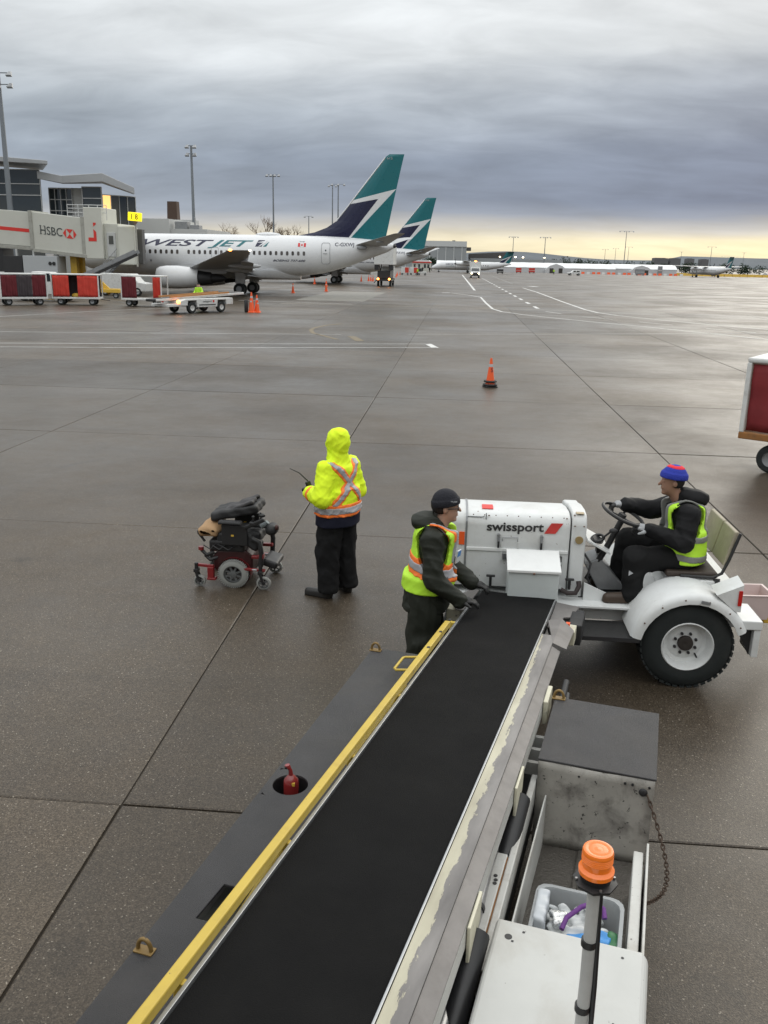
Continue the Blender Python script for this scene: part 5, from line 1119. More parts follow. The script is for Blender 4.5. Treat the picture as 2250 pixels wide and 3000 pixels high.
def hand_sdf(wr, d, up, s=1.0, curl=.6, spread=.25, thumb=1):
    """palm, four fingers of unequal length with two bends and a thumb leaving the side of the palm"""
    wr, d, up = A3(*wr), A3(*d), A3(*up); d = d/np.linalg.norm(d); up = up-d*(up@d); up = up/np.linalg.norm(up); sd = np.cross(d, up)
    segs = [(wr, wr+d*.045*s, .026*s, .034*s)]
    pal = wr+d*.055*s
    for i, (o, L) in enumerate(((-.030, .068), (-.010, .080), (.011, .075), (.030, .058))):
        b = pal+sd*o*s+d*.030*s; a1 = curl*.55; d1 = d*math.cos(a1)-up*math.sin(a1)+sd*spread*o*3; p1 = b+d1*L*.48*s
        a2 = curl*1.5; d2 = d*math.cos(a2)-up*math.sin(a2); p2 = p1+d2*L*.32*s; a3 = curl*2.2; d3 = d*math.cos(a3)-up*math.sin(a3); p3 = p2+d3*L*.26*s
        segs += [(b-d*.02*s, b, .0125*s, .0115*s), (b, p1, .0115*s, .0105*s), (p1, p2, .0105*s, .0095*s), (p2, p3, .0095*s, .008*s)]
    tb = wr+d*.025*s-sd*thumb*.030*s; td = (d*.6-sd*thumb*.75-up*.25); td /= np.linalg.norm(td); t1 = tb+td*.035*s; t2 = t1+(td*.5+d*.6-up*.35)*.032*s
    segs += [(tb, t1, .015*s, .0125*s), (t1, t2, .0125*s, .0095*s)]
    def fn(x, y, z):
        q = pal; dd = cap(x, y, z, tuple(wr), tuple(pal+d*.012*s), .026*s, .030*s)
        dd = smin(dd, cap(x, y, z, tuple(pal-sd*.020*s), tuple(pal+sd*.020*s), .020*s), .012*s)
        for a, b, ra, rb in segs[1:]: dd = smin(dd, cap(x, y, z, tuple(a), tuple(b), ra, rb), .005*s)
        return dd
    pts = np.array([p for sg in segs for p in sg[:2]]); return fn, pts.min(0)-.05, pts.max(0)+.05
def boot(par, heel, toe, mat, shaft=.16, name='boot'):
    h, t_ = A3(*heel), A3(*toe)
    def fn(x, y, z):
        d = cap(x, y, z, (h[0], h[1], h[2]+.05), (t_[0], t_[1], t_[2]+.04), .050, .042)
        d = smin(d, cap(x, y, z, (h[0], h[1], h[2]+.06), (h[0], h[1], h[2]+shaft), .052, .056), .03)
        d = smin(d, cap(x, y, z, (h[0], h[1], h[2]+.012), (t_[0], t_[1], t_[2]+.012), .052, .046), .01)
        d2 = np.maximum(d, np.minimum(h[2], t_[2])+.0-z) if abs(h[2]-t_[2]) < .02 else d
        return d2
    mn = np.minimum(h, t_)-.09; mx = np.maximum(h, t_)+.09; mx[2] += shaft
    return sdf_obj(name, fn, mn, mx, .009, mat, par)
def torso_fn(pel, chest, f, w=.175, dp=.125, k=.07):
    """an oval trunk from hip to shoulders, wider across than deep"""
    pel, chest = A3(*pel), A3(*chest); f = A3(f[0], f[1], 0); sd = A3(-f[1], f[0], 0)
    def fn(x, y, z):
        t = np.clip((z-pel[2])/(chest[2]-pel[2]), -.6, 1.4); cx = pel[0]+(chest[0]-pel[0])*t; cy = pel[1]+(chest[1]-pel[1])*t
        u = ((x-cx)*f[0]+(y-cy)*f[1])/dp; v = ((x-cx)*sd[0]+(y-cy)*sd[1])/w
        q = np.sqrt(u*u+v*v); d2 = (q-1)*min(w, dp); dz = np.maximum(z-chest[2], pel[2]-z)
        return smin(np.maximum(d2, dz), np.maximum(d2, dz), .01) if k == 0 else -smin(-d2, -dz, k)
    return fn
def person(label, loc, rz, J, mats, f=(0, 1), baggy=.115, jr=(.078, .068, .060), hemz=.80, hemw=(.24, .185), tw=(.195, .14), res=.0115, seed=1.0, hood='down', cuffs=(.07, .07), legr=(.125, .105, .098)):
    root = thing('person', label, 'person', loc, rz, 'ground crew'); skin, jac, tro = mats
    hs = head_sdf(J['head'], J.get('look', f)); to = torso_fn(J['pel'], J['chest'], f, .165, .11)
    neck = (tuple(A3(*J['chest'])+A3(0, 0, -.02)), tuple(A3(*J['head'])+A3(0, 0, -.06)))
    def body(x, y, z):
        d = smin(to(x, y, z), hs(x, y, z), .001); d = smin(d, cap(x, y, z, *neck, .062, .055), .03)
        for s in 'LR':
            d = smin(d, limb(x, y, z, [J['sh'+s], J['el'+s], J['wr'+s]], (.052, .044, .032)), .04)
            d = smin(d, limb(x, y, z, [J['hi'+s], J['kn'+s], J['an'+s]], (.085, .058, .042)), .05)
            d = smin(d, cap(x, y, z, J['wr'+s], tuple(A3(*J['wr'+s])+A3(*J['hd'+s])*.09), .030, .022), .02)
            d = smin(d, cap(x, y, z, tuple(A3(*J['an'+s])+A3(0, 0, -.03)), tuple(A3(*J['an'+s])+A3(*J['ft'+s])*.13+A3(0, 0, -.05)), .036, .028), .02)
        return d
    allp = np.array([A3(*v) for k_, v in J.items() if k_ not in ('look', 'hdL', 'hdR', 'ftL', 'ftR')]); lo, hi = allp.min(0)-.30, allp.max(0)+.30
    bo = sdf_obj('body', body, lo, hi, .0105, skin, root)
    tj = torso_fn((J['pel'][0], J['pel'][1], hemz), J['chest'], f, tw[0], tw[1], .05)
    ch = A3(*J['chest'])
    def torso_j(x, y, z):
        d = tj(x, y, z)
        fl = torso_fn((J['pel'][0], J['pel'][1], hemz), (J['pel'][0]*.6+J['chest'][0]*.4, J['pel'][1]*.6+J['chest'][1]*.4, hemz+.28), f, hemw[0], hemw[1], .02)(x, y, z)
        d = smin(d, fl, .06)
        d = smin(d, cap(x, y, z, J['shL'], J['shR'], .082), .06)
        return d
    def sleeves(x, y, z):
        a = limb(x, y, z, [J['shL'], J['elL'], J['wrL']], jr, .03); b = limb(x, y, z, [J['shR'], J['elR'], J['wrR']], jr, .03)
        return np.minimum(a, b)
    hc = A3(*J['head']); fv = A3(f[0], f[1], 0)
    def jacket(x, y, z):
        d = smin(torso_j(x, y, z), sleeves(x, y, z), .035)
        cn = ch+A3(0, 0, .07)
        col_ = cap(x, y, z, tuple(ch), tuple(cn+A3(0, 0, .01)), .100, .088)
        d = smin(d, col_, .03)
        if hood == 'down':
            hb = tuple(cn-fv*.10); d = smin(d, els(x, y, z, hb, (.115, .115, .085)), .03)
            d = np.maximum(d, -els(x, y, z, tuple(hc+A3(0, 0, -.01)), (.103, .103, .135)))
        if hood == 'up':
            d = smin(d, els(x, y, z, tuple(hc+A3(0, 0, .020)-fv*.015), (.122, .140, .155)), .03); d = smin(d, cap(x, y, z, tuple(hc+A3(0, 0, -.06)-fv*.01), tuple(ch+A3(0, 0, .0)), .098, .135), .03); d = smin(d, els(x, y, z, tuple(hc+A3(0, 0, .10)-fv*.075), (.06, .06, .05)), .05)
            d = np.maximum(d, -els(x, y, z, tuple(hc+fv*.13), (.085, .085, .12)))
        hem = z-(hemz); w_ = crease(x, y, z, 24, seed)*.017+wob(x, y, z, 17, seed)*.0045
        for s in 'LR':
            wv = A3(*J['wr'+s]); dv = wv-A3(*J['el'+s]); dv /= np.linalg.norm(dv)
        return np.maximum(d+w_, -hem)
    jo = sdf_obj('jacket', jacket, lo, hi, res, jac, root)
    def trousers(x, y, z):
        d = cap(x, y, z, J['hiL'], J['hiR'], baggy+.012)
        d = smin(d, cap(x, y, z, J['pel'], tuple(A3(*J['pel'])+A3(0, 0, .08)), .13), .05)
        for s, c in zip('LR', cuffs):
            l_ = limb(x, y, z, [J['hi'+s], J['kn'+s], tuple(A3(*J['an'+s]))], legr, .04)
            if J['an'+s][2] < .3: l_ = np.maximum(l_, c-z)
            d = smin(d, l_, .025)
        return d+wob(x, y, z, 15, seed+1)*.006+crease(x, y, z*.45, 27, seed+1)*.017+crease(x, y, z, 15, seed+5)*.008
    tr = sdf_obj('trousers', trousers, lo, hi, res, tro, root)
    return root, dict(torso=torso_j, sleeves=sleeves, jacket=jacket, lo=lo, hi=hi, body=bo)
# --- crew member in the yellow rain jacket, back to us
J = dict(head=(0, .02, 1.665), chest=(0, 0, 1.46), pel=(0, 0, .95), shL=(-.185, 0, 1.425), shR=(.185, 0, 1.425), elL=(-.31, -.06, 1.14), elR=(.28, -.02, 1.13), wrL=(-.20, .21, 1.135), wrR=(.16, .23, 1.12),
         hiL=(-.10, 0, .90), hiR=(.10, 0, .90), knL=(-.125, .03, .50), knR=(.12, .02, .50), anL=(-.135, .0, .10), anR=(.13, -.02, .10), hdL=(.3, .9, .2), hdR=(-.5, .8, 0), ftL=(-.25, .97, 0), ftR=(.3, .95, 0))
YR = R(53)
py, S_ = person('crew member in hooded fluorescent yellow jacket seen from behind beside the wheelchair', (-1.17, 8.86, 0), YR, J, (SKIN, HIVIS, BLKC), f=(0, 1), jr=(.094, .092, .080), hemz=.925, hemw=(.262, .195), tw=(.222, .165), hood='up', seed=1.3, legr=(.142, .126, .118))
jk, tj_ = S_['jacket'], S_['torso']
sdf_obj('jacket_hem', lambda x, y, z: np.maximum(tj_(x, y, z)-.004+wob(x, y, z, 20, .4)*.004, np.maximum(z-.955, .805-z)) if False else np.maximum(torso_fn((0, 0, .80), (0, 0, 1.1), (0, 1), .266, .200, .02)(x, y, z)+wob(x, y, z, 18, .4)*.004, np.maximum(z-.95, .81-z)), (-.36, -.30, .74), (.36, .30, 1.0), .0125, NAVYC, py)
def band(name, fn, mat, off, par=py, base=jk, lo=(-.36, -.32, .86), hi=(.36, .32, 1.55), res=.0095): return sdf_obj(name, lambda x, y, z: np.maximum(base(x, y, z)-off, fn(x, y, z)), lo, hi, res, mat, par)
def xb(x, y, z, s, w):
    dx, dz = .36, -.43; L = math.hypot(dx, dz); d = ((x*s+.18)*dz-(z-1.50)*dx)/L
    return np.maximum(np.maximum(np.abs(d)-w, y+.02), np.maximum(np.abs(x)-.215, 1.05-z))
torso_only = lambda x, y, z: np.maximum(tj_(x, y, z)+crease(x, y, z, 24, 1.3)*.017+wob(x, y, z, 17, 1.3)*.0045, .86-z)
for s in (1, -1):
    band('orange_tape', lambda x, y, z, s=s: xb(x, y, z, s, .045), TAPEO, .008, base=torso_only); band('silver_tape', lambda x, y, z, s=s: xb(x, y, z, s, .025), TAPES, .0125, base=torso_only)
band('orange_tape', lambda x, y, z: np.abs(z-.995)-.066, TAPEO, .012, base=torso_only); band('silver_tape', lambda x, y, z: np.abs(z-.998)-.034, TAPES, .0165, base=torso_only)
for s in 'LR':
    w_, e_ = A3(*J['wr'+s]), A3(*J['el'+s]); d_ = (w_-e_)/np.linalg.norm(w_-e_); c_ = e_+(w_-e_)*.72
    band('orange_tape', lambda x, y, z, c_=c_, d_=d_: np.maximum(np.abs((x-c_[0])*d_[0]+(y-c_[1])*d_[1]+(z-c_[2])*d_[2])-.030, np.sqrt((x-c_[0])**2+(y-c_[1])**2+(z-c_[2])**2)-.15), TAPEO, .004, base=S_['sleeves'], lo=(-.45, -.3, .95), hi=(.45, .45, 1.35))
fn, lo, hi = hand_sdf((-.19, .225, 1.14), (.25, .9, .25), (-.3, 0, 1), 1.0, .75, thumb=-1); sdf_obj('glove', fn, lo, hi, .006, GLOVEB, py)
fn, lo, hi = hand_sdf((.15, .245, 1.12), (-.6, .8, .1), (0, 0, 1), 1.0, .6, thumb=1); sdf_obj('glove', fn, lo, hi, .006, GLOVEB, py)
boot(py, (-.145, .0, 0), (-.215, .225, 0), BOOTM); boot(py, (.135, -.02, 0), (.185, .20, 0), BOOTM)
_c, _s = math.cos(YR), math.sin(YR)
def yw(x, y, z): return (-1.17+x*_c-y*_s, 8.86+x*_s+y*_c, z)
rd = thing('handheld_radio', 'black handheld radio with a long antenna held in a gloved hand', 'radio', yw(-.13, .30, 1.14), YR)
m = MB(); m.box((0, 0, .03), (.055, .035, .13), (R(-15), R(-12), 0)); rb_ = m.build('case', BLACK, rd, bevel=.008); m = MB(); m.tube([(-.02, .0, .10), (-.09, .06, .19), (-.17, .12, .24)], [.008, .006, .004], 8); m.build('antenna', BLACK, rd, smooth=60)
# --- crew member in dark olive jacket at the belt end, facing right
J = dict(head=(.055, 0, 1.595), chest=(-.02, 0, 1.395), pel=(-.09, 0, .92), shL=(-.045, .175, 1.36), shR=(-.045, -.175, 1.36), elL=(.05, .26, 1.06), elR=(-.03, -.255, 1.055), wrL=(.29, .17, .90), wrR=(.19, -.20, .875),
         hiL=(-.09, .10, .88), hiR=(-.09, -.10, .88), knL=(-.07, .12, .48), knR=(-.10, -.12, .48), anL=(-.12, .12, .10), anR=(-.14, -.12, .10), hdL=(.9, 0, -.3), hdR=(.9, .1, -.2), ftL=(1, 0, 0), ftR=(1, 0, 0))
pg, G_ = person('crew member in dark olive jacket, lime vest and navy beanie standing at the belt end', (-.075, 6.85, 0), 0, J, (SKIN, OLIVE, OLIVE), f=(1, 0), jr=(.092, .080, .070), hemz=.72, hemw=(.212, .195), tw=(.196, .152), seed=2.2, legr=(.145, .135, .120))
def vest(name, par, tfn, J, f, mat, z0, front, off=.012, arm=.118, wobs=2.0, base=None):
    c = A3(*J['chest']); p_ = A3(*J['pel'])
    def fn(x, y, z):
        d = tfn(x, y, z)-off+wob(x, y, z, 15, wobs)*.004+crease(x, y, z, 20, wobs)*.007
        for s in 'LR': d = np.maximum(d, -cap(x, y, z, tuple(A3(*J['sh'+s])+A3(0, 0, -.02)), tuple(A3(*J['el'+s])*.45+A3(*J['sh'+s])*.55), arm, arm*.9))
        t = (z-p_[2])/(c[2]-p_[2]); cx = p_[0]+(c[0]-p_[0])*t; cy = p_[1]+(c[1]-p_[1])*t
        u = (x-cx)*f[0]+(y-cy)*f[1]; v = (x-cx)*(-f[1])+(y-cy)*f[0]
        d = np.maximum(d, -np.maximum(front-u, np.abs(v)-.085)); d = np.maximum(d, -(np.sqrt(u*u+v*v)-.0)+(np.where(z > c[2]-.02, .105, 0)))
        return np.maximum(d, z0-z)
    sdf_obj(name, fn, np.minimum(c, p_)-.36, np.maximum(c, p_)+.36, .0115, mat, par); return fn
vf = vest('vest', pg, G_['torso'], J, (1, 0), LIME, .91, .03, off=.030, arm=.140)
def vband(par, vf, reg, mat, off, J): 
    c = A3(*J['chest']); p_ = A3(*J['pel']); sdf_obj('reflective_tape', lambda x, y, z: np.maximum(vf(x, y, z)-off, reg(x, y, z)), np.minimum(c, p_)-.36, np.maximum(c, p_)+.36, .010, mat, par)
tilt = lambda x, y, z, z0, w: np.abs(z-z0+.18*x)-w
vband(pg, vf, lambda x, y, z: tilt(x, y, z, 1.10, .075), TAPEO, .006, J); vband(pg, vf, lambda x, y, z: tilt(x, y, z, 1.10, .035), TAPES, .011, J)
vband(pg, vf, lambda x, y, z: np.maximum(np.maximum(np.abs(y+.085)-.045, 1.33-z), -x-.08), TAPEO, .006, J); vband(pg, vf, lambda x, y, z: np.maximum(np.maximum(np.abs(y+.085)-.024, 1.15-z), -x-.08), TAPES, .011, J)
def beanie(par, c, f, mat, s=1.0, z0=.02, tiltf=.30, extra=None):
    f3 = A3(f[0], f[1], 0)
    def fn(x, y, z):
        u = (x-c[0])*f3[0]+(y-c[1])*f3[1]; d = els(x, y, z, (c[0]-f3[0]*.010, c[1]-f3[1]*.010, c[2]+.045), (.112*s, .098*s, .108*s)) if abs(f3[0]) > .5 else els(x, y, z, (c[0], c[1]-.01, c[2]+.045), (.098*s, .112*s, .108*s))
        cut = c[2]+z0+tiltf*u
        cuff = np.maximum(d-.007, np.abs(z-cut-.028)-.028)
        return np.minimum(np.maximum(d, cut-z), cuff)
    cc = A3(*c); sdf_obj('beanie', fn, cc-.20, cc+.22, .0085, mat, par); return fn
bn = beanie(pg, J['head'], (1, 0), KNITN, tiltf=.18, z0=.018)
v, f_ = text_mesh('TEAM', .016, bold=.02)
m = MB(); m.add([(.055+.03+p[0]*.9, -.097+p[0]*.35, 1.655+p[1]) for p in v], f_); m.build('lettering', REFLECT, pg)
m = MB(); m.tube([(.055+.012, -.083, 1.60), (.055+.088, -.062, 1.602), (.055+.098, -.058, 1.602)], .004, 6); 
for s in (-1, 1): m.torus((.055+.094, s*.032, 1.598), (1, 0, 0), .021, .004, 14, 6)
m.tube([(.055+.012, .083, 1.60), (.055+.088, .062, 1.602), (.055+.096, .055, 1.602)], .004, 6); m.build('glasses', BLACK, pg, smooth=60)
hr_ = sdf_obj('hair', lambda x, y, z: np.maximum(els(x, y, z, (.02, 0, 1.62), (.094, .083, .10)), np.maximum(x-.035, 1.545-z)), (-.12, -.12, 1.48), (.16, .12, 1.75), .009, M('dark hair', (.012, .009, .008), .6), pg)
m = MB(); m.box((.165, -.06, 1.20), (.012, .07, .11), (0, R(8), R(-25))); bd = m.build('badge', M('badge white', (.6, .62, .64), .4), pg, bevel=.003); m = MB(); m.box((.172, -.063, 1.225), (.006, .06, .05), (0, R(8), R(-25))); m.build('badge_print', M('badge blue', (.03, .20, .55), .4), bd)
fn, lo, hi = hand_sdf((.19, -.20, .872), (.95, .10, -.05), (0, 0, 1), 1.12, .55, thumb=-1); sdf_obj('glove', fn, lo, hi, .006, GLOVEB, pg)
fn, lo, hi = hand_sdf((.29, .17, .895), (.95, -.15, -.18), (0, 0, 1), 1.12, .6, thumb=1); sdf_obj('glove', fn, lo, hi, .006, GLOVEB, pg)
boot(pg, (-.15, .12, 0), (.07, .14, 0), BROWNB); boot(pg, (-.17, -.12, 0), (.05, -.14, 0), BROWNB)
# --- tractor driver, seated, facing left
J = dict(head=(-.035, 0, 1.665), chest=(.085, 0, 1.455), pel=(.13, 0, 1.00), shL=(.09, -.175, 1.415), shR=(.07, .175, 1.415), elL=(.055, -.27, 1.185), elR=(-.14, .26, 1.33), wrL=(-.215, -.16, 1.255), wrR=(-.385, .17, 1.395),
         hiL=(.10, -.10, .99), hiR=(.10, .10, .99), knL=(-.335, -.20, .995), knR=(-.33, .17, 1.06), anL=(-.345, -.245, .69), anR=(-.40, .18, .72), hdL=(-.9, .1, .1), hdR=(-.9, 0, -.1), ftL=(-1, 0, -.2), ftR=(-1, 0, -.1))
pd, D_ = person('tractor driver in black jacket, lime vest and blue and red knit cap', (2.0, 7.75, 0), 0, J, (SKIN2, BLKJ, BLKC), f=(-1, 0), jr=(.098, .086, .070), hemz=.94, hemw=(.20, .165), tw=(.205, .15), seed=3.1, legr=(.130, .108, .095), cuffs=(.5, .5))
vf = vest('vest', pd, D_['torso'], J, (-1, 0), LIME, .965, .05, off=.030, arm=.140, wobs=4.0)
vband(pd, vf, lambda x, y, z: np.abs(z-1.04+.10*x)-.028, TAPEG, .007, J); vband(pd, vf, lambda x, y, z: np.abs(z-1.22+.10*x)-.028, TAPEG, .007, J); vband(pd, vf, lambda x, y, z: np.maximum(np.abs(np.abs(y)-.095)-.026, 1.22-z), TAPEG, .007, J)
hc = J['head']; bn = beanie(pd, hc, (-1, 0), KNITB, 1.04, z0=.035, tiltf=.10)
def swirl(x, y, z, a, b): r = np.sqrt((x-hc[0]-.02)**2+(y-hc[1]-.01)**2); return np.maximum(r-b, a-r)
sdf_obj('beanie_stripe', lambda x, y, z: np.maximum(np.maximum(bn(x, y, z)-.004, swirl(x, y, z, .045, .078)), hc[2]+.07-z), (-.2, -.15, 1.66), (.15, .15, 1.9), .007, KNITR, pd)
hrd = sdf_obj('hair', lambda x, y, z: np.maximum(els(x, y, z, (hc[0]+.016, 0, hc[2]+.02), (.094, .084, .10)), np.maximum(hc[0]+.005-x, hc[2]-.045-z)), (-.15, -.12, 1.55), (.12, .12, 1.8), .009, M('dark hair', (.012, .009, .008), .6), pd)
for wr, d, up, th in (((-.215, -.16, 1.255), (-.95, .28, .22), (0, -.25, 1), 1), ((-.385, .17, 1.395), (-.95, -.12, .02), (0, .1, 1), -1)):
    fn, lo, hi = hand_sdf(wr, d, up, 1.14, .85, thumb=th); g_ = sdf_obj('glove', fn, lo, hi, .006, GLOVEG, pd)
    dn = A3(*d)/np.linalg.norm(A3(*d)); w3 = A3(*wr)
    sdf_obj('glove_grip', lambda x, y, z, fn=fn, dn=dn, w3=w3: np.maximum(fn(x, y, z)-.003, .105-((x-w3[0])*dn[0]+(y-w3[1])*dn[1]+(z-w3[2])*dn[2])), lo, hi, .006, GLOVEB, g_)
boot(pd, (-.335, -.245, .603), (-.555, -.265, .603), BROWNB, .12); boot(pd, (-.40, .18, .66), (-.60, .18, .60), BROWNB, .12)
m = MB(); m.add([(-.36, -.318, .90), (-.40, -.318, .925), (-.40, -.318, .875)], [(0, 1, 2)]); m.build('knee_reflector', REFLECT, pd)
# --- small far figures
def far_person(label, x, y, rz, vestm, arms):
    t = thing('person', label, 'person', (x, y, 0), rz, 'ground crew')
    def fn(x, y, z):
        d = els(x, y, z, (0, 0, 1.63), (.09, .10, .12)); d = smin(d, cap(x, y, z, (0, 0, 1.0), (0, 0, 1.40), .16, .17), .05); d = smin(d, cap(x, y, z, (-.17, 0, 1.40), (.17, 0, 1.40), .07), .05)
        for s in (-1, 1):
            d = smin(d, limb(x, y, z, [(s*.2, 0, 1.4), (s*arms[0], .0, 1.15), (s*arms[1], .2, arms[2])], (.065, .055, .045)), .03); d = smin(d, limb(x, y, z, [(s*.09, 0, .95), (s*.11, .02, .5), (s*.12, 0, .07)], (.11, .085, .06)), .03)
            d = smin(d, cap(x, y, z, (s*.12, 0, .05), (s*.13, .17, .04), .045), .02)
        return d
    b = sdf_obj('body', fn, (-.6, -.35, -.05), (.6, .5, 1.85), .03, BLKC, t)
    sdf_obj('jacket', lambda x, y, z: np.maximum(fn(x, y, z)-.02, np.maximum(.9-z, z-1.46)), (-.6, -.35, .8), (.6, .5, 1.6), .03, vestm, t); sdf_obj('face', lambda x, y, z: np.maximum(fn(x, y, z)-.012, np.maximum(1.5-z, z-1.64)), (-.2, -.2, 1.45), (.2, .2, 1.75), .02, SKIN, t)
far_person('distant crew member in lime jacket standing behind the small belt loader', -17.8, 60.9, R(160), LIME, (.30, .25, 1.05)); far_person('tiny crew member in lime vest before the long white tent', 33.2, 324, 0, LIME, (.26, .24, .95)); far_person('tiny crew member in yellow on the far red cart train', -10.6, 232.5, R(90), LIME, (.26, .24, .95))
far_person('tiny dark figure left of two before the turboprop nose', -12.1, 300, 0, BLKC, (.26, .24, .95)); far_person('tiny dark figure right of two before the turboprop nose', -9.7, 299, 0, BLKC, (.26, .24, .95))
# ================================================================== white baggage tractor, facing left
TUGW = M('tractor white paint', (.66, .675, .67), .42, var=.06, scale=3, dirt=.42, dirtcol=(.34, .315, .275), chips=.30, chipcol=(.17, .11, .075), chipscale=24)
TREAD = M('black tread plate', (.022, .022, .022), .55, var=.3, bump=.8, bscale=110)
SEATV = M('faded olive vinyl', (.36, .32, .235), .6, var=.15, scale=5, dirt=.35)
tg = thing('baggage_tractor', 'white baggage tractor with red parallelogram emblem behind the belt end', 'tractor', (1.2, 7.9, 0))
def U(x, y, z): return (x-1.2, y-7.9, z)
# bonnet: side profile rounded over, long axis x
def hood_ring(x, zb=.66, y0=7.58, y1=8.36, zt=1.345, rr=.09):
    pts = [(y0, zb), (y0, zt-.11)]
    for a in (15, 40, 65, 90): pts.append((y0+rr-rr*math.cos(R(a)), zt-.11+.11*math.sin(R(a))*.96))
    pts += [(7.75, zt+.006), (8.0, zt-.012), (8.2, zt-.05)]
    for a in (90, 55, 20): pts.append((y1-rr+rr*math.cos(R(a)), zt-.16+.10*math.sin(R(a))))
    pts += [(y1, zb)]
    return [U(x, p[0], p[1]) for p in pts]
m = MB(); m.loft([hood_ring(x) for x in (-.06, .05, .17, .6, 1.085)]); hood = m.build('bonnet', TUGW, tg, smooth=35, bevel=.006)
m = MB(); m.loft([hood_ring(x, .60, 7.56, 8.40, 1.372) for x in (1.097, 1.15, 1.225)]); dash = m.build('dash_cowl', TUGW, tg, smooth=35, bevel=.012)
m = MB(); m.loft([hood_ring(x, .66, 7.575, 8.365, 1.352) for x in (.155, .172)]); m.build('bonnet_seam', GREYM, hood)
m = MB(); m.b2(U(.17, 7.568, 1.0), U(1.08, 7.582, 1.03)); m.build('bonnet_ledge', WHITE, hood, bevel=.004)
# perforated vent: one dark recess with a grid of bars
m = MB(); m.b2(U(.50, 7.572, .925), U(1.03, 7.578, .978)); m.b2(U(.95, 7.572, .845), U(1.03, 7.578, .90)); vent = m.build('vent', BLACK, hood)
gm = MB()
for i in range(34): gm.b2(U(.503+i*.0156, 7.567, .925), U(.508+i*.0156, 7.573, .978))
for k in range(5): gm.b2(U(.50, 7.566, .925+k*.0125), U(1.03, 7.572, .930+k*.0125))
o = gm.build('grille', GREYM, hood); o['kind'] = 'stuff'
for x in (.455, .836):
    m = MB(); m.b2(U(x-.011, 7.552, 1.045), U(x+.011, 7.576, 1.15)); m.cyl(U(x, 7.55, 1.155), U(x, 7.58, 1.155), .015, n=10); m.build('latch', GREYM, hood, bevel=.004); m = MB(); m.b2(U(x-.009, 7.548, 1.04), U(x+.009, 7.560, 1.10)); m.build('latch_hook', DARKM, hood)
m = MB(); m.tube([U(.49, 7.57, 1.10), U(.49, 7.565, 1.135), U(.625, 7.565, 1.14), U(.625, 7.57, 1.10)], .004, 6); m.build('bail', GREYM, hood)
m = MB(); m.b2(U(.478, 7.570, .915), U(.492, 7.578, 1.08)); m.b2(U(.625, 7.570, .98), U(.637, 7.578, 1.09)); m.build('hinge_strip', DIRTYW, hood)
text_on('lettering', 'swissport', .080, M('lettering charcoal', (.03, .03, .032), .5, var=.1), hood, U(.345, 7.577, 1.192), (1, 0, .022), (0, 0, 1), width=.505, bold=.035, nd=.003)
m = MB(); m.add([U(.855, 7.572, 1.185), U(.955, 7.572, 1.188), U(1.02, 7.578, 1.285), U(.915, 7.578, 1.283)], [(0, 1, 2, 3)]); m.build('emblem', M('emblem red', (.55, .045, .04), .5, var=.15, scale=20, dirt=.15), hood)
m = MB(); m.cyl(U(1.165, 7.558, 1.145), U(1.165, 7.545, 1.145), .035, n=20); m.build('reflector', M('old amber reflector', (.30, .22, .10), .4, var=.1), dash, smooth=40)
m = MB(); m.b2(U(1.13, 7.60, 1.372), U(1.20, 7.66, 1.377)); m.build('plate', M('brass plate', (.38, .30, .18), .45), dash)
for x, y, z in ((.36, 7.60, 1.325), (1.05, 7.60, 1.325), (1.115, 7.6, 1.36), (1.12, 7.562, 1.27), (1.20, 7.562, 1.27), (1.12, 7.562, .72), (1.20, 7.562, .72)):
    m = MB(); m.ell(U(x, y, z), (.009, .009, .006), 8, 6); m.build('bolt', M('rust bolt', (.12, .07, .045), .6), hood)
m = MB(); m.tube([U(.16, 7.60, 1.31), U(.30, 7.595, 1.31), U(.32, 7.59, 1.32)], .005, 6); m.tube([U(.335, 7.59, 1.29), U(.335, 7.60, 1.345)], .005, 6); m.build('hand_bail', GREYM, hood)
m = MB(); m.b2(U(.30, 7.72, 1.350), U(.40, 7.86, 1.3565)); m.build('red_mark', REDP, hood); m = MB(); m.b2(U(.10, 7.571, 1.05), U(.15, 7.577, 1.17)); m.build('amber_sticker', ORANGE, hood)
for x in (.40, 1.105):
    m = MB(); m.b2(U(x-.04, 7.50, .775), U(x+.04, 7.53, .793)); m.b2(U(x-.012, 7.50, .69), U(x+.012, 7.535, .78)); m.build('rubber_catch', BLACK, tg, bevel=.006)
m = MB(); m.tube([U(1.03, 7.50, .69), U(1.09, 7.48, .665), U(1.16, 7.48, .67), U(1.19, 7.50, .73), U(1.185, 7.52, .77)], .022, 10); m.build('hose', M('worn black hose', (.03, .02, .02), .6, var=.3), tg, smooth=60)
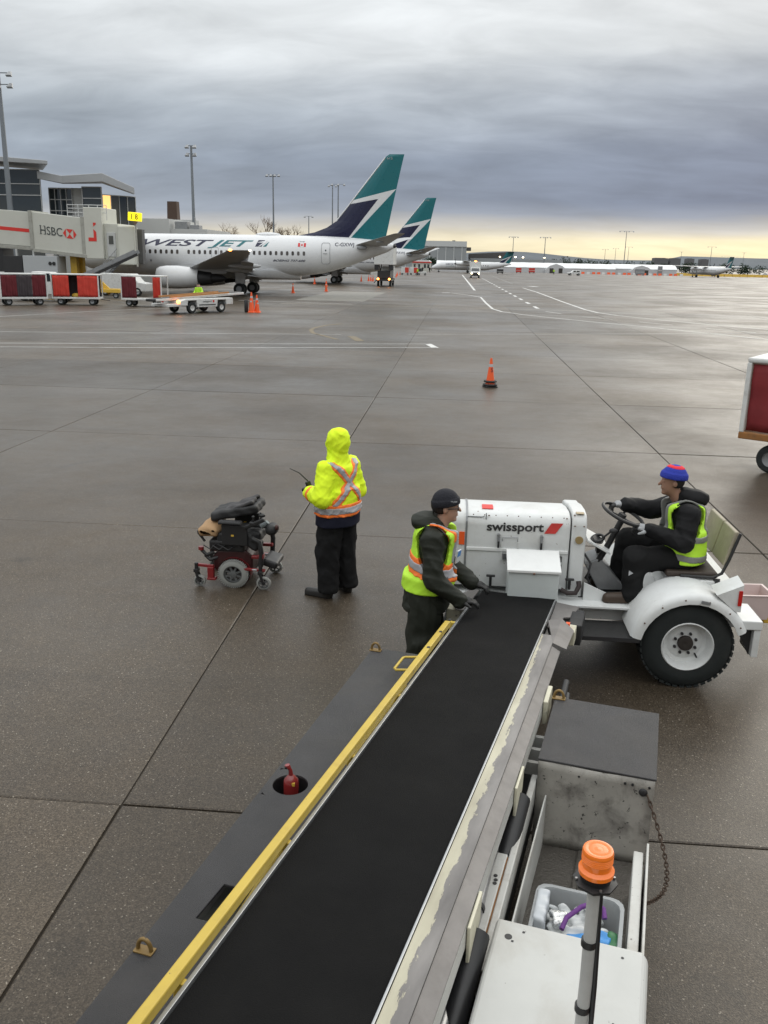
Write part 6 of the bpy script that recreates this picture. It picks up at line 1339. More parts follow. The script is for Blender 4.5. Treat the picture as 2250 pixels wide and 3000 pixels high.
# chassis, floor, running boards
m = MB(); m.b2(U(-.02, 7.55, .40), U(2.4, 8.35, .60)); m.build('chassis', TUGW, tg, bevel=.01); m = MB(); m.b2(U(-.14, 7.6, .36), U(-.065, 8.4, .70)); m.build('front_bumper', TUGW, tg, bevel=.02)
m = MB(); m.b2(U(.95, 7.36, .575), U(1.70, 7.549, .60)); m.build('side_beam', TUGW, tg, bevel=.006)
m = MB(); m.b2(U(.9, 7.02, .43), U(1.66, 7.40, .455)); m.build('running_board', TREAD, tg, bevel=.005); m = MB(); m.b2(U(.9, 8.5, .43), U(1.66, 8.85, .455)); m.build('running_board', TREAD, tg, bevel=.005)
m = MB(); m.b2(U(1.2, 7.56, .602), U(1.75, 8.38, .612)); m.build('floor_plate', TREAD, tg)
m = MB(); m.add([U(1.235, 7.50, .60), U(1.60, 7.50, .60), U(1.235, 7.50, .76), U(1.235, 7.53, .60), U(1.60, 7.53, .60), U(1.235, 7.53, .76)], [(0, 1, 2), (5, 4, 3), (0, 3, 4, 1), (1, 4, 5, 2), (2, 5, 3, 0)]); m.build('gusset', TUGW, tg)
m = MB(); m.loft([[U(1.26, 7.75, .86), U(1.26, 8.05, .86), U(1.40, 8.05, .92), U(1.40, 7.75, .92)], [U(1.40, 7.72, .62), U(1.40, 8.08, .62), U(1.66, 8.08, .63), U(1.66, 7.72, .63)]]); m.build('transmission_hump', GREYM, tg, bevel=.01)
# dash board, gauge, lever, steering
m = MB(); m.box(U(1.36, 7.86, 1.06), (.24, .46, .02), (0, R(28), 0)); m.build('dashboard', TUGW, tg, bevel=.004); m = MB(); m.torus(U(1.355, 7.72, 1.12), (-.3, -.25, 1), .055, .014, 24, 8); m.cyl(U(1.355, 7.72, 1.10), U(1.36, 7.715, 1.115), .052, n=20); m.build('gauge', BLACK, tg, smooth=50)
m = MB(); m.tube([U(1.36, 7.70, 1.10), U(1.45, 7.66, 1.20)], .010, 8); m.ell(U(1.475, 7.65, 1.215), (.04, .025, .025)); m.build('lever', DARKM, tg, smooth=50)
m = MB(); m.tube([U(1.30, 7.78, .70), U(1.45, 7.77, 1.02), U(1.565, 7.76, 1.30)], .028, 12); m.build('steering_column', BLACK, tg, smooth=60)
sa_ = Vector((.38, -.10, .92)).normalized(); sc_ = Vector(U(1.565, 7.755, 1.345)); m = MB(); m.torus(sc_, sa_, .195, .016, 36, 10); sw = m.build('steering_wheel', BLACK, tg, smooth=60)
a1 = sa_.orthogonal().normalized(); a2 = sa_.cross(a1)
for k in range(3):
    an = 2*math.pi*k/3+.5; dv = a1*math.cos(an)+a2*math.sin(an); m = MB(); m.tube([sc_-sa_*.03, sc_+dv*.10-sa_*.02, sc_+dv*.19], .012, 8); m.build('wheel_spoke', BLACK, sw, smooth=60)
m = MB(); m.cyl(sc_-sa_*.05, sc_+sa_*.005, .045, .035, 16); m.build('wheel_boss', BLACK, sw, smooth=40)
m = MB(); m.tube([U(1.30, 7.9, .80), U(1.42, 7.9, .86), U(1.42, 7.9, .98)], .014, 8); m.b2(U(1.38, 7.86, .93), U(1.46, 7.95, .98)); m.build('pedal', DARKM, tg, smooth=40)
# seat
m = MB(); m.b2(U(1.95, 7.42, .80), U(2.50, 8.28, .865)); m.b2(U(2.0, 7.46, .60), U(2.45, 8.25, .80)); m.build('seat_box', TUGW, tg, bevel=.012); 
for x in (2.02, 2.36): m = MB(); m.ell(U(x, 7.418, .833), (.013, .006, .013), 8, 6); m.build('bolt', DARKM, tg)
m = MB(); m.b2(U(1.93, 7.47, .868), U(2.38, 8.20, .925)); m.build('seat_cushion', M('cracked brown vinyl', (.045, .032, .025), .6, var=.4, scale=9), tg, bevel=.02, seg=3)
for y0, y1 in ((7.46, 7.80), (7.82, 8.22)):
    m = MB(); m.loft([[U(2.40, y0, 1.00), U(2.40, y1, 1.00), U(2.435, y1, 1.00), U(2.435, y0, 1.00)], [U(2.47, y0, 1.31), U(2.47, y1, 1.31), U(2.505, y1, 1.31), U(2.505, y0, 1.31)]]); m.build('backrest_panel', SEATV, tg, bevel=.010)
for y in (7.45, 8.23): m = MB(); m.tube([U(2.05, y, .895), U(2.33, y, .89), U(2.40, y, .93), U(2.445, y, 1.05), U(2.515, y, 1.30)], .014, 8); m.build('seat_frame', DARKM, tg, smooth=60)
m = MB(); m.tube([U(2.36, 7.44, .88), U(2.37, 7.42, .80), U(2.36, 7.42, .72), U(2.41, 7.38, .66), U(2.50, 7.33, .62)], [.03, .026, .018, .012, .010], 8); m.build('seat_belt', BLACK, tg, smooth=60)
# rear fenders, lamps, bumper
for yo, yi, s in ((7.00, 7.46, 1), (8.88, 8.42, -1)):
    m = MB(); rings = []; cx, cz = 2.075, .385
    for k in range(15):
        a = R(170-k*(170-22)/14); ro, ri = .500, .478; c, s2 = math.cos(a), math.sin(a)
        rings.append([U(cx+ro*c, yi, cz+ro*s2), U(cx+ro*c, yo+.05*s, cz+ro*s2), U(cx+(ro-.02)*c, yo+.012*s, cz+(ro-.02)*s2), U(cx+(ro-.055)*c, yo, cz+(ro-.055)*s2), U(cx+(ro-.085)*c, yo, cz+(ro-.085)*s2), U(cx+(ro-.085)*c, yo+.02*s, cz+(ro-.085)*s2), U(cx+ri*c, yo+.05*s, cz+ri*s2), U(cx+ri*c, yi, cz+ri*s2)])
    m.loft(rings); fd = m.build('fender', TUGW, tg, smooth=45)
    if s > 0: m = MB(); m.box(U(2.16, 6.994, .822), (.075, .008, .025), (0, R(10), 0)); m.build('plate', GREYM, fd)
    m = MB(); m.b2(U(2.44, yo+.04*s, .58), U(2.66, yi, .66)); m.build('rear_corner', TUGW, tg, bevel=.008); m = MB(); m.b2(U(2.60, yo+.05*s, .33), U(2.655, yi-.1*s, .585)); m.build('corner_post', TUGW, tg, bevel=.006)
    m = MB(); m.add([U(2.45, yo+.1*s, .60), U(2.595, yo+.1*s, .60), U(2.595, yo+.1*s, .33), U(2.45, yo+.12*s, .60), U(2.595, yo+.12*s, .60), U(2.595, yo+.12*s, .33)], [(0, 1, 2), (5, 4, 3), (0, 3, 4, 1), (1, 4, 5, 2), (2, 5, 3, 0)]); m.build('mud_flap', BLACK, tg)
    m = MB(); m.add([U(2.25, yo+.03*s, .88), U(2.25, yo+.22*s, .90), U(2.46, yo+.22*s, 1.00), U(2.46, yo+.03*s, .98), U(2.46, yo+.03*s, .74), U(2.46, yo+.22*s, .74), U(2.42, yo+.03*s, .74), U(2.42, yo+.22*s, .74)], [(0, 1, 2, 3), (3, 2, 5, 4), (0, 3, 4, 6), (1, 7, 5, 2), (4, 5, 7, 6), (0, 6, 7, 1)]); lb = m.build('lamp_housing', TUGW, tg)
    m = MB(); m.b2(U(2.425, yo+.018*s, .80), U(2.455, yo+.028*s, .93)); m.b2(U(2.462, yo+.08*s, .80), U(2.468, yo+.18*s, .92)); m.build('tail_lamp', LAMPR, lb)
m = MB(); m.b2(U(2.45, 7.47, .42), U(2.64, 8.40, .62)); m.build('rear_deck', TUGW, tg, bevel=.01)
# rear wheels
def big_wheel(x, y, r, w, s, rimr=.56):
    m = MB(); m.rev([(-w/2*s, r*rimr), (-w*.52*s, r*.72), (-w*.47*s, r*.90), (-w*.36*s, r*.985), (-w*.1*s, r), (w*.36*s, r*.985), (w*.5*s, r*.86), (w/2*s, r*rimr)], (0, 0, 0), (0, 1, 0), 48, False); t = m.build('wheel', RUBBER, tg, smooth=35, loc=U(x, y, r))
    tr_ = MB()
    for i in range(40):
        a = 2*math.pi*i/40; c, s2 = math.cos(a), math.sin(a)
        for kk, yy in ((0, -.28), (.5, .10), (0, .30)):
            a_ = a+kk*2*math.pi/40; tr_.box((math.cos(a_)*r*.992, yy*w*s, math.sin(a_)*r*.992), (.016, w*.30, .042), (0, -a_+math.pi/2*0, 0))
    o = tr_.build('tread', RUBBER, t); o['kind'] = 'stuff'
    m = MB(); q = r*rimr; m.rev([(-w*.50*s, q*1.02), (-w*.53*s, q*.98), (-w*.48*s, q*.93), (-w*.30*s, q*.88), (-w*.10*s, q*.84), (-w*.06*s, q*.70), (-w*.14*s, q*.55), (-w*.14*s, q*.30), (-w*.10*s, q*.02)], (0, 0, 0), (0, 1, 0), 40, False); rm = m.build('rim', TUGW, t, smooth=40)
    m = MB(); m.rev([(-w*.14*s, q*.31), (-w*.26*s, q*.29), (-w*.28*s, q*.24), (-w*.24*s, q*.05)], (0, 0, 0), (0, 1, 0), 24); m.build('hub', M('rusty hub', (.028, .022, .018), .7, var=.4, scale=20), rm, smooth=40)
    for i in range(8):
        a = 2*math.pi*(i+.5)/8; m = MB(); m.cyl((math.cos(a)*q*.43, -w*.12*s, math.sin(a)*q*.43), (math.cos(a)*q*.43, -w*.22*s, math.sin(a)*q*.43), .013, n=6); m.build('wheel_nut', DARKM, rm)
    m = MB(); m.tube([(q*.62*.7, -w*.10*s, -q*.62*.75), (q*.66*.7, -w*.30*s, -q*.70*.75)], .008, 6); m.build('valve', DARKM, rm)
big_wheel(2.075, 7.19, .388, .25, 1); big_wheel(2.075, 8.70, .388, .25, -1)
for y, s in ((7.42, 1), (8.45, -1)):
    w = wheel(tg, .32-1.2, y-7.9, .33, .33, .2, .55, TUGW)
# side locker hung in front of the bonnet
m = MB(); m.prism([(7.24, .62), (7.50, .62), (7.50, 1.045), (7.24, .935)], 'x', U(.535, 0, 0)[0], U(.975, 0, 0)[0]); o = MB(); o.prism([(p[0]-7.9, p[1]) for p in ((7.245, .56), (7.50, .56), (7.50, 1.03), (7.245, .945))], 'x', .54-1.2, .975-1.2); lk = o.build('side_locker', M('locker grey paint', (.56, .60, .595), .45, var=.06, dirt=.15, dirtcol=(.3, .3, .28)), tg, bevel=.008)
o = MB(); o.prism([(p[0]-7.9, p[1]) for p in ((7.225, .925), (7.51, 1.030), (7.51, 1.050), (7.225, .950))], 'x', .525-1.2, .99-1.2); o.build('lid', WHITE, lk, bevel=.005)
o = MB(); o.ell(U(.757, 7.222, .925), (.012, .008, .010), 8, 6); o.build('lid_latch', M('brown latch', (.16, .08, .05), .6), lk)
# hitch and plastic tub behind the tractor
m = MB(); m.bar(U(2.64, 7.95, .50), U(3.3, 7.95, .50), .10, .06); m.b2(U(2.98, 7.90, .30), U(3.06, 8.0, .58)); m.build('tow_hitch', YELLOWP, tg, bevel=.01)
tub = thing('plastic_tub', 'pinkish white plastic tub behind the tractor seat', 'tub', (2.80, 7.80, .42), R(4))
m = MB(); w0, w1, hh = .12, .15, .24
for s_ in range(4):
    pass
ring = lambda w, l, z: [(-l, -w, z), (l, -w, z), (l, w, z), (-l, w, z)]
m.loft([ring(w0, .125, 0), ring(w1, .15, hh), ring(w1+.012, .162, hh), ring(w1+.012, .162, hh+.008), ring(w1-.012, .138, hh+.008), ring(w0-.01, .115, .01)]); m.build('shell', M('pinkish plastic', (.62, .50, .48), .5, var=.08), tub, bevel=.006)

# fittings: bonnet bolts, fender bolts, wiring, step edge
for i in range(9): m = MB(); m.ell(U(.22+i*.10, 7.577, 1.335-.0), (.006, .004, .006), 6, 4); m.build('bolt', M('rust bolt', (.12, .07, .045), .6), hood)
for a in (150, 125, 100, 75, 50, 30): m = MB(); m.ell(U(2.075+.455*math.cos(R(a)), 6.998, .385+.455*math.sin(R(a))), (.008, .004, .008), 6, 4); m.build('bolt', M('rust bolt', (.12, .07, .045), .6), tg)
m = MB(); m.tube([U(1.24, 7.70, .98), U(1.30, 7.64, .90), U(1.27, 7.60, .78), U(1.33, 7.60, .66)], .010, 8); m.build('wiring', BLACK, tg, smooth=60)
m = MB(); m.cyl(U(1.05, 7.549, .50), U(1.05, 7.540, .50), .03, n=16); m.build('frame_hole', BLACK, tg); m = MB(); m.cyl(U(1.42, 7.549, .53), U(1.42, 7.540, .53), .018, n=16); m.build('frame_hole', BLACK, tg)
m = MB(); m.b2(U(.9, 7.01, .425), U(1.66, 7.019, .462)); m.build('step_edge', DARKM, tg)
# ================================================================== near belt loader, rising towards us
LA = R(13.0)                                                     # heading of the boom, clockwise from +Y
bl_ = thing('belt_loader', 'large worn belt loader with black belt and yellow rail rising towards the viewer', 'belt loader', (0, 0, 0))
bl_.rotation_euler = (0, 0, -LA)                                   # local y runs along the boom, local x to its right
# local frame: n (right) and s (along, away from us)
BELT = M('black ribbed belt', (.0045, .0045, .0048), .8, var=.35, scale=1.8, bump=.5, bscale=220, dirt=.45, dirtcol=(.011, .0105, .0098), spec=.14)
PRIMER = M('grey worn primer steel', (.185, .175, .170), .5, .25, var=.22, scale=7, dirt=.45, dirtcol=(.085, .075, .068))
CREAMP = M('chipped cream paint', (.58, .555, .43), .5, var=.12, scale=9, dirt=.3, dirtcol=(.22, .19, .14), chips=.55, chipcol=(.13, .12, .115), chipscale=11)
DECK = M('dark grit deck', (.046, .045, .048), .50, var=.45, scale=3.5, bump=.9, bscale=260, dirt=.5, dirtcol=(.070, .063, .058), chips=.35, chipcol=(.11, .10, .09), chipscale=30)
OLDW = M('old white paint', (.52, .52, .495), .5, var=.12, scale=5, dirt=.55, dirtcol=(.26, .22, .17), chips=.35, chipcol=(.06, .05, .045), chipscale=34)
GRIMY = M('oily stained white steel', (.31, .295, .265), .5, var=.25, scale=9, dirt=.95, dirtcol=(.070, .062, .055), chips=.75, chipcol=(.028, .024, .022), chipscale=26)
ZF = lambda s: .70+.38*(7.2-s)/5.12                                # belt height along the boom
S0, S1, NL, NR = 7.24, -.6, -1.335, -.70
def along(pts_n, s, dz): return [(n, s, ZF(s)+z) for n, z in pts_n]
def beam(poly, s0, s1, mat, name, par=bl_, bevel=0, dz=0): 
    m = MB(); m.loft([[(n, s0, ZF(s0)+z+dz) for n, z in poly], [(n, s1, ZF(s1)+z+dz) for n, z in poly]]); return m.build(name, mat, par, bevel=bevel)
RC = lambda a, b, c, d: [(a, c), (b, c), (b, d), (a, d)]
boom = beam(RC(NL+.01, NR-.01, -.16, -.012), S0-.06, S1, DARKM, 'boom_frame')
m = MB(); rings = []; nS = 40
for i in range(nS+1):
    s = S1+(S0-S1)*i/nS; rings.append([(NL, s, ZF(s)-.010), (NR, s, ZF(s)-.010), (NR, s, ZF(s)+.002), (NL, s, ZF(s)+.002)])
for k in range(1, 7):                                             # wrap round the end roller
    a = R(90-k*28); c = (S0-.0, ZF(S0)-.072); rings.append([(NL, c[0]+.062*math.cos(a), c[1]+.062*math.sin(a)), (NR, c[0]+.062*math.cos(a), c[1]+.062*math.sin(a)), (NR, c[0]+.074*math.cos(a), c[1]+.074*math.sin(a)), (NL, c[0]+.074*math.cos(a), c[1]+.074*math.sin(a))])
m.loft(rings); m.build('belt', BELT, bl_, smooth=50)
m = MB(); m.cyl((NL-.02, S0, ZF(S0)-.072), (NR+.02, S0, ZF(S0)-.072), .060, n=24); m.build('end_roller', DARKM, bl_, smooth=40)
ALU = M('aluminium edge strip', (.42, .43, .44), .35, .8, var=.12, scale=12)
beam(RC(NL-.022, NL-.004, -.03, .018), S0-.55, S1, ALU, 'edge_strip', bevel=.002); beam(RC(NR+.004, NR+.014, -.03, .016), S0-.05, S1, ALU, 'edge_strip', bevel=.002)
# right side member: primer steel with remains of cream paint on its inner lip
beam(RC(NR+.016, NR+.105, -.12, .000), S0-1.1, S1, PRIMER, 'side_channel'); 
PEEL = bpy.data.materials.new('peeling cream paint over steel'); PEEL.use_nodes = True
def peel():
    t = PEEL.node_tree; N = t.nodes; L = t.links; b = N['Principled BSDF']; g = N.new('ShaderNodeTexCoord'); mp = N.new('ShaderNodeMapping'); mp.inputs['Scale'].default_value = (1, .22, 1); L.new(g.outputs['Object'], mp.inputs[0])
    n = N.new('ShaderNodeTexNoise'); n.inputs['Scale'].default_value = 30; n.inputs['Detail'].default_value = 9; n.inputs['Roughness'].default_value = .66; L.new(mp.outputs[0], n.inputs[0])
    sx_ = N.new('ShaderNodeSeparateXYZ'); L.new(g.outputs['Object'], sx_.inputs[0])
    def mt(op, a, c=None, cl=False):
        q = N.new('ShaderNodeMath'); q.operation = op; q.use_clamp = cl
        for i, v in enumerate((a, c)):
            if v is None: continue
            if isinstance(v, (int, float)): q.inputs[i].default_value = v
            else: L.new(v, q.inputs[i])
        return q.outputs[0]
    edge = mt('MULTIPLY', mt('SUBTRACT', sx_.outputs[0], NR+.041), -30.0)           # paint survives on the inner half
    far_ = mt('MULTIPLY', mt('SUBTRACT', sx_.outputs[1], 5.9), -.35)                 # and is gone towards the far end
    far_ = mt('MINIMUM', far_, .22)
    f = mt('MULTIPLY', mt('ADD', mt('ADD', mt('SUBTRACT', n.outputs[0], .52), mt('MULTIPLY', edge, .30)), far_), 26, True)
    n2 = N.new('ShaderNodeTexNoise'); n2.inputs['Scale'].default_value = 9; n2.inputs['Detail'].default_value = 6; L.new(mp.outputs[0], n2.inputs[0])
    r1 = N.new('ShaderNodeValToRGB'); r1.color_ramp.elements[0].position = .3; r1.color_ramp.elements[0].color = (.105, .098, .095, 1); r1.color_ramp.elements[1].position = .7; r1.color_ramp.elements[1].color = (.235, .222, .213, 1); L.new(n2.outputs[0], r1.inputs[0])
    r2 = N.new('ShaderNodeValToRGB'); r2.color_ramp.elements[0].position = .3; r2.color_ramp.elements[0].color = (.33, .305, .225, 1); r2.color_ramp.elements[1].position = .65; r2.color_ramp.elements[1].color = (.50, .475, .36, 1); L.new(n2.outputs[0], r2.inputs[0])
    mx_ = N.new('ShaderNodeMix'); mx_.data_type = 'RGBA'; L.new(f, mx_.inputs[0]); L.new(r1.outputs[0], mx_.inputs[6]); L.new(r2.outputs[0], mx_.inputs[7]); L.new(mx_.outputs[2], b.inputs['Base Color'])
    b.inputs['Roughness'].default_value = .5; bp = N.new('ShaderNodeBump'); bp.inputs['Strength'].default_value = .4; bp.inputs['Distance'].default_value = .003; L.new(f, bp.inputs['Height']); L.new(bp.outputs[0], b.inputs['Normal'])
peel()
beam(RC(NR+.017, NR+.118, .0012, .010), S0-.95, S1, PEEL, 'side_flange')
beam([(NR+.118, -.004), (NR+.182, -.038), (NR+.182, -.046), (NR+.118, -.012)], S0-1.15, S1, PRIMER, 'side_skirt'); beam(RC(NR+.174, NR+.182, -.15, -.047), 5.4, S1, OLDW, 'side_plate')
m = MB(); ss = S0-.02; m.add([(NR+.02, ss, ZF(ss)-.01), (NR+.22, ss-.02, ZF(ss)-.02), (NR+.17, ss-.28, ZF(ss)-.02), (NR+.12, ss-.32, ZF(ss)-.01), (NR+.10, ss-.52, ZF(ss)), (NR+.02, ss-.60, ZF(ss))], [tuple(range(6))]); o = m.build('end_plate', PRIMER, bl_); md = o.modifiers.new('t', 'SOLIDIFY'); md.thickness = .012
m = MB(); m.add([(NR+.02, ss-.60, ZF(6.6)+.004), (NR+.12, ss-.52, ZF(6.6)), (NR+.235, ss-.68, ZF(6.5)-.03), (NR+.22, ss-1.1, ZF(6.2)-.03), (NR+.12, ss-1.1, ZF(6.2)+.004)], [tuple(range(5))]); o = m.build('end_gusset', PRIMER, bl_); md = o.modifiers.new('t', 'SOLIDIFY'); md.thickness = .012
m = MB(); m.b2((NR+.13, ss-.62, ZF(6.6)-.17), (NR+.24, ss-.46, ZF(6.6)-.05)); bxo = m.build('control_box', CREAMP, bl_, bevel=.008); m = MB(); m.b2((NR+.16, ss-.56, ZF(6.6)-.05), (NR+.19, ss-.52, ZF(6.6)-.01)); m.build('button', ORANGE, bxo)
m = MB(); m.b2((NR+.17, ss-.45, ZF(6.8)-.22), (NR+.28, ss-.15, ZF(6.8)-.04)); m.cyl((NR+.20, ss-.10, ZF(6.8)-.10), (NR+.27, ss-.10, ZF(6.8)-.10), .05, n=14); m.build('end_bracket', DARKM, bl_, bevel=.01)
# left end plate and panel near the standing man
m = MB(); m.add([(NL-.03, ss+.02, ZF(ss)-.01), (NL-.03, ss-.62, ZF(6.6)), (NL-.10, ss-.60, ZF(6.6)-.01), (NL-.19, ss-.30, ZF(6.9)-.01), (NL-.12, ss-.02, ZF(ss)-.01)], [tuple(range(5))]); o = m.build('end_plate', PRIMER, bl_); md = o.modifiers.new('t', 'SOLIDIFY'); md.thickness = .012
m = MB(); m.b2((NL-.20, ss-.52, ZF(6.7)-.16), (NL-.08, ss-.36, ZF(6.7)-.03)); m.build('control_box', CREAMP, bl_, bevel=.008)
# yellow guard rail and the lower tube
RY = M('yellow rail paint', (.54, .39, .06), .5, var=.14, scale=5, dirt=.45, dirtcol=(.27, .18, .045), chips=.30, chipcol=(.13, .10, .07), chipscale=20)
RN0, RN1 = NL-.072, NL-.028
def rail(s): return ZF(s)+.045
m = MB(); m.loft([[(RN0, s, rail(s)-.025), (RN1, s, rail(s)-.025), (RN1, s, rail(s)+.025), (RN0, s, rail(s)+.025)] for s in (6.12, S1)]); rl = m.build('guard_rail', RY, bl_, bevel=.007)
m = MB(); m.tube([(NL-.060, 3.1, ZF(3.1)-.03), (NL-.030, 2.55, ZF(2.55)-.03), (NL-.028, S1, ZF(S1)-.02)], .017, 12); m.build('lower_tube', RY, bl_, smooth=60); m = MB(); m.tube([(NL-.055, 5.0, ZF(5.0)-.03), (NL-.045, 3.9, ZF(3.9)-.03)], .013, 10); m.build('lower_tube', RY, bl_, smooth=60)
m = MB(); s_ = 5.35; m.tube([(RN0, s_, rail(s_)), (NL-.165, s_+.01, rail(s_)-.02), (NL-.18, s_-.01, rail(s_)-.02), (NL-.18, s_-.20, rail(s_)-.01), (NL-.165, s_-.22, rail(s_)-.01), (RN0, s_-.21, rail(s_))], .0095, 8); m.build('rail_handle', RY, rl, smooth=60)
for s in (6.25, 4.75, 3.9, 3.05, 2.15): 
    m = MB(); m.bar((NL-.045, s, ZF(s)-.12), (NL-.04, s, rail(s)-.025), .04, .03, (0, 1, 0)); m.build('rail_post', RY, bl_, bevel=.004); m = MB(); m.cyl((NL-.03, s-.12, ZF(s)-.0), (NL-.005, s-.12, ZF(s)-.0), .018, n=12); m.build('roller_pin', STEEL, bl_, smooth=40)
for s in (6.15, 5.85, 5.5): m = MB(); m.box((NL-.040, s, rail(s)+.0255), (.02, .03, .003)); m.build('worn_spot', DARKM, rl)
# chassis deck on the left with the filler hole, a hatch opening and tie-down rings
DZ = .80; DL = -1.80
def deck_plate():
    m = MB(); cx, cy, r = -1.672, 3.77, .095; y0, y1, x0, x1 = 1.2, 5.56, DL, -1.34
    # plate pieces round the round hole
    ys = (cy-.13, cy+.13); xs0, xs1 = cx-.112, cx+.13; n = 32
    m.add([(x0, y0, 0), (x1, y0, 0), (x1, 2.73, 0), (x0, 2.73, 0)], [(0, 1, 2, 3)]); m.add([(x0, 2.73, 0), (-1.655, 2.73, 0), (-1.64, 2.96, 0), (x0, 2.96, 0)], [(0, 1, 2, 3)]); m.add([(-1.47, 2.73, 0), (x1, 2.73, 0), (x1, 2.96, 0), (-1.47, 2.96, 0)], [(0, 1, 2, 3)]); m.add([(x0, 2.96, 0), (x1, 2.96, 0), (x1, ys[0], 0), (x0, ys[0], 0)], [(0, 1, 2, 3)]); m.add([(x0, ys[1], 0), (x1, ys[1], 0), (x1, y1, 0), (x0, y1, 0)], [(0, 1, 2, 3)])
    m.add([(x0, ys[0], 0), (xs0, ys[0], 0), (xs0, ys[1], 0), (x0, ys[1], 0)], [(0, 1, 2, 3)]); m.add([(xs1, ys[0], 0), (x1, ys[0], 0), (x1, ys[1], 0), (xs1, ys[1], 0)], [(0, 1, 2, 3)])
    ring, sq = [], []
    for i in range(n):
        a = 2*math.pi*i/n; c, s = math.cos(a), math.sin(a); ring.append((cx+r*c, cy+r*s, 0)); k = 1/max(abs(c)/(xs1-cx if c > 0 else cx-xs0), abs(s)/(ys[1]-cy)); sq.append((cx+c*k, cy+s*k, 0))
    m.add(ring+sq, [(i, (i+1) % n, n+(i+1) % n, n+i) for i in range(n)])
    m.v = [(p[0], p[1], DZ+p[2]) for p in m.v]; o = m.build('deck', DECK, bl_, weld=True); md = o.modifiers.new('t', 'SOLIDIFY'); md.thickness = .012; md.offset = -1 if o.data.polygons[0].normal.z > 0 else 1
    w = MB(); w.rev([(0, r), (-.0, r+.002), (-.20, r+.002), (-.20, r)], (cx, cy, DZ-.012), (0, 0, 1), 28, cap=False); w.build('filler_well', BLACK, bl_, smooth=40)
    return cx, cy
cx, cy = deck_plate()
m = MB(); m.b2((DL, 1.2, .45), (-1.35, 5.55, .55)); m.b2((DL+.02, 1.2, .55), (DL+.03, 5.55, DZ-.013)); m.build('side_sill', OLDW, bl_)
m = MB(); m.b2((-1.40, 1.2, .35), (-.50, 5.1, .50)); m.build('chassis', DARKM, bl_)
RINGM = M('worn yellow ring', (.22, .14, .045), .5, .2, var=.4, scale=30, chips=.6, chipcol=(.05, .04, .03))
for (n, s) in ((DL+.03, 5.52), (DL+.045, 2.50), (-.43, 5.24)):
    m = MB(); pts = [(n+math.cos(R(a))*.030, s, DZ+.010+math.sin(R(a))*.048) for a in range(-20, 201, 20)]; m.tube(pts, .009, 8); m.build('tie_down_ring', RINGM, bl_, smooth=60); m = MB(); m.box((n, s, DZ+.004), (.085, .045, .008)); m.build('ring_plate', RINGM, bl_, bevel=.003)
bt = thing('red_bottle', 'red spray bottle standing in the round hole of the loader deck', 'bottle', (cx*math.cos(LA)+(cy+.01)*math.sin(LA), -cx*math.sin(LA)+(cy+.01)*math.cos(LA), .62))
bt.scale = (.86, .86, .92)
REDB = M('glossy red enamel', (.22, .022, .022), .16, var=.12, coat=.5)
m = MB(); m.rev([(0, .044), (.01, .048), (.20, .048), (.225, .044), (.245, .026), (.255, .016)], (0, 0, 0), (0, 0, 1), 24); b_ = m.build('body', REDB, bt, smooth=35); m = MB(); m.tube([(0, 0, .25), (-.004, 0, .285), (-.018, 0, .31)], [.016, .012, .012], 10); m.build('neck', REDB, bt, smooth=50); m = MB(); m.cyl((-.020, 0, .302), (-.023, 0, .318), .020, .016, 12); m.build('cap', REDB, bt, smooth=40); m = MB(); m.b2((-.035, -.02, .300), (-.02, .015, .312)); m.build('trigger', BLACK, bt)
m = MB(); m.b2((.012, -.044, .205), (.03, -.030, .225)); m.build('sticker', YELLOWP, bt)
# right deck block, stained wall, foot well
DR0, DR1 = -.455, .193
m = MB(); m.b2((DR0, 4.48, DZ-.012), (DR1, 5.26, DZ)); m.build('deck', DECK, bl_, bevel=.004); m = MB(); m.b2((DR0, 4.52, .38), (DR1-.003, 5.22, DZ-.013)); m.build('front_locker', OLDW, bl_)
def stained_wall():
    m = MB(); n = 10; vs = []
    for i in range(n+1):
        for k in range(n+1):
            u = i/n; f = k/n; vs.append((DR0+.005+(DR1-DR0-.012)*u, 4.485-.05*f**1.6+.006*math.sin(u*9+f*5), DZ-.015-.50*f))
    fs = [(i*(n+1)+k, (i+1)*(n+1)+k, (i+1)*(n+1)+k+1, i*(n+1)+k+1) for i in range(n) for k in range(n)]; m.add(vs, fs); o = m.build('foot_well_wall', GRIMY, bl_, smooth=60); md = o.modifiers.new('t', 'SOLIDIFY'); md.thickness = .008
stained_wall()
for n, z in ((-.19, .735), (-.12, .735), (.06, .745), (.10, .745), (.19, .745)): m = MB(); m.cyl((n-.03, 4.49, z), (n-.03, 4.472, z), .007, n=8); m.build('bolt_hole', BLACK, bl_)
m = MB(); m.ell((.13, 4.475, .71), (.024, .012, .024)); m.build('grommet', DARKM, bl_, smooth=60)
PLATE = M('muddy tread plate', (.115, .105, .092), .45, .4, var=.3, scale=7, bump=.9, bscale=60, dirt=.6)
m = MB(); m.b2((DR0+.02, 3.0, .27), (DR1-.02, 4.46, .282)); m.build('floor_plate', PLATE, bl_); m = MB(); m.bar((-.17, 4.42, .285), (-.18, 3.85, .285), .03, .04); m.build('floor_rib', PLATE, bl_, bevel=.01)
m = MB(); m.b2((DR1-.085, 2.9, .30), (DR1-.035, 4.17, .55)); m.build('side_wall', OLDW, bl_, bevel=.006); m = MB(); m.b2((DR1-.022, 2.9, .28), (DR1-.010, 4.22, .575)); m.build('side_wall', OLDW, bl_, bevel=.003)
m = MB(); m.loft([[(DR0+.06, 4.44, .28), (DR0+.068, 4.44, .28), (DR0+.068, 4.44, .60), (DR0+.06, 4.44, .60)], [(DR0+.04, 3.1, .28), (DR0+.048, 3.1, .28), (DR0+.048, 3.1, .55), (DR0+.04, 3.1, .55)]]); m.build('inner_panel', OLDW, bl_)
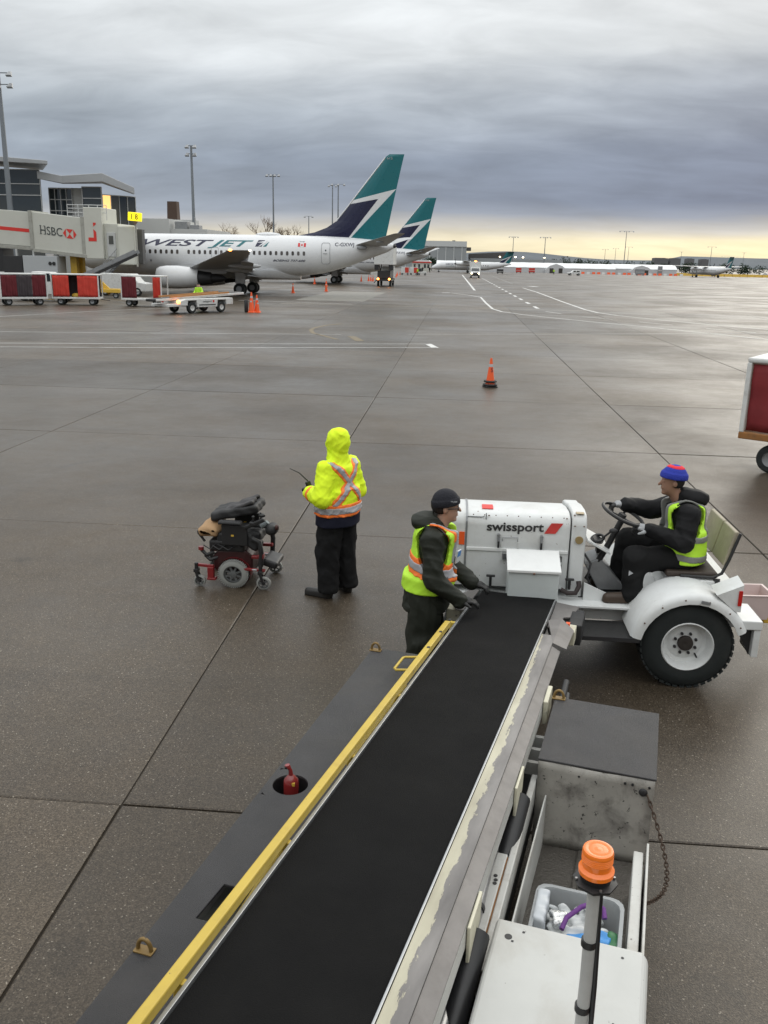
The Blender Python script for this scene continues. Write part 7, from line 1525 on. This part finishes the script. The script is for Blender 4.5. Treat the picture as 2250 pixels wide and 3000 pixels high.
# left beam of the operator bay with a lift ram below the boom
m = MB(); m.b2((DR0-.035, 3.0, .50), (DR0-.0, 4.55, .65)); m.build('frame_beam', OLDW, bl_, bevel=.006); m = MB(); m.b2((DR0-.03, 2.2, .38), (DR0-.0, 4.9, .495)); m.build('frame_channel', DARKM, bl_)
m = MB(); m.b2((DR0-.095, 2.4, .54), (DR0-.04, 3.78, .655)); m.build('side_plate', OLDW, bl_, bevel=.006); m = MB(); m.b2((DR0-.0395, 2.6, .545), (DR0-.036, 3.76, .654)); m.build('rusty_edge', RUSTY, bl_)
for z in (0, .03, .055): m = MB(); m.cyl((DR0-.068+.006*(z > .0), 3.60-z, .654), (DR0-.068+.006*(z > 0), 3.60-z, .658), .010, n=10); m.build('bolt_hole', BLACK, bl_)
m = MB(); m.tube([(-.585, 3.92, .62), (-.565, 3.3, .655), (-.55, 2.6, .70)], .036, 18); m.build('lift_ram', STEEL, bl_, smooth=60); m = MB(); m.tube([(-.586, 3.95, .618), (-.583, 3.88, .622)], .05, 18); m.build('ram_collar', DARKM, bl_, smooth=60); m = MB(); m.tube([(-.567, 3.36, .652), (-.566, 3.33, .654)], .042, 18); m.build('ram_band', DARKM, bl_, smooth=60)
for s, z in ((4.15, -.02), (3.0, 0)):
    m = MB(); m.prism([(s-.14, ZF(s)-.21), (s-.05, ZF(s)-.235), (s+.08, ZF(s)-.17), (s+.10, ZF(s)-.05), (s-.14, ZF(s)-.04)], 'x', NR+.185, NR+.20); m.build('ram_bracket', CREAMP, bl_, bevel=.004); m = MB(); m.tube([(NR+.20, s+.02, ZF(s)-.20), (NR+.19, s-.15, ZF(s)-.27), (NR+.18, s-.35, ZF(s)-.34)], .055, 12); m.build('rubber_boot', BLACK, bl_, smooth=60)
m = MB(); m.b2((NR+.185, 5.12, ZF(5)-.20), (NR+.215, 5.36, ZF(5)-.04)); m.build('hanger', CREAMP, bl_, bevel=.006)
for s in (4.95, 4.80, 4.65): m = MB(); m.b2((NR+.05, s, .58), (NR+.23, s+.03, .66)); m.build('cross_member', OLDW, bl_)
m = MB(); m.tube([(NR+.29, 5.5, .80), (NR+.28, 5.2, .72), (NR+.30, 4.9, .66), (NR+.27, 4.5, .60)], .022, 8); m.tube([(NR+.31, 5.4, .76), (NR+.33, 5.0, .68), (NR+.31, 4.6, .58)], .018, 8); m.build('hydraulic_hose', BLACK, bl_, smooth=60)
# engine cover (white box top nearest us)
ECOV = M('cover white paint', (.49, .495, .475), .5, var=.10, scale=5, dirt=.55, dirtcol=(.36, .34, .30), chips=.15, chipcol=(.10, .08, .07), chipscale=30)
E0, E1, EZ = 1.3, 3.165, .83
m = MB(); m.loft([[(-.442, E1, EZ-.03), (.160, E1, EZ-.03), (.188, E1-.02, EZ-.045), (.190, E1-.03, .40), (-.442, E1-.03, .40)], [(-.442, E0, EZ-.03), (.160, E0, EZ-.03), (.188, E0, EZ-.045), (.190, E0, .40), (-.442, E0, .40)]]); ec = m.build('engine_cover', ECOV, bl_, bevel=.02, seg=3)
m = MB(); m.b2((-.36, E1-.13, EZ-.0325), (-.35, E1-.12, EZ-.0285)); m.build('hinge_mark', DARKM, ec)
for n, s, r in ((-.375, E1-.105, .016), (-.318, E1-.060, .006), (.085, E1-.070, .006), (.07, 2.75, .005), (.05, 2.70, .004)): m = MB(); m.cyl((n, s, EZ-.047-.0), (n, s, EZ-.0285), r, n=14); m.build('hole', BLACK, ec)
# beacon on its pole
bc = thing('warning_beacon', 'orange warning beacon on a grey pole above the white engine cover', 'beacon', (0, 0, 0)); bc.rotation_euler = (0, 0, -LA)
AMB = M('orange lens', (.72, .15, .010), .22, var=.06, spec=.6, coat=.3, emit=.12, emitcol=(1, .25, .02)); POLEG = M('grey pole', (.50, .50, .485), .5, var=.08, dirt=.2)
b0, b1 = Vector((-.042, 2.50, .80)), Vector((-.042, 2.50, 1.585))
m = MB(); m.tube([b0, (b0+b1)/2+Vector((.004, 0, 0)), b1], .0215, 16); m.build('pole', POLEG, bc, smooth=60)
for f in (.36, .70): q_ = b0+(b1-b0)*f; m = MB(); m.cyl(q_-Vector((0, 0, .012)), q_+Vector((0, 0, .012)), .0255, n=16); m.build('tape_band', BLACK, bc, smooth=40)
m = MB(); m.tube([b0+Vector((.03, .0, .02)), b0+Vector((.034, 0, .2)), b0+Vector((.032, 0, .38)), b1+Vector((.02, 0, -.02))], .009, 8); m.build('cable', BLACK, bc, smooth=60)
BS = .62
def bp_(pr): return [(h*BS, r*BS) for h, r in pr]
m = MB(); m.rev(bp_([(0, .085), (.0, .112), (.016, .115), (.022, .085)]), tuple(b1), (0, 0, 1), 8); m.build('base_plate', BLACK, bc, smooth=30); m = MB(); m.rev(bp_([(.02, .078), (.05, .080), (.055, .07)]), tuple(b1), (0, 0, 1), 28); m.build('base', BLACK, bc, smooth=40)
m = MB(); m.rev(bp_([(.05, .076), (.062, .091), (.085, .092), (.095, .078), (.10, .074), (.125, .076), (.135, .079), (.14, .081), (.145, .078), (.150, .081), (.155, .078), (.160, .081), (.165, .078), (.170, .081), (.175, .078), (.180, .081), (.19, .080), (.20, .076), (.203, .060), (.199, .05), (.203, .04), (.199, .025), (.203, .012), (.203, .001)]), tuple(b1), (0, 0, 1), 40); m.build('lens', AMB, bc, smooth=40)
for a in (20, 200, 110, 290): m = MB(); m.cyl(b1+Vector((math.cos(R(a))*.062, math.sin(R(a))*.062, .012)), b1+Vector((math.cos(R(a))*.062, math.sin(R(a))*.062, .018)), .0045, n=8); m.build('screw', STEEL, bc)
# plastic crate with odds and ends
TUBP = M('clear grey plastic', (.40, .42, .43), .35, var=.06, alpha=.62, spec=.5)
cb_ = thing('plastic_crate', 'clear plastic crate full of odds and ends in front of the engine cover', 'crate', (0, 0, 0)); cb_.rotation_euler = (0, 0, -LA)
def rr_ring(cx, cy, hx, hy, z, r=.06): 
    return [(cx+sx_*(hx-r)+r*math.cos(R(a)), cy+sy_*(hy-r)+r*math.sin(R(a)), z) for sx_, sy_, a0 in ((1, 1, 0), (-1, 1, 90), (-1, -1, 180), (1, -1, 270)) for a in (a0, a0+30, a0+60, a0+90)]
m = MB(); c = (-.125, 3.46); m.loft([rr_ring(*c, .175, .26, .285), rr_ring(*c, .195, .285, .535), rr_ring(*c, .21, .30, .54), rr_ring(*c, .21, .30, .552), rr_ring(*c, .192, .282, .552), rr_ring(*c, .17, .255, .295)]); m.build('shell', TUBP, cb_, smooth=40)
def blob(name, label, cat, n, s, z, h, mat, rot=0, w=.02): 
    t = thing(name, label, cat, (n*math.cos(LA)+s*math.sin(LA), -n*math.sin(LA)+s*math.cos(LA), z), -LA+rot)
    sdf_obj('body', lambda x, y, z_: rbox(x, y, z_, (0, 0, h[2]), h, min(h)*.5)+wob(x, y, z_, 45, n*9)*w, (-h[0]-.05, -h[1]-.05, -.05), (h[0]+.05, h[1]+.05, 2*h[2]+.05), .009, mat, t); return t
WRAP = M('clear wrap', (.55, .57, .57), .3, var=.15, scale=20); BLUEP = M('blue packet', (.06, .27, .62), .4, var=.1); FOIL = M('crumpled foil', (.62, .63, .63), .18, .9, var=.2, scale=60, bump=1.0, bscale=55)
blob('plastic_bag', 'large crumpled clear plastic bag lying in the crate', 'bag', -.13, 3.58, .43, (.13, .11, .035), WRAP, .2); blob('foil_ball', 'crumpled shiny foil ball in the crate', 'foil', -.205, 3.57, .495, (.038, .042, .026), FOIL, .4, .012)
blob('blue_packet', 'blue and white packet left of the pole in the crate', 'packet', -.115, 3.49, .475, (.045, .03, .02), BLUEP, .3, .006); blob('blue_packet', 'blue packet right of the pole in the crate', 'packet', -.005, 3.53, .475, (.045, .035, .02), BLUEP, -.2, .006); blob('green_packet', 'dark green packet in the crate corner', 'packet', .045, 3.53, .475, (.025, .05, .02), M('green packet', (.03, .16, .06), .45), 0, .006)
blob('paper_roll', 'pale clouded plastic roll at the left of the crate', 'roll', -.295, 3.60, .475, (.030, .11, .045), M('pale film roll', (.52, .55, .58), .4, var=.08), 0, .004); blob('brown_box', 'brown cardboard piece in the crate', 'box', .01, 3.45, .44, (.06, .04, .03), TAN, .1, .004)
t = thing('purple_strap', 'purple woven strap looped over the crate behind the beacon pole', 'strap', (0, 0, 0)); t.rotation_euler = (0, 0, -LA); m = MB(); m.tube([(-.185, 3.47, .55), (-.17, 3.53, .57), (-.11, 3.60, .59), (-.05, 3.64, .60), (-.01, 3.62, .59), (0, 3.58, .57)], .012, 8); m.build('webbing', M('purple webbing', (.13, .035, .20), .7, var=.3, scale=40), t, smooth=60)
# chain hanging from the stained wall to the ground
ch = thing('rusty_chain', 'rusty thin chain hanging from the deck corner beside the operator bay', 'chain', (0, 0, 0)); ch.rotation_euler = (0, 0, -LA)
RUST = M('rust', (.075, .05, .035), .8, var=.3); pts = []
for k in range(34):
    f = k/33; pts.append((.155+.04*f+.12*math.sin(f*math.pi), 4.465-.35*f, .70-.42*f-.14*math.sin(f*math.pi)))
for k in range(33):
    a, b = Vector(pts[k]), Vector(pts[k+1]); d = (b-a); mid_ = (a+b)/2; up = Vector((0, 0, 1)) if k % 2 else Vector((1, 0, 0)); sd = d.normalized().cross(up).normalized(); ll = []
    for i in range(10):
        an = 2*math.pi*i/10; ll.append(mid_+d*.72*math.cos(an)+sd*.011*math.sin(an))
    m = MB(); m.tube(ll, .004, 5, True); m.build('link', RUST, ch, smooth=60)
# end of an orange cone at the lower right corner
cone(1.42, 2.42, 'orange cone tip at the lower right corner of the view', .62)
